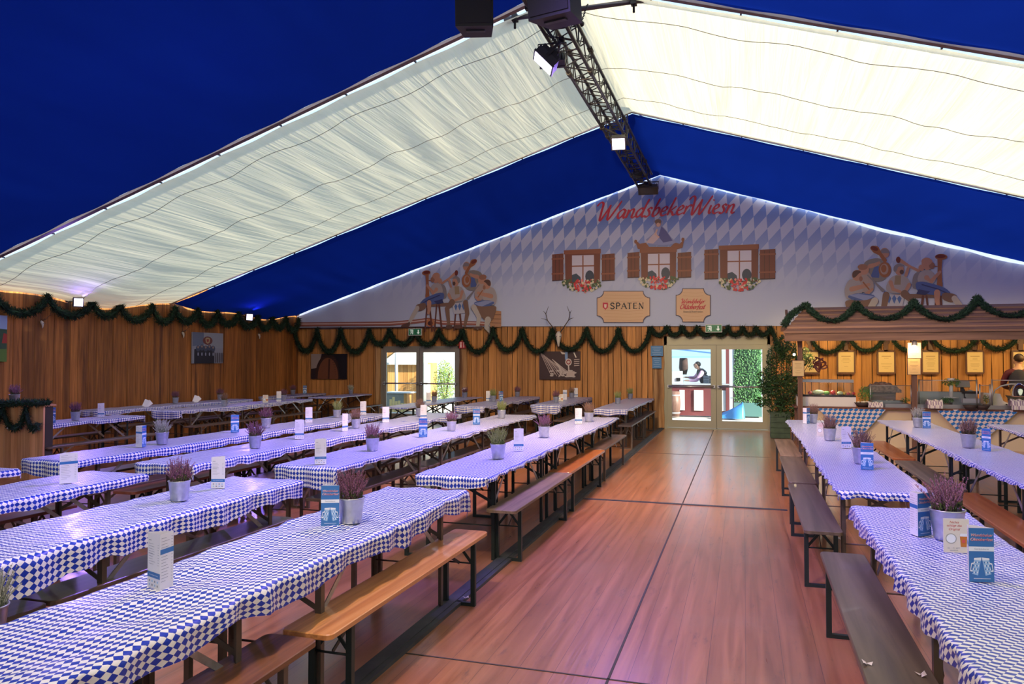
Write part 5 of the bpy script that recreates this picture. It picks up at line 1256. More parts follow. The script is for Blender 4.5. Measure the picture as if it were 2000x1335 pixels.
def skull(label, p, s, fw):
    r = thing('antlered_skull', label, 'antlers', p, {'back': 0, 'left': PI / 2}[fw], 'mounted skulls'); bone = mat('bone', (0.58, 0.54, 0.47), 0.6); horn = mat('antler_brown', (0.07, 0.05, 0.04), 0.6)
    g = MB(); g.smooth = True
    g.tube([(0, -0.02, 0.10 * s), (0, -0.05, 0.02 * s), (0, -0.07, -0.10 * s), (0, -0.07, -0.22 * s), (0, -0.06, -0.30 * s)], [0.045 * s, 0.085 * s, 0.06 * s, 0.035 * s, 0.025 * s], 10)
    for sx in (-1, 1): g.ball((sx * 0.05 * s, -0.07, -0.02 * s), 0.035 * s)
    g.build('skull', bone, r)
    g = MB()
    for sx in (-1, 1): g.ball((sx * 0.052 * s, -0.105, -0.03 * s), 0.018 * s)
    g.build('eye_socket', black, r)
    for sx in (-1, 1):
        g = MB(); g.tube([(sx * 0.03 * s, -0.03, 0.07 * s), (sx * 0.15 * s, -0.08, 0.22 * s), (sx * 0.30 * s, -0.12, 0.42 * s), (sx * 0.34 * s, -0.14, 0.60 * s), (sx * 0.26 * s, -0.15, 0.80 * s)], [0.016 * s, 0.014 * s, 0.013 * s, 0.011 * s, 0.004 * s], 7)
        g.tube([(sx * 0.30 * s, -0.12, 0.42 * s), (sx * 0.38 * s, -0.16, 0.46 * s), (sx * 0.46 * s, -0.2, 0.47 * s)][::1], [0.011 * s, 0.008 * s, 0.003 * s], 6); g.tube([(sx * 0.34 * s, -0.14, 0.60 * s), (sx * 0.40 * s, -0.2, 0.68 * s)], [0.01 * s, 0.003 * s], 6)
        g.tube([(sx * 0.08 * s, -0.05, 0.13 * s), (sx * 0.07 * s, -0.13, 0.2 * s), (sx * 0.1 * s, -0.17, 0.26 * s)], [0.01 * s, 0.008 * s, 0.003 * s], 6); g.build('antler', horn, r)
    return r
skull('large antlered skull hanging on the back wall over a dark picture', at(1092, 655, y=18.98), 0.95, 'back')
for lab, px, py in (('small antlered skull on the left wall, nearest the camera', 78, 630), ('small antlered skull on left wall beside the group picture', 354, 651), ('small antlered skull on left wall nearest the back corner', 503, 654)):
    skull(lab, at(px, py, x=XL + 0.04), 0.34, 'left')
grn = mat('exit_green', (0.02, 0.22, 0.10), 0.4); wht = mat('sign_white', (0.75, 0.8, 0.78), 0.4, emit=(0.8, 1, 0.9), es=0.25)
def exit_sign(label, px, py):
    p = at(px, py, y=19.0); r = thing('exit_sign', label, 'sign', p, 0, 'green exit signs'); g = MB(); g.box((0, 0, 0), (0.40, 0.05, 0.20)); g.build('sign_box', mat('sign_case', (0.55, 0.58, 0.55), 0.5), r)
    g = MB(); g.box((0, -0.026, 0), (0.37, 0.004, 0.165)); g.build('sign_panel', mat('exit_green', (0, 0, 0)), r)
    g = MB(); Y = -0.030
    def pl(pts): g.poly([(x, Y, z) for x, z in pts])
    pl([(.09, .06), (.12, .06), (.12, -.01), (.15, -.01), (.105, -.065), (.06, -.01), (.09, -.01)])
    pl([(-.15, .065), (-.05, .065), (-.05, -.065), (-.075, -.065), (-.075, .045), (-.15, .045)])
    pl(ell(-.10, .032, .012, .012, 8)); pl([(-.12, .015), (-.095, .018), (-.088, -.02), (-.11, -.025)]); pl(seg(-.11, -.02, -.135, -.06, .012)); pl(seg(-.095, -.02, -.08, -.045, .012)); pl(seg(-.12, .012, -.145, -.005, .01)); pl(seg(-.095, .012, -.07, .0, .01))
    g.build('running_figure', wht, r); return r
exit_sign('green exit sign above the left glass door', 811, 648); exit_sign('green exit sign above the aisle glass doors', 1394, 641)
p = at(903, 673, y=19.1); r = thing('fire_sign', 'small red fire-extinguisher sign beside the left glass door', 'sign', p)
g = MB(); g.box((0, 0, 0), (0.20, 0.012, 0.20)); g.build('sign_plate', mat('sign_red', (0.45, 0.03, 0.04), 0.4), r)
g = MB()
for pts in ([(-.07, .07), (-.01, .07), (-.01, .03), (-.07, .03)], [(-.065, .015), (-.015, .015), (-.015, -.075), (-.065, -.075)], [(.03, .05), (.055, .05), (.055, -.075), (.03, -.075)], [(.02, .07), (.07, .06), (.07, .05), (.02, .055)]): g.poly([(x, -0.008, z) for x, z in pts])
g.build('sign_symbol', mat('sign_pink', (0.75, 0.55, 0.55), 0.5), r)
for lab, c0, c1 in (('larger upper blue notice board left of the aisle doors', (1271, 675), (1295, 695)), ('lower blue notice board left of the aisle doors', (1274, 697), (1292, 719))):
    A, B = at(*c0, y=19.1), at(*c1, y=19.1); r = thing('notice_board', lab, 'sign', ((A.x + B.x) / 2, 19.1, (A.z + B.z) / 2)); w, h = B.x - A.x, A.z - B.z
    g = MB(); g.box((0, 0, 0), (w, 0.02, h)); g.build('board', mat('notice_blue', (0.05, 0.20, 0.45), 0.45), r)
    g = MB()
    for k in range(5): z = h * (0.36 - k * 0.17); ww = w * (0.38 - 0.07 * (k % 3)); g.box((0, -0.012, z), (ww * 2, 0.003, h * 0.035))
    g.build('writing', mat('notice_writing', (0.30, 0.48, 0.72), 0.5), r)

# ------------------------------------------------------------------ plank counter at the far left
plank_p = wood('counter_planks', (0.55, 0.25, 0.11), (0.78, 0.42, 0.22), 'Z', 0.8, 0.5, tone=0.2, worn=0.15, wornc=(0.2, 0.08, 0.03))
pc_ = thing('plank_counter', 'light plank-clad counter with fir garland at the far left', 'counter', (-10.6, 8.1, 0)); x1 = at(88, 938, z=0).x + 10.6
g = MB(); boards(g, x1 - 2.2, x1, lambda a: [(0.0, 1.07)], 'X', 0.2, 31, 0.09, 0.15, 0.0, 0.004)
g2 = MB(); a = x1 - 2.2; rnd = random.Random(4)
while a < x1 - 0.01:
    w = min(rnd.uniform(.09, .15), x1 - a); g2.t = rnd.random(); g2.box((a + w / 2, 0.17, 0.535), (w - 0.004, 0.03, 1.07)); a += w
g2.build('front_cladding', plank_p, pc_)
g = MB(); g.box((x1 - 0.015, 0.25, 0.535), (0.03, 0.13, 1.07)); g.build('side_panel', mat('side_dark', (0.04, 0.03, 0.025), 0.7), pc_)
g = MB(); g.box((x1 - 1.1, 0.24, 1.085), (2.24, 0.22, 0.03)); g.build('counter_top', plank_p, pc_)
X0 = -10.6; yF = 8.1 + 0.13
P_c = []
pkx = [x1 - 2.1 + X0, x1 - 1.35 + X0, at(15, 800, y=8.25).x, at(60, 800, y=8.25).x, x1 + X0 + 0.02]
for a, b in zip(pkx, pkx[1:]): P_c += swag((a, yF, 1.06), (b, yF, 1.06 if b < pkx[-1] else 0.92), at(34, 838, y=8.25).z + 0.02, 14)
P_t = [(x1 - 2.1 + X0, yF + 0.02, 1.12)] + [(x1 + X0 + 0.03 - 0.15 * k, yF + 0.02, 1.12 + 0.01 * math.sin(k)) for k in range(13, -1, -1)] + [(x1 + X0 + 0.03, yF + 0.04 * k, 1.13) for k in range(1, 5)]
garland([P_c, P_t], 0.065, 'green fir garland draped over the plank counter at far left', (0, -1, 0), 800, 6, 0.009)

# ------------------------------------------------------------------ serving bar on the right
YC = 16.4
def bp(px, py, y=YC): return at(px, py, y=y)
XB0, XB1 = bp(1556, 791).x, 8.2
ZC = bp(1700, 795).z
bar_top = wood('bar_top', (0.10, 0.035, 0.02), (0.17, 0.065, 0.035), 'X', 0.8, 0.35, coat=0.2); cream = mat('bar_cream', (0.62, 0.50, 0.30), 0.5); roofw = wood('roof_planks', (0.19, 0.095, 0.06), (0.40, 0.22, 0.14), 'X', 0.8, 0.65, tone=0.25, worn=0.3, wornc=(0.08, 0.04, 0.03)); postw = wood('bar_post', (0.11, 0.05, 0.03), (0.18, 0.09, 0.055), 'Z', 0.8, 0.6)
bar = thing('serving_counter', 'long cream-fronted serving counter with dark wooden top at the bar', 'counter', (XB0, YC, 0)); LW = XB1 - XB0
g = MB(); g.box((LW / 2 + 0.12, 0.10, (ZC - 0.03) / 2), (LW - 0.3, 0.08, ZC - 0.03)); g.build('front_panel', cream, bar)
g = MB(); g.box((0.09, 0.08, (ZC - 0.03) / 2), (0.16, 0.14, ZC - 0.03)); g.build('corner_post', postw, bar)
g = MB(); g.box((LW / 2, 0.35, ZC - 0.018), (LW + 0.1, 0.78, 0.036)); g.build('counter_top', bar_top, bar)
g = MB(); g.box((LW / 2, 0.70, (ZC - 0.04) / 2), (LW, 0.04, ZC - 0.04)); g.build('rear_panel', postw, bar)
val_m = lozenge('valance_lozenge', (0.01, 0.14, 0.42), (0.62, 0.54, 0.50), 0.095, 0.078, 0.7, 0.0, shear=-0.35, bump=0.05)
for k, (a, b, c, lab) in enumerate((((1597, 797), (1732, 798), (1668, 868), 'left'), ((1828, 799), (1992, 801), (1905, 874), 'right'))):
    A, B, Cc = bp(*a, YC - 0.05), bp(*b, YC - 0.05), bp(*c, YC - 0.05); g = MB(); n = 10; g.smooth = True
    rows = []
    for i in range(n + 1):
        t = i / n; row = []
        for j in range(13):
            s = j / 12; L_ = A.lerp(Cc, t); R_ = B.lerp(Cc, t); p = L_.lerp(R_, s)
            p.y += 0.012 * math.sin(p.x * 14) * (0.3 + t) + 0.012; row.append((g.vert(p - Vector((XB0, YC, 0))), (p.x, p.z)))
        rows.append(row)
    for i in range(n):
        for j in range(12): q = [rows[i][j], rows[i + 1][j], rows[i + 1][j + 1], rows[i][j + 1]]; g.face([a_[0] for a_ in q], [a_[1] for a_ in q])
    o = g.build('valance', val_m); o.location = (XB0, YC, 0); tag(o, f'pointed blue and white lozenge cloth on the counter front, the {lab} one', 'cloth', 'pointed lozenge cloths on the bar')
# roof
EV0, EV1, RD = bp(1532, 665, 16.05), bp(1530, 650, 16.0), bp(1572, 601, 17.15)
XR1 = 8.3
rf = thing('bar_roof', 'wooden plank roof over the serving bar, hung with a garland', 'roof', (EV0.x, 16, EV0.z)); O = Vector((EV0.x, 16, EV0.z))
g = MB(); n = 6; rnd = random.Random(8)
e, rdg = Vector((EV1.x, 15.98, EV1.z)), Vector((RD.x, 17.15, RD.z))
for k in range(n):
    g.t = rnd.random(); a = e.lerp(rdg, k / n); b = e.lerp(rdg, (k + 1.06) / n); up = Vector((0, -0.5, 0.9)) * 0.012 * (1)
    nseg = 1
    pts = [Vector((a.x, a.y, a.z + 0.035)), Vector((XR1, a.y, a.z + 0.035)), Vector((XR1, b.y, b.z)), Vector((b.x, b.y, b.z))]
    top_ = [g.vert(p - O) for p in pts]; bot_ = [g.vert(p - O - Vector((0, 0, 0.055))) for p in pts]
    g.face(top_); g.face(bot_[::-1])
    for i in range(4): g.face((top_[i], bot_[i], bot_[(i + 1) % 4], top_[(i + 1) % 4]))
g.build('roof_plank_deck', roofw, rf)
g = MB(); g.box(((XR1 - EV0.x) / 2, 0.0, (EV1.z - EV0.z) / 2 - 0.01), (XR1 - EV0.x, 0.04, (EV1.z - EV0.z))); g.build('fascia', roofw, rf)
g = MB()
for q in range(10): g.bar(Vector((0.1 + q * 0.8, 0.05, 0.03)), Vector((0.1 + q * 0.8, 1.2, RD.z - EV0.z - 0.06)), 0.05, 0.07)
g.build('rafters', postw, rf)
g = MB(); g.box(((XR1 - EV0.x) / 2, 1.55, 2.42 - EV0.z), (XR1 - EV0.x, 0.08, 0.09)); g.build('lamp_rail', postw, rf)
for px, lab in ((1563, 'left end'), (1786, 'middle')):
    p = bp(px, 790, 16.30); g = MB(); zb = 0.0 if lab != 'middle' else 0
    g.box((0, 0, (EV0.z + 0.05) / 2), (0.09, 0.09, EV0.z + 0.05)); o = g.build('roof_post', postw, None, (p.x, YC - 0.10, 0)); tag(o, f'brown square post carrying the bar roof at its {lab}', 'post', 'posts of the bar roof')
o = None
g = MB(); g.box((0, 0, (EV0.z + 0.05) / 2), (0.09, 0.09, EV0.z + 0.05)); o = g.build('roof_post', postw, None, (7.6, YC - 0.10, 0)); tag(o, 'brown square post carrying the bar roof beyond the right edge', 'post', 'posts of the bar roof')
def onroof(px, py):
    # point on the sloping roof seen at this pixel
    w = CAMR @ Vector(((px - CX) / FPX, -(py - CY) / FPX, 1.0)); d = rdg - e; s = d.z / (17.15 - 15.98)
    t = (e.z - HC - s * 15.98) / (w.z - s * w.y); p = w * t + Vector((0, 0, HC)); return p + Vector((0, 0, 0.02))
P_r = [onroof(1531, 640), onroof(1545, 620), onroof(1575, 600)]
seq = [((1575, 600), (1672, 598), 632), ((1672, 598), (1784, 594), 628), ((1784, 594), (1907, 587), 629), ((1907, 587), (2040, 583), 622), ((2040, 583), (2180, 580), 620)]
for a, b, lo in seq:
    for i in range(16):
        t = i / 16; k = (4 * t * (1 - t)) ** 0.8; y = a[1] + (b[1] - a[1]) * t; P_r.append(onroof(a[0] + (b[0] - a[0]) * t, y + (lo - y) * k))
garland([P_r], 0.075, 'green fir garland waving across the bar roof', (0, -0.6, 0.6), 700, 7, 0.012)
P_i = []
for (a, b, lo) in (((1586, 664), (1648, 664), 688), ((1661, 663), (1722, 663), 685), ((1743, 662), (1808, 664), 685), ((1820, 661), (1904, 661), 686), ((1914, 660), (1983, 659), 682)):
    P_i.append(swag(wp(*a, 19.1), wp(*b, 19.1), wp(a[0], lo, 19.1).z, 14) + [wp(*b, 19.1)])
garland(P_i, 0.09, 'green fir garland on the plank wall behind the bar', (0, -1, 0), 520, 8)
# menu boards shaped like chopping boards
board_m = wood('chopping_board', (0.09, 0.035, 0.025), (0.14, 0.06, 0.045), 'Z', 0.8, 0.5); parch = mat('parchment', (0.68, 0.52, 0.27), 0.6); ink2 = mat('brown_ink', (0.28, 0.18, 0.09), 0.7)
def paper_lines(w, h, seed, y0, m=ink2):
    g = MB(); rnd = random.Random(seed)
    g.box((0, y0, h * 0.30), (w * 0.6, 0.002, h * 0.025))
    for k in range(9):
        if rnd.random() < 0.25: continue
        g.box((0, y0, h * (0.2 - k * 0.07)), (w * rnd.uniform(0.25, 0.7), 0.002, h * 0.012))
    return g
def menu_board(label, px, handle, y=19.17):
    A, B = wp(px - 15.5, 687.5, y), wp(px + 15, 726.5, y); w, h = B.x - A.x, A.z - B.z
    r = thing('menu_board', label, 'menu board', ((A.x + B.x) / 2, y, (A.z + B.z) / 2), 0, 'menu boards on the bar wall')
    g = MB(); o = [(x, z) for x, z in roundrect(w * 1.22, h * 1.22, 0.05)]; g.prism(o, -0.02, 0.02, 'Y')
    if handle: g.box((0, 0, h * 0.61 + 0.09), (0.09, 0.04, 0.24)); g.lathe([(0.085, -0.018), (0.085, 0.018)], n=16) if False else g.prism([(0.085 * math.cos(t * PI / 8), h * 0.61 + 0.20 + 0.085 * math.sin(t * PI / 8)) for t in range(16)], -0.021, 0.021, 'Y')
    g.build('board', board_m, r)
    g = MB(); g.box((0, -0.023, 0), (w, 0.003, h)); ms_ = g.build('menu_sheet', parch, r)
    paper_lines(w, h, int(px), -0.026).build('writing', ink2, ms_)
for px, lab, hd in ((1583, 'paper menu board behind the hanging pretzels', 1), (1652.5, 'paper menu board above the glass food display', 1), (1731, 'paper menu board left of the middle roof post', 1), (1817.5, 'paper menu board right of the middle roof post', 1), (1904, 'paper menu board above the till screen', 1), (1994, 'paper menu board behind the man at the bar', 1)): menu_board(lab, px, hd)
for lab, c0, c1, col in (('brown-framed paper menu on the left end post of the bar', (1548, 704), (1570, 734), (0.60, 0.45, 0.22)), ('brightly lit white notice on the middle post of the bar', (1773, 669), (1799, 699), (0.72, 0.66, 0.5)), ('yellow paper menu low on the middle post of the bar', (1773, 700), (1798, 731), (0.68, 0.47, 0.2))):
    A, B = bp(*c0, 16.22), bp(*c1, 16.22); w, h = B.x - A.x, A.z - B.z; r = thing('posted_menu', lab, 'menu', ((A.x + B.x) / 2, 16.235, (A.z + B.z) / 2), 0, 'papers on the bar posts')
    g = MB(); g.box((0, 0, 0), (w * 1.1, 0.012, h * 1.06)); g.build('backing', board_m, r); g = MB(); g.box((0, -0.008, 0), (w, 0.003, h)); g.build('menu_sheet', mat('sheet_%d' % c0[1], col, 0.6), r); paper_lines(w, h, c0[1], -0.0105).build('writing', ink2, r)
# lamps of the bar
WARM = (1.0, 0.62, 0.25)
lamp_on = mat('warm_bulb', (1, 0.8, 0.5), 0.3, emit=(1.0, 0.78, 0.45), es=12.0); lampb = mat('orange_shade', (0.9, 0.4, 0.1), 0.4, emit=(1.0, 0.42, 0.06), es=1.6)
r = thing('spot_lamp', 'small lit spot lamp over the papers on the middle bar post', 'lamp', bp(1786, 669, 16.08))
g = MB(); g.lathe([(0.02, 0.05), (0.045, 0.03), (0.055, -0.05)], n=16, cap1=False); g.build('lamp_shade', mat('lamp_grey', (0.45, 0.42, 0.38), 0.4, 0.5), r); g = MB(); g.ball((0, 0, -0.035), 0.035); g.build('bulb', lamp_on, r)
add_light('POINT', bp(1786, 680, 16.08), None, 9, WARM, 0.03)
r = thing('orange_lamp', 'glowing orange cylinder lamp at the left end of the bar', 'lamp', bp(1561, 683, 16.9))
g = MB(); g.lathe([(0.045, -0.12), (0.045, 0.15)], n=16); g.build('lamp_shade', lampb, r); g = MB(); g.tube([(0, 0, 0.15), (0, 0, 0.86)], 0.008, 6); g.build('cord', black, r)
for k, (px, py) in enumerate(((1551, 692), (1562, 692))):
    r = thing('bulb_lamp', ['small bright bulb left of the orange lamp', 'small bright bulb under the orange lamp'][k], 'lamp', bp(px, py, 16.8), 0, 'bulbs at the bar end'); g = MB(); g.ball((0, 0, 0), 0.028); g.build('bulb', lamp_on, r); g = MB(); g.tube([(0, 0, 0.02), (0, 0, 0.85)], 0.004, 5); g.build('cord', black, r)
for x in (XB0 + 0.6, 2.9, 4.4, 6.0, 7.4):
    r = thing('downlight', f'warm downlight under the bar roof, hidden behind its fascia, {["far left", "left", "middle", "right", "far right"][[XB0 + 0.6, 2.9, 4.4, 6.0, 7.4].index(x)]}', 'lamp', (x, 17.55, 2.32), 0, 'downlights in the bar roof')
    g = MB(); g.lathe([(0.06, 0.06), (0.07, 0.0)], n=16, cap1=False); g.build('lamp_shade', blackm, r); g = MB(); g.lathe([(0.055, 0.008), (0.055, 0.012)], n=16); g.build('bulb', lamp_on, r)
    add_light('SPOT', (x, 17.55, 2.30), (x, 19.2, 1.35), 95, (1.0, 0.66, 0.22), 0.06, 140, 0.8)
# ------------------------------------------------------------------ things on the bar
steelb = mat('brushed_steel', (0.42, 0.41, 0.40), 0.35, 0.85); whitep = mat('white_panel', (0.72, 0.68, 0.62), 0.4, coat=0.2); rdv = mat('tomato_red', (0.6, 0.03, 0.02), 0.3, coat=0.4); yel = mat('pepper_yellow', (0.7, 0.42, 0.04), 0.35, coat=0.3); org = mat('carrot_orange', (0.72, 0.25, 0.03), 0.4)
lett = mat('lettuce', (0.22, 0.42, 0.07), 0.6, var=0.3, vscale=30); lettw = mat('cut_cabbage', (0.62, 0.68, 0.38), 0.6, var=0.2, vscale=40); herb = mat('herb_green', (0.05, 0.17, 0.03), 0.7); herb2 = mat('herb_light', (0.12, 0.30, 0.06), 0.7); bread = mat('dumpling_cream', (0.66, 0.56, 0.38), 0.7); wovn = mat('dark_basket', (0.04, 0.025, 0.02), 0.7)
def leafball(g, c, rx, ry, rz, n, s, seed, mats_n=2, n0=0):
    rnd = random.Random(seed); c = Vector(c)
    for i in range(n):
        a = rnd.uniform(0, 2 * PI); h = rnd.uniform(-1, 1); q = math.sqrt(1 - h * h); rr = rnd.random() ** 0.35
        d = Vector((q * math.cos(a) * rx, q * math.sin(a) * ry, h * rz)) * rr; p = c + d
        u = Vector((rnd.gauss(0, 1), rnd.gauss(0, 1), rnd.gauss(0, 1))).normalized(); v = u.orthogonal().normalized(); w = s * rnd.uniform(0.6, 1.3)
        g.cur = n0 + rnd.randrange(mats_n); g.poly([p - u * w, p + v * w * 0.35, p + u * w, p - v * w * 0.35])
ZD = ZC + 0.0
A, B = bp(1557, 775, 16.55), bp(1672, 790, 16.55); dc = thing('food_display', 'glass food display with white base on the left end of bar', 'display case', ((A.x + B.x) / 2, 16.75, ZC)); w = B.x - A.x
zb = bp(1600, 774, 16.55).z - ZC; zg = bp(1600, 746, 16.75).z - ZC
g = MB(); g.box((0, 0, zb / 2), (w, 0.40, zb)); g.build('base', whitep, dc); g = MB(); g.box((0, 0, zb + 0.012), (w, 0.42, 0.024)); g.build('trim', black, dc)
g = MB(); g.box((0.04, 0.05, zg + 0.03), (w - 0.14, 0.34, 0.06)); g.build('lid', steelb, dc)
g = MB(); g.box((0.04, -0.16, (zb + zg) / 2 + 0.01), (w - 0.16, 0.005, zg - zb - 0.03)); g.box((-w / 2 + 0.12, 0.02, (zb + zg) / 2 + 0.01), (0.005, 0.34, zg - zb - 0.03)); g.box((w / 2 - 0.04, 0.02, (zb + zg) / 2 + 0.01), (0.005, 0.34, zg - zb - 0.03)); g.build('pane', glass, dc)
add_light('AREA', (dc.location.x, 16.78, ZC + zg - 0.02), (dc.location.x, 16.7, ZC), 3.0, (1.0, 0.95, 0.75), 0.3)
zf = ZC + zb + 0.03
def food(name, lab, px, py, r, m, sq=(1, 1, 1), y=16.72, grp='food in the glass display', extra=None):
    p = at(px, py, y=y); rt = thing(name, lab, 'food', (p.x, y, zf)); rt['group'] = grp
    g = MB(); g.ball((0, 0, r * sq[2]), r, 12, 8, sq); g.build('flesh', m, rt)
    if extra is not None: g = MB(); extra(g, r, sq); g.build('stalk', herb, rt)
    return rt
stk = lambda g, r, sq: [g.poly([(0, 0, 2 * r * sq[2]), (0.02 * math.cos(k), 0.02 * math.sin(k), 2 * r * sq[2] + 0.004), (0.012 * math.cos(k + .6), 0.012 * math.sin(k + .6), 2 * r * sq[2] - 0.002)]) for k in range(6)]
for nm, lab, px, r_, m, sq in (('cabbage', 'pale cut cabbage at the left of the glass display', 1598, 0.075, lettw, (1.6, 1, .7)), ('lettuce', 'green lettuce left of the big tomato in the display', 1614, 0.05, lett, (1.3, 1, .8)), ('tomato', 'big red tomato in the middle of the glass display', 1627, 0.055, rdv, (1, 1, .9)), ('cauliflower', 'pale cauliflower right of the big tomato', 1641, 0.05, lettw, (1.3, 1, .8)),
    ('pepper', 'yellow pepper in the right half of the display', 1649, 0.035, yel, (1, 1, 1)), ('tomato', 'dark red tomato low on the right of the display', 1657, 0.033, rdv, (1.1, 1, .9)), ('tomato', 'red tomato at the right glass of the display', 1667, 0.035, rdv, (1, 1, 1)), ('tomato', 'red tomato at the left end of the display', 1582, 0.042, rdv, (1, 1, .9)), ('squash', 'orange squash at the left end of the display', 1590, 0.04, org, (1, 1, 1.1)), ('squash', 'orange squash at the right end of the display', 1661, 0.036, org, (1, 1, 1.2))):
    back = 'squash' in nm; food(nm, lab, px, 760, r_, m, sq, 16.84 if back else 16.68, extra=stk)
def herbpot(lab, px, w_, h_, y, seed, zbase=None, m=(herb, herb2)):
    p = at(px, 780, y=y); r = thing('herb_pot', lab, 'herbs', (p.x, y, ZC if zbase is None else zbase), 0, 'herb pots on the bar')
    g = MB(); g.lathe([(0.045, 0), (0.06, 0.08)], n=14); g.build('pot', mat('clay', (0.25, 0.16, 0.10), 0.7), r); g = MB(); leafball(g, (0, 0, 0.08 + h_ / 2), w_ / 2, w_ / 2, h_ / 2, int(500 * w_ * h_ / 0.06), 0.016, seed); g.tube([(0, 0, 0.08), (0, 0, 0.08 + h_ * .6)], 0.006, 5); g.build('foliage', list(m), r)
herbpot('tall bushy green herb right of the glass display', 1690, 0.30, 0.34, 16.7, 1); herbpot('low green herb left of the middle bar post', 1768, 0.18, 0.12, 16.75, 2); herbpot('low green herb beside the middle towel', 1850, 0.24, 0.13, 16.85, 3); herbpot('small green herb behind the glass guard', 1926, 0.12, 0.20, 16.75, 4, m=(herb2, yel))
# little wooden house with a rough bark roof
r = thing('bark_house', 'small wooden stall with a rounded bark roof on the bar', 'decoration', (at(1720, 780, y=17.2).x, 17.05, ZC)); 
g = MB(); g.box((0, 0, 0.14), (0.46, 0.25, 0.28)); g.build('body', wood('stall_wood', (0.10, 0.07, 0.05), (0.2, 0.14, 0.1), 'X', 0.8, 0.7), r)
g = MB(); nn = 14
o = [(-0.34 + 0.68 * k / nn, 0.29 + 0.20 * math.sin(PI * (k + 1.2) / (nn + 2.4)) + 0.02 * math.sin(k * 2.7)) for k in range(nn + 1)] + [(0.34, 0.28), (-0.34, 0.28)]
g.prism(o[::-1], -0.17, 0.17, 'Y'); g.build('bark_roof', mat('bark', (0.17, 0.11, 0.08), 0.9, var=0.5, vscale=25, bump=0.8), r)
def pan(lab, px, w_, y, fill, h_=0.07, cat='serving tray', nm='serving_tray'):
    p = at(px, 780, y=y); r = thing(nm, lab, cat, (p.x, y, ZC), 0, 'trays on the bar'); g = MB(); g.prism(roundrect(w_, 0.28, 0.03), 0, 0.006); 
    for a, b, c, d in ((0, -.137, w_ - .03, .006), (0, .137, w_ - .03, .006)): g.box((a, b, h_ / 2), (c, d, h_))
    for sx in (-1, 1): g.box((sx * (w_ / 2 - .008), 0, h_ / 2), (.006, .27, h_))
    g.build('tray', steelb, r)
    if fill: g = MB(); rnd = random.Random(int(px)); [g.ball((rnd.uniform(-w_ / 2 + .04, w_ / 2 - .04), rnd.uniform(-.1, .1), h_ * 0.75 + rnd.uniform(0, .015)), rnd.uniform(.018, .028), 7, 5) for k in range(26)]; o = g.build('filling', fill, r); o['kind'] = 'stuff'
pan('steel tray of cream dumplings beside the bark-roofed stall', 1731, 0.6, 16.95, bread, 0.12); pan('steel tray right of the middle bar post', 1806, 0.36, 16.85, None, 0.10); pan('long steel tray beneath the till', 1885, 0.52, 16.85, None, 0.10)
pan('wide raised steel tray behind the middle glass guard', 1832, 0.9, 17.15, None, 0.30)
def bowl(lab, px, y, rr, m, fill=None, h=0.07):
    p = at(px, 795, y=y); r = thing('bowl', lab, 'bowl', (p.x, y, ZC), 0, 'bowls on the bar'); g = MB(); g.lathe([(rr * .6, 0), (rr, h), (rr * .93, h), (rr * .55, .012)], n=22); g.build('bowl_body', m, r)
    if fill: g = MB(); rnd = random.Random(2); [g.ball((rnd.uniform(-.6, .6) * rr, rnd.uniform(-.5, .5) * rr, h + .01), .03, 7, 5, (1, 1, .6)) for k in range(12)]; o = g.build('filling', fill, r); o['kind'] = 'stuff'
bowl('dark round basket in front, left of the pair near the till', 1895, 16.33, 0.13, wovn, h=0.08); bowl('dark round basket in front, right of the pair near the till', 1919, 16.33, 0.13, wovn, h=0.08); bowl('black bowl of pale rolls beside the glass display', 1685, 16.5, 0.16, wovn, bread, 0.09)
tow_m = mat('towel_white', (0.66, 0.60, 0.52), 0.85); tow_l = mat('towel_stripe', (0.30, 0.22, 0.28), 0.85)
for lab, px, hh in (('plaid white tea towel beside the black bowl', 1711, 0.11), ('plaid white tea towel hanging from the bar right of the middle post', 1828, 0.17), ('plaid white tea towel hanging from the bar at the right photo edge', 1993, 0.2)):
    p = at(px, 790, y=16.28); r = thing('tea_towel', lab, 'towel', (p.x, 16.36, ZC), 0, 'tea towels'); g = MB(); g.smooth = True; n = 12; W_ = 0.27
    prof = [(0.22, 0.006), (0.12, hh * .9), (0.04, hh), (-0.02, hh * .85), (-0.045, hh * .4), (-0.045, 0.004)]
    V = [[g.vert((-W_ / 2 + W_ * i / n, a + 0.012 * math.sin(i * 1.7), b + 0.012 * math.sin(i * 1.1 + a * 9) * (b > .02))) for a, b in prof] for i in range(n + 1)]
    for i in range(n):
        for j in range(len(prof) - 1): g.cur = 1 if (i % 4 == 1 or j == 3) and (i + j) % 2 else 0; g.face((V[i][j], V[i][j + 1], V[i + 1][j + 1], V[i + 1][j]))
    g.build('cloth', [tow_m, tow_l], r)
def guard(lab, p0, p1, ztop, y=16.62):
    A, B = at(p0, 780, y=y), at(p1, 780, y=y); r = thing('glass_guard', lab, 'glass guard', ((A.x + B.x) / 2, y, ZC), 0, 'glass guards on the bar'); w = B.x - A.x; h = at(p0, ztop, y=y).z - ZC
    g = MB(); g.box((0, 0, h / 2 + .03), (w, .006, h - .06)); g.build('pane', glass, r); g = MB(); g.tube([(-w / 2, 0, h), (w / 2, 0, h)], 0.008, 6); g.build('rail', steelb, r)
    for s in (-1, 1): g = MB(); g.tube([(s * w / 2, 0, 0), (s * w / 2, 0, h + .02)], 0.014, 8); g.build('guard_post', steelb, r)
guard('glass guard left of the middle bar post', 1700, 1780, 752); guard('glass guard before the steel trays right of middle post', 1795, 1908, 742); guard('glass guard before the till', 1914, 1934, 752); guard('glass guard at the right edge before the man', 1938, 2060, 742)
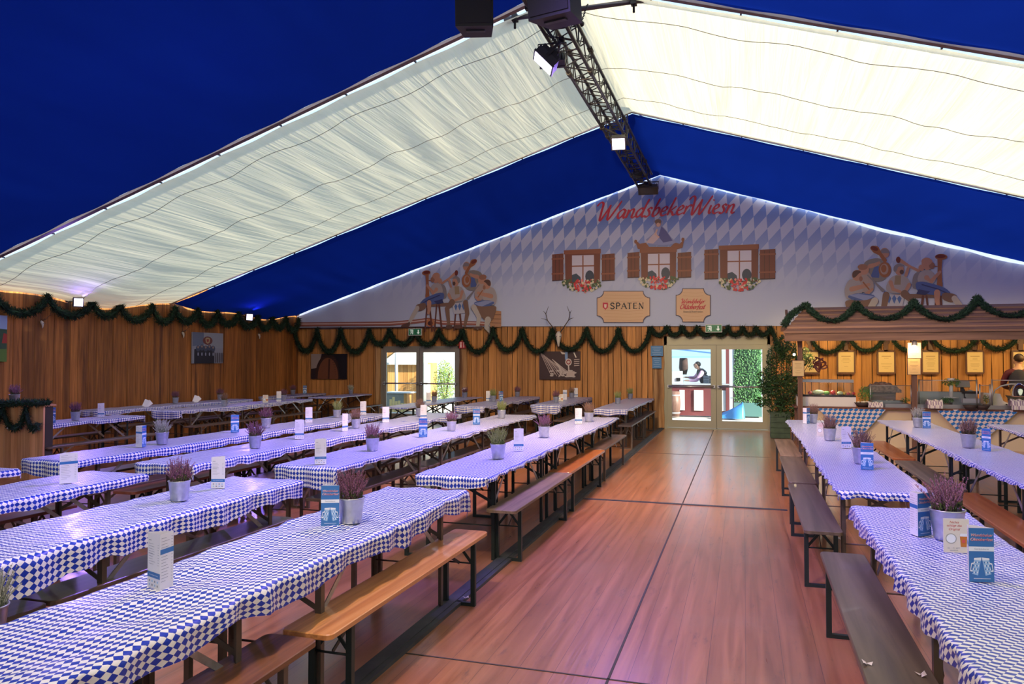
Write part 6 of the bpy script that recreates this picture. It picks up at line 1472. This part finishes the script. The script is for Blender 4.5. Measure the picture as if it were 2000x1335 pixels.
# steel front shelf strip
A, B = bp(1722, 790, 16.6), bp(1990, 790, 16.6)
g = MB(); g.box((0, 0, 0.035), (XB1 - A.x - 0.1, 0.05, 0.07)); tag(g.build('steel_ledge', steelb, None, ((A.x + XB1) / 2, 16.55, ZC)), 'long brushed steel ledge along the back of the bar top', 'ledge')
# till with screen
r = thing('till', 'till with dark tilted screen on a stand behind the bar', 'till', (at(1882, 780, y=17.0).x, 17.08, ZC))
g = MB(); g.box((0, 0, .01), (.25, .2, .02)); g.tube([(0, 0, 0), (0, .02, .42)], .035, 8); g.build('stand', blackm, r); g = MB(); g.box((0, -.03, .46), (.25, .03, .13), Matrix.Rotation(-.35, 3, 'X')); g.build('screen', mat('screen_grey', (0.20, 0.18, 0.17), .3), r); g = MB(); g.box((0.12, -.08, .30), (.30, .14, .05)); g.build('keyboard', black, r)
r = thing('meat_slicer', 'steel slicer machine beside the till', 'slicer', (at(1897, 780, y=16.9).x, 17.0, ZC)); g = MB(); g.box((0, .02, .09), (.30, .26, .18)); g.build('body', whitep, r); g = MB(); g.M = Matrix.Translation((0, -.05, .25)) @ Matrix.Rotation(PI / 2, 4, 'X'); g.lathe([(.10, -.008), (.10, .008)], n=24); g.build('blade', steelb, r); g = MB(); g.bar((-.08, 0, .18), (-.1, 0, .36), .02, .02); g.build('handle', black, r)
r = thing('cake_stand', 'tall stand with white plate, parsley bush and cup on the bar', 'stand', (at(1858, 780, y=17.0).x, 17.0, ZC)); g = MB(); g.lathe([(.13, .18), (.14, .2), (.0, .205)], n=24, cap1=False); g.tube([(0, 0, 0), (0, 0, .18)], .03, 10); g.tube([(0, 0, .2), (0, 0, .44)], .035, 10); g.lathe([(.09, .0), (.08, .015)], n=20); g.build('stand_body', whitep, r)
g = MB(); leafball(g, (0, 0, .50), .17, .12, .09, 420, .02, 9); g.build('parsley', [herb2, herb], r); g = MB(); g.lathe([(.06, .52), (.07, .58)], n=18); g.build('cup', whitep, r)
r = thing('paper_dispenser', 'tilted white dispenser beside the man at the bar', 'dispenser', (at(1946, 780, y=16.9).x, 17.0, ZC)); g = MB(); g.prism([(-.22, 0.02), (.28, 0.02), (.26, .07), (.12, .14), (.07, .28), (-.22, .30)], -.1, .1, 'Y'); g.build('housing', whitep, r)
g = MB(); g.box((.17, -.11, .075), (.025, .01, .025)); g.box((.21, -.11, .075), (.025, .01, .025)); g.build('button', black, r)
r = thing('heat_lamp', 'chrome heat lamp on a curved arm at the right photo edge', 'lamp', (at(1941, 786, y=16.7).x, 16.8, ZC)); chrome = mat('chrome', (.7, .7, .7), .12, 1.0)
g = MB(); hx = at(1990, 740, y=16.8).x - r.location.x; g.tube([(0, 0, 0), (0, 0, .22), (.05, 0, .36), (.16, 0, .44), (.32, 0, .48), (hx, 0, .48)], .014, 8); g.build('arm', whitep, r); g = MB(); g.lathe([(.03, .50), (.10, .44), (.14, .36), (.14, .26), (.15, .25)], c=(hx, 0, 0), n=22, cap1=False); g.build('lamp_shade', chrome, r); g = MB(); g.ball((hx, 0, .30), .045); g.build('bulb', lamp_on, r)
add_light('POINT', (r.location.x + hx, 16.8, ZC + .2), None, 1.2, WARM, .04)
# pretzels hanging from the roof
pz = thing('hanging_pretzels', 'bunch of dark red-brown pretzels hanging at the bar', 'pretzels', at(1600, 668, y=17.0)); prm = mat('pretzel_brown', (0.16, 0.035, 0.02), 0.3, coat=0.5)
def pretz(c, s, rot):
    g = MB(); pts = []
    for k in range(40):
        t = 2 * PI * k / 40 ; pts.append(Vector((s * (1.0 * math.sin(t) + .45 * math.sin(3 * t)) * .8, 0.012 * math.sin(2 * t) - .0, s * (1.0 * math.cos(t) - .25 * math.cos(2 * t)) * .8)))
    M_ = Matrix.Translation(c) @ Matrix.Rotation(rot, 4, 'Z') @ Matrix.Rotation(rot * 2, 4, 'Y'); g.tube([M_ @ p for p in pts], .016, 8, closed=True); g.build('pretzel', prm, pz)
z0 = at(1600, 668, y=17.0).z
for px, py, s, ro in ((1597, 704, .09, .2), (1604, 707, .09, -.3), (1600, 717, .085, .5), (1608, 712, .08, -.1), (1595, 713, .08, -.6)): pretz(at(px, py, y=17.0) - Vector(pz.location), s, ro)
g = MB(); g.tube([(0, 0, .72), (0, 0, -.30)], .005, 5); g.build('string', black, pz)

# ------------------------------------------------------------------ potted tree by the doors
leafm = mat('leaf_dark', (0.025, 0.065, 0.02), 0.4, coat=0.2); leafm2 = mat('leaf_mid', (0.05, 0.12, 0.035), 0.4, coat=0.2); twig = mat('twig', (0.07, 0.045, 0.03), 0.8)
pl = thing('potted_tree', 'leafy dark green tree in a slatted green box beside the aisle doors', 'potted tree', (at(1524, 850, y=17.7).x, 17.75, 0)); bx = pl.location.x
zt = at(1524, 805, y=17.5).z; wbx = at(1543, 850, y=17.6).x - at(1504, 850, y=17.6).x
g = MB(); [g.box((0, 0, zt * (k + .5) / 5), (wbx, wbx * .9, zt / 5 - .012)) for k in range(5)]; g.box((0, 0, zt / 2), (wbx * .94, wbx * .84, zt * .98)); g.build('planter_box', mat('planter_green', (0.05, 0.09, 0.045), .6, var=.3), pl)
g = MB(); rnd = random.Random(12)
blobs = []
for px, py, rx, rz, n in ((1525, 760, .42, .40, 1500), (1500, 745, .26, .34, 700), (1545, 740, .25, .36, 650), (1515, 700, .20, .32, 450), (1545, 690, .22, .25, 500), (1528, 672, .18, .22, 350), (1568, 695, .18, .22, 260), (1490, 785, .2, .12, 220), (1530, 800, .34, .3, 800), (1556, 790, .1, .4, 300), (1528, 828, .22, .18, 260), (1505, 715, .12, .3, 120), (1582, 705, .12, .2, 90)):
    c = at(px, py, y=17.75) - Vector(pl.location); blobs.append(c); leafball(g, c, rx, rx * .8, rz, n, .038, int(px + py))
g.build('foliage', [leafm, leafm2], pl)
g = MB()
for c in blobs: g.tube([(0, 0, zt - .05), Vector(c) * .5 + Vector((0, 0, .25)), c], [.02, .012, .005], 6)
g.build('stems', twig, pl)

# ------------------------------------------------------------------ people
def skin_body(name, verts, edges, radii, m, parent, root=0, lvl=2):
    me = bpy.data.meshes.new(name); me.from_pydata([tuple(v) for v in verts], edges, []); o = bpy.data.objects.new(name, me); COL.objects.link(o)
    sk = o.modifiers.new('s', 'SKIN'); 
    for i, r_ in enumerate(radii): me.skin_vertices[0].data[i].radius = (r_, r_) if not isinstance(r_, tuple) else r_
    me.skin_vertices[0].data[root].use_root = True; sk.use_smooth_shade = True
    sb = o.modifiers.new('b', 'SUBSURF'); sb.levels = lvl; sb.render_levels = lvl
    dg = bpy.context.evaluated_depsgraph_get(); nm = bpy.data.meshes.new_from_object(o.evaluated_get(dg)); nm.name = name
    o2 = bpy.data.objects.new(name, nm); nm.materials.append(m) if not nm.materials else None
    for p in nm.polygons: p.use_smooth = True
    COL.objects.link(o2); o2.parent = parent; bpy.data.objects.remove(o); bpy.data.meshes.remove(me); return o2
skinm = mat('skin', (0.55, 0.32, 0.23), 0.55)
def person(label, loc, rz, H=1.78, lean=0.0, arms=None, colors=None, turn=0.0):
    """standing figure facing local -Y; lean bends the trunk forward; arms = (left elbow, left hand, right elbow, right hand)"""
    k = H / 1.78; r = thing('person', label, 'person', loc, rz)
    def T(x, y, z):                                       # bend above the hips
        if z > 0.95:
            h = z - 0.95; return Vector((x, y - h * math.sin(lean) + 0, 0.95 + h * math.cos(lean) - y * math.sin(lean) * 0)) * k
        return Vector((x, y, z)) * k
    sh, hip = 0.19, 0.095
    V = [T(0, 0, .95), T(0, .01, 1.12), T(0, .01, 1.32), T(0, .01, 1.47), T(0, -.0, 1.56), T(0, -.02, 1.66), T(0, -.02, 1.74)]
    E_ = [(0, 1), (1, 2), (2, 3), (3, 4), (4, 5), (5, 6)]; R_ = [.14, .115, .13, .075, .05, .085, .07]
    for s, (el, hd) in ((-1, (arms[0], arms[1])), (1, (arms[2], arms[3]))):
        b = len(V); V += [T(s * sh, .01, 1.43), Vector(el) * k, Vector(hd) * k]; E_ += [(3, b), (b, b + 1), (b + 1, b + 2)]; R_ += [.055, .040, .028]
        d = (Vector(hd) - Vector(el)).normalized(); side = d.cross(Vector((0, 0, 1))).normalized(); palm = Vector(hd) + d * .05
        c = len(V); V.append(palm * k); E_.append((b + 2, c)); R_.append((.030))
        for q in range(4):
            off = side * (.027 - .018 * q); ln = (.055, .062, .058, .045)[q]; p1 = palm + off + d * .035; p2 = p1 + d * ln + Vector((0, 0, -.018)); V += [p1 * k, p2 * k]; E_ += [(c, len(V) - 2), (len(V) - 2, len(V) - 1)]; R_ += [.009, .007]
        p1 = Vector(hd) + d * .02 + side * .03 * s; p2 = p1 + d * .035 + side * .018 * s; V += [p1 * k, p2 * k]; E_ += [(c, len(V) - 2), (len(V) - 2, len(V) - 1)]; R_ += [.011, .008]
    for s in (-1, 1):
        b = len(V); V += [T(s * hip, 0, .88), T(s * .11, -.02, .50), T(s * .11, .02, .09), T(s * .12, -.14, .03)]; E_ += [(0, b), (b, b + 1), (b + 1, b + 2), (b + 2, b + 3)]; R_ += [.095, .062, .042, .035]
    R_ = [x * k for x in R_]
    skin_body('body', V, E_, R_, skinm, r)
    Hc = T(0, -.02, 1.68)
    # face
    g = MB(); g.M = Matrix.Translation(Hc) @ Matrix.Rotation(turn, 4, 'Z') @ Matrix.Rotation(-lean * .5, 4, 'X') @ Matrix.Scale(k, 4)
    g.ball((0, 0, 0.005), .105, 14, 10, (.78, .95, 1.12)); g.tube([(0, -.095, .03), (0, -.115, -.01), (0, -.10, -.02)], [.008, .014, .008], 6)
    for s in (-1, 1): g.ball((s * .083, 0.0, 0), .022, 8, 6, (.4, .8, 1.2))
    g.build('head', skinm, r)
    g = MB(); g.M = Matrix.Translation(Hc) @ Matrix.Rotation(turn, 4, 'Z') @ Matrix.Rotation(-lean * .5, 4, 'X') @ Matrix.Scale(k, 4)
    for s in (-1, 1): g.ball((s * .034, -.092, .02), .007, 8, 6)
    g.build('eyes', black, r)
    g = MB(); g.M = Matrix.Translation(Hc) @ Matrix.Rotation(turn, 4, 'Z') @ Matrix.Rotation(-lean * .5, 4, 'X') @ Matrix.Scale(k, 4); g.box((0, -.094, -.045), (.045, .012, .009)); g.build('mouth', mat('lips', (.35, .12, .1), .5), r)
    g = MB(); g.M = Matrix.Translation(Hc) @ Matrix.Rotation(turn, 4, 'Z') @ Matrix.Rotation(-lean * .5, 4, 'X') @ Matrix.Scale(k, 4); g.smooth = True
    g.ball((0, .022, .045), .108, 16, 12, (.82, .95, .92)); g.build('hair', colors['hair'], r)
    # clothes: a shade larger than the body
    VV = [T(0, 0, .93), T(0, .01, 1.12), T(0, .01, 1.30), T(0, .01, 1.42), T(0, .01, 1.54)]; ee = [(0, 1), (1, 2), (2, 3), (3, 4)]; rr = [.175, .168, .205, .185, .095]
    for s in (-1, 1): b = len(VV); VV += [T(s * sh * 1.0, .01, 1.43)]; ee += [(3, b)]; rr += [.105]
    skin_body('vest' if 'vest' in colors else 'jacket', VV, ee, [x * k for x in rr], colors.get('vest', colors.get('jacket')), r)
    VV = [T(0, .01, 1.44)]; ee = []; rr = [.09]
    for s, (el, hd) in ((-1, (arms[0], arms[1])), (1, (arms[2], arms[3]))):
        b = len(VV); a, c, d = T(s * sh, .01, 1.43), Vector(el) * k, Vector(hd) * k; VV += [a, c, c.lerp(d, .8)]; ee += [(0, b), (b, b + 1), (b + 1, b + 2)]; rr += [.083, .058, .043]
    skin_body('sleeves', VV, ee, [x * k for x in rr], colors['sleeve'], r)
    VV = [T(0, 0, .93)]; ee = []; rr = [.165]
    for s in (-1, 1): b = len(VV); VV += [T(s * hip, 0, .86), T(s * .11, -.02, .50), T(s * .11, .02, .10)]; ee += [(0, b), (b, b + 1), (b + 1, b + 2)]; rr += [.115, .08, .062]
    skin_body('trousers', VV, ee, [x * k for x in rr], colors['trousers'], r)
    for s in (-1, 1): g = MB(); g.ball((s * .12 * k, -.08 * k, .04 * k), .07 * k, 12, 8, (.7, 1.7, .55)); g.build('shoe', black, r)
    return r
p = at(1989, 700, y=18.0)
pr1 = person('person in dark jacket with maroon sleeves behind the bar', (p.x, 18.0, 0), PI * 0.92, 1.84, 0.12, ((-.27, -.08, 1.18), (-.15, -.34, 1.08), (.27, -.08, 1.18), (.15, -.34, 1.08)),
       {'hair': mat('hair_brown', (.045, .025, .018), .6), 'jacket': mat('jacket_slate', (.02, .022, .035), .7), 'sleeve': mat('sleeve_maroon', (.09, .008, .015), .7), 'trousers': mat('trousers_dark', (.02, .02, .03), .8)}, 0.5)
p = at(1352, 705, y=24.2)
pr2 = person('person in pink shirt and dark vest leaning over the outdoor booth', (p.x + .42, 24.62, 0), -PI * .42, 1.72, .42, ((-.28, -.35, 1.2), (-.18, -.62, 1.22), (.25, -.38, 1.12), (.10, -.66, 1.12)),
       {'hair': mat('hair_dark', (.02, .013, .012), .6), 'vest': mat('vest_navy', (.012, .016, .03), .7), 'sleeve': mat('shirt_pink', (.62, .36, .55), .7), 'trousers': mat('trousers_dark', (0, 0, 0))})

# ------------------------------------------------------------------ outside behind the glass doors
g = MB(); g.box((-2, 46, -0.09), (70, 53.2, 0.1)); struct(g.build('ground_outside', mat('paving', (0.50, 0.48, 0.44), .8, var=.15, vscale=1.5)))
maroon = mat('booth_maroon', (.20, .045, .05), .6); bwhite = mat('booth_white', (.75, .78, .8), .5); pblue = mat('awning_blue', (.25, .45, .75), .6)
YO = 23.9
def op(px, py, y=YO): return at(px, py, y=y)
A, B = op(1300, 752), op(1424, 804); bo = thing('outdoor_booth', 'white and maroon drinks booth outside the aisle doors', 'booth', (A.x, YO, 0)); w = B.x - A.x; ht = op(1350, 751).z
g = MB(); g.box((w / 2, .2, ht / 2), (w, .38, ht)); g.build('counter_body', maroon, bo)
for a, b in ((1323, 1333), (1351, 1369), (1404, 1412)): g = MB(); g.box(((op(a, 1).x + op(b, 1).x) / 2 - A.x, -.012, ht * .5), (op(b, 1).x - op(a, 1).x, .02, ht * .66)); g.build('white_panel', bwhite, bo)
g = MB(); g.box((w / 2, .18, ht + .02), (w + .1, .5, .04)); g.build('counter_top', mat('booth_top', (.5, .52, .55), .4), bo)
for px in (1302, 1416): g = MB(); g.box((op(px, 1).x - A.x, 0, 1.5), (.10, .10, 3.0)); g.build('post', maroon, bo)
g = MB(); g.box((w / 2, 2.2, 1.4), (w, .06, 2.8)); g.build('rear_wall', mat('booth_pale', (.55, .66, .75), .7), bo)
g = MB(); z1 = op(1350, 695).z; g.poly([(-.1, -.1, z1), (w * .75, -.1, z1), (w * .75, 1.8, z1 + .7), (-.1, 1.8, z1 + .7)]); g.poly([(-.1, -.1, z1), (w * .75, -.1, z1), (w * .75, -.12, z1 - .06), (-.1, -.12, z1 - .06)]); g.build('awning', pblue, bo)
r = thing('coffee_machine', 'white machine standing at the left of the outdoor booth', 'machine', (op(1318, 750).x, YO + .3, ht + .04)); g = MB(); g.box((0, 0, .19), (.42, .35, .38)); g.build('body', bwhite, r); g = MB(); g.box((.1, -.18, .12), (.12, .03, .1)); g.build('drip_tray', black, r)
for k, px in enumerate((1380, 1392)): r = thing('box_stack', ['grey crate on the outdoor booth beside the leaning person', 'grey crate on the outdoor booth by its post'][k], 'crate', (op(px, 750).x, YO + .4, ht + .04), 0, 'crates on the outdoor booth'); g = MB(); [g.box((0, 0, .04 + q * .08), (.22, .3, .07)) for q in range(3)]; g.build('crate_body', mat('crate_grey', (.2, .23, .28), .6), r)
r = thing('dark_sack', 'dark brown hanging bundle in the outdoor booth', 'bundle', op(1335, 712, YO + 1.2)); g = MB(); g.lathe([(.03, .35), (.13, .2), (.15, -.1), (.10, -.32)], n=14); g.build('bundle', mat('dark_brown_sack', (.06, .03, .025), .9, var=.4, bump=.5), r); g = MB(); g.tube([(0, 0, .3), (0, 0, .75)], .01, 5); g.build('string', black, r)
r = thing('barrel', 'wooden barrel with pale hoops outside the aisle doors', 'barrel', (op(1315, 800, 23.3).x, 23.45, 0)); hb = at(1315, 764, y=23.3).z; g = MB(); g.lathe([(.17, 0), (.21, hb * .5), (.18, hb)], n=20); g.build('staves', wood('barrel_wood', (.14, .07, .05), (.24, .13, .1), 'Z'), r)
for z in (.15, .85): g = MB(); g.lathe([(.19, hb * z - .02), (.2, hb * z + .02)], n=20, cap0=False, cap1=False); g.build('hoop', mat('hoop_pale', (.5, .5, .52), .5), r)
# hedge and tarp
c = op(1460, 735, 24.4); hd = thing('hedge', 'clipped green hedge outside the right door leaf', 'hedge', (c.x, 24.4, 0)); g = MB(); h0, h1 = at(1460, 785, y=24.4).z, at(1460, 676, y=24.4).z; wh = at(1488, 700, y=24.4).x - at(1434, 700, y=24.4).x
rnd = random.Random(3)
lh = [mat('hedge_a', (.07, .22, .06), .6), mat('hedge_b', (.13, .33, .09), .6), mat('hedge_c', (.05, .15, .06), .6)]
for i in range(3800):
    p = Vector((rnd.uniform(-.5, .5) * wh, -.3 + .25 * rnd.random() ** 2, rnd.uniform(h0, h1))); u = Vector((rnd.gauss(0, 1), rnd.gauss(0, .5), rnd.gauss(0, 1))).normalized(); v = u.orthogonal().normalized(); s = rnd.uniform(.02, .04); g.cur = rnd.randrange(3); g.poly([p - u * s, p + v * s * .6, p + u * s, p - v * s * .6])
g.cur = 2; g.box((0, .1, (h0 + h1) / 2), (wh * .95, .5, (h1 - h0) * .96)); g.build('foliage', lh, hd)
g = MB(); g.box((0, -.05, h0 / 2), (wh, .6, h0)); g.build('planter_box', mat('planter_teal', (.12, .27, .25), .6), hd)
c = op(1428, 800, 23.2); tp = MB(); tp.smooth = True; L0, L1 = at(1404, 810, y=23.2).x, at(1455, 810, y=23.2).x; n, m_ = 26, 12; V = []
for i in range(n + 1):
    u = i / n; row = []
    for j in range(m_ + 1):
        v = j / m_; hgt = (.10 + .42 * u ** 1.3) * math.sin(PI * min(1, .12 + v * .88)) ** .7; hgt *= 1 if u < .93 else (1 - u) / .07 * .8 + .2
        row.append(tp.vert((L0 + (L1 - L0) * u, 23.0 + .55 * v + .05 * math.sin(u * 7 + v * 3), max(.0, hgt + .03 * math.sin(u * 5 + v * 17) * math.sin(PI * v)) if 0 < j < m_ else 0.0)))
    V.append(row)
for i in range(n):
    for j in range(m_): tp.face((V[i][j], V[i + 1][j], V[i + 1][j + 1], V[i][j + 1]))
tag(tp.build('tarpaulin', mat('tarp_blue', (.05, .25, .62), .45)), 'crumpled bright blue tarpaulin on the ground outside the doors', 'tarpaulin')
for px, lab in ((1428, 'thin grey post outside between booth and hedge'),): g = MB(); g.tube([(op(px, 1, 24.2).x, 24.2, 0), (op(px, 1, 24.2).x, 24.2, 3.2)], .04, 8); tag(g.build('post', mat('post_grey', (.3, .36, .45), .5)), lab, 'post')
# pale wall far behind, so the view ends on something
g = MB(); g.box((-3, 36, 1.2), (34, .2, 2.4)); tag(g.build('far_fence', mat('far_pale', (.62, .66, .68), .8)), 'pale fence far behind the outdoor booths', 'fence')
# wooden huts outside the left door
hw = wood('hut_wood', (.60, .26, .06), (.80, .44, .14), 'Z', .6, .6, tone=.2); YH = 24.6
def oh(px, py, y=YH): return at(px, py, y=y)
A, B = oh(758, 713), oh(822, 762); ht = oh(790, 708).z; hu = thing('wooden_hut', 'orange-brown plank hut with pale roof outside the left door', 'hut', (A.x, YH, 0)); w = B.x - A.x
g = MB(); rnd = random.Random(6); a = 0
while a < w: g.t = rnd.random(); ww = min(.16, w - a); g.box((a + ww / 2, 0, ht / 2), (ww - .01, .04, ht)); a += .16
g.box((w / 2, .8, ht / 2), (w - .05, 1.5, ht - .02)); g.build('plank_wall', hw, hu)
g = MB(); z2 = oh(800, 683).z; g.poly([(-.15, -.2, ht), (w + .35, -.2, ht), (w + .35, 1.2, ht + .75), (.2, 1.2, ht + .75)]); g.box((w / 2 + .1, -.2, ht - .03), (w + .5, .03, .08)); g.build('roof', mat('hut_roof', (.75, .72, .6), .6), hu)
r = thing('stove_pipe', 'pale grey pipe standing before the plank hut', 'pipe', (oh(774, 762, 24.2).x, 24.2, 0)); g = MB(); g.tube([(0, 0, 0), (0, 0, 2.6)], .055, 12); g.build('pipe', mat('pipe_pale', (.5, .48, .46), .4, .3), r)
r = thing('hut', 'orange plank shed at the left edge of the left door', 'hut', (oh(748, 760, 25.6).x, 25.6, 0)); g = MB(); [g.box((.16 * k, 0, 1.4), (.15, .04, 2.8)) for k in range(9)]; g.build('plank_wall', hw, r)
A, B = oh(756, 767, 23.2), oh(790, 795, 23.2); r = thing('grey_cabinet', 'grey cabinet with orange side outside the left door', 'cabinet', ((A.x + B.x) / 2, 23.4, 0)); g = MB(); g.box((0, 0, A.z / 2), (B.x - A.x, .5, A.z)); g.build('body', mat('cab_grey', (.22, .22, .19), .6), r); g = MB(); g.box(((B.x - A.x) / 2 + .06, 0, A.z / 2), (.12, .52, A.z)); g.build('side_board', hw, r)
g = MB(); g.box((.1, 0, A.z + .02), (B.x - A.x + .3, .6, .04)); g.build('top', bwhite, r)
for k in range(6):
    p = at(763 + k * 5.5, 790, y=22.6); hh = (.42, .50, .36, .38, .30, .30)[k]; g = MB(); g.box((0, 0, hh / 2), (.075, .03, hh)); tag(g.build('fence_board', wood('fence_yellow', (.62, .46, .16), (.75, .6, .28), 'Z'), None, (p.x, 22.6, 0)), f'short yellow plank outside the left door, {["first", "second", "third", "fourth", "fifth", "sixth"][k]} from the left', 'plank', 'yellow planks')
A, B = oh(824, 711, 23.6), oh(840, 790, 23.6); g = MB(); g.box((0, 0, A.z / 2), (B.x - A.x, .25, A.z)); tag(g.build('white_pillar', mat('pillar_white', (.78, .76, .66), .7), None, ((A.x + B.x) / 2, 23.5, 0)), 'bright white pillar seen through the left glass door', 'pillar')
c = oh(868, 740, 24.2); bs = thing('bush', 'sunlit yellow-green bush outside the left door', 'bush', (c.x, 24.2, 0)); g = MB(); leafball(g, (0, 0, at(868, 740, y=24.2).z - .1), .40, .4, .78, 2600, .034, 5, 3); g.build('foliage', [mat('bush_a', (.22, .32, .05), .6), mat('bush_b', (.35, .42, .08), .6), mat('bush_c', (.10, .20, .04), .6)], bs); g = MB(); [g.tube([(0, 0, 0), (.2 * math.cos(k), .15 * math.sin(k), 1.3)], .018, 6) for k in range(5)]; g.build('stems', twig, bs)
for l, n_ in LABELS.items():
    if len(l.split()) > 16 or len(l.split()) < 4: print('LABEL LEN', len(l.split()), l)
    if len(n_) > 1: print('LABEL DUP', n_, l)
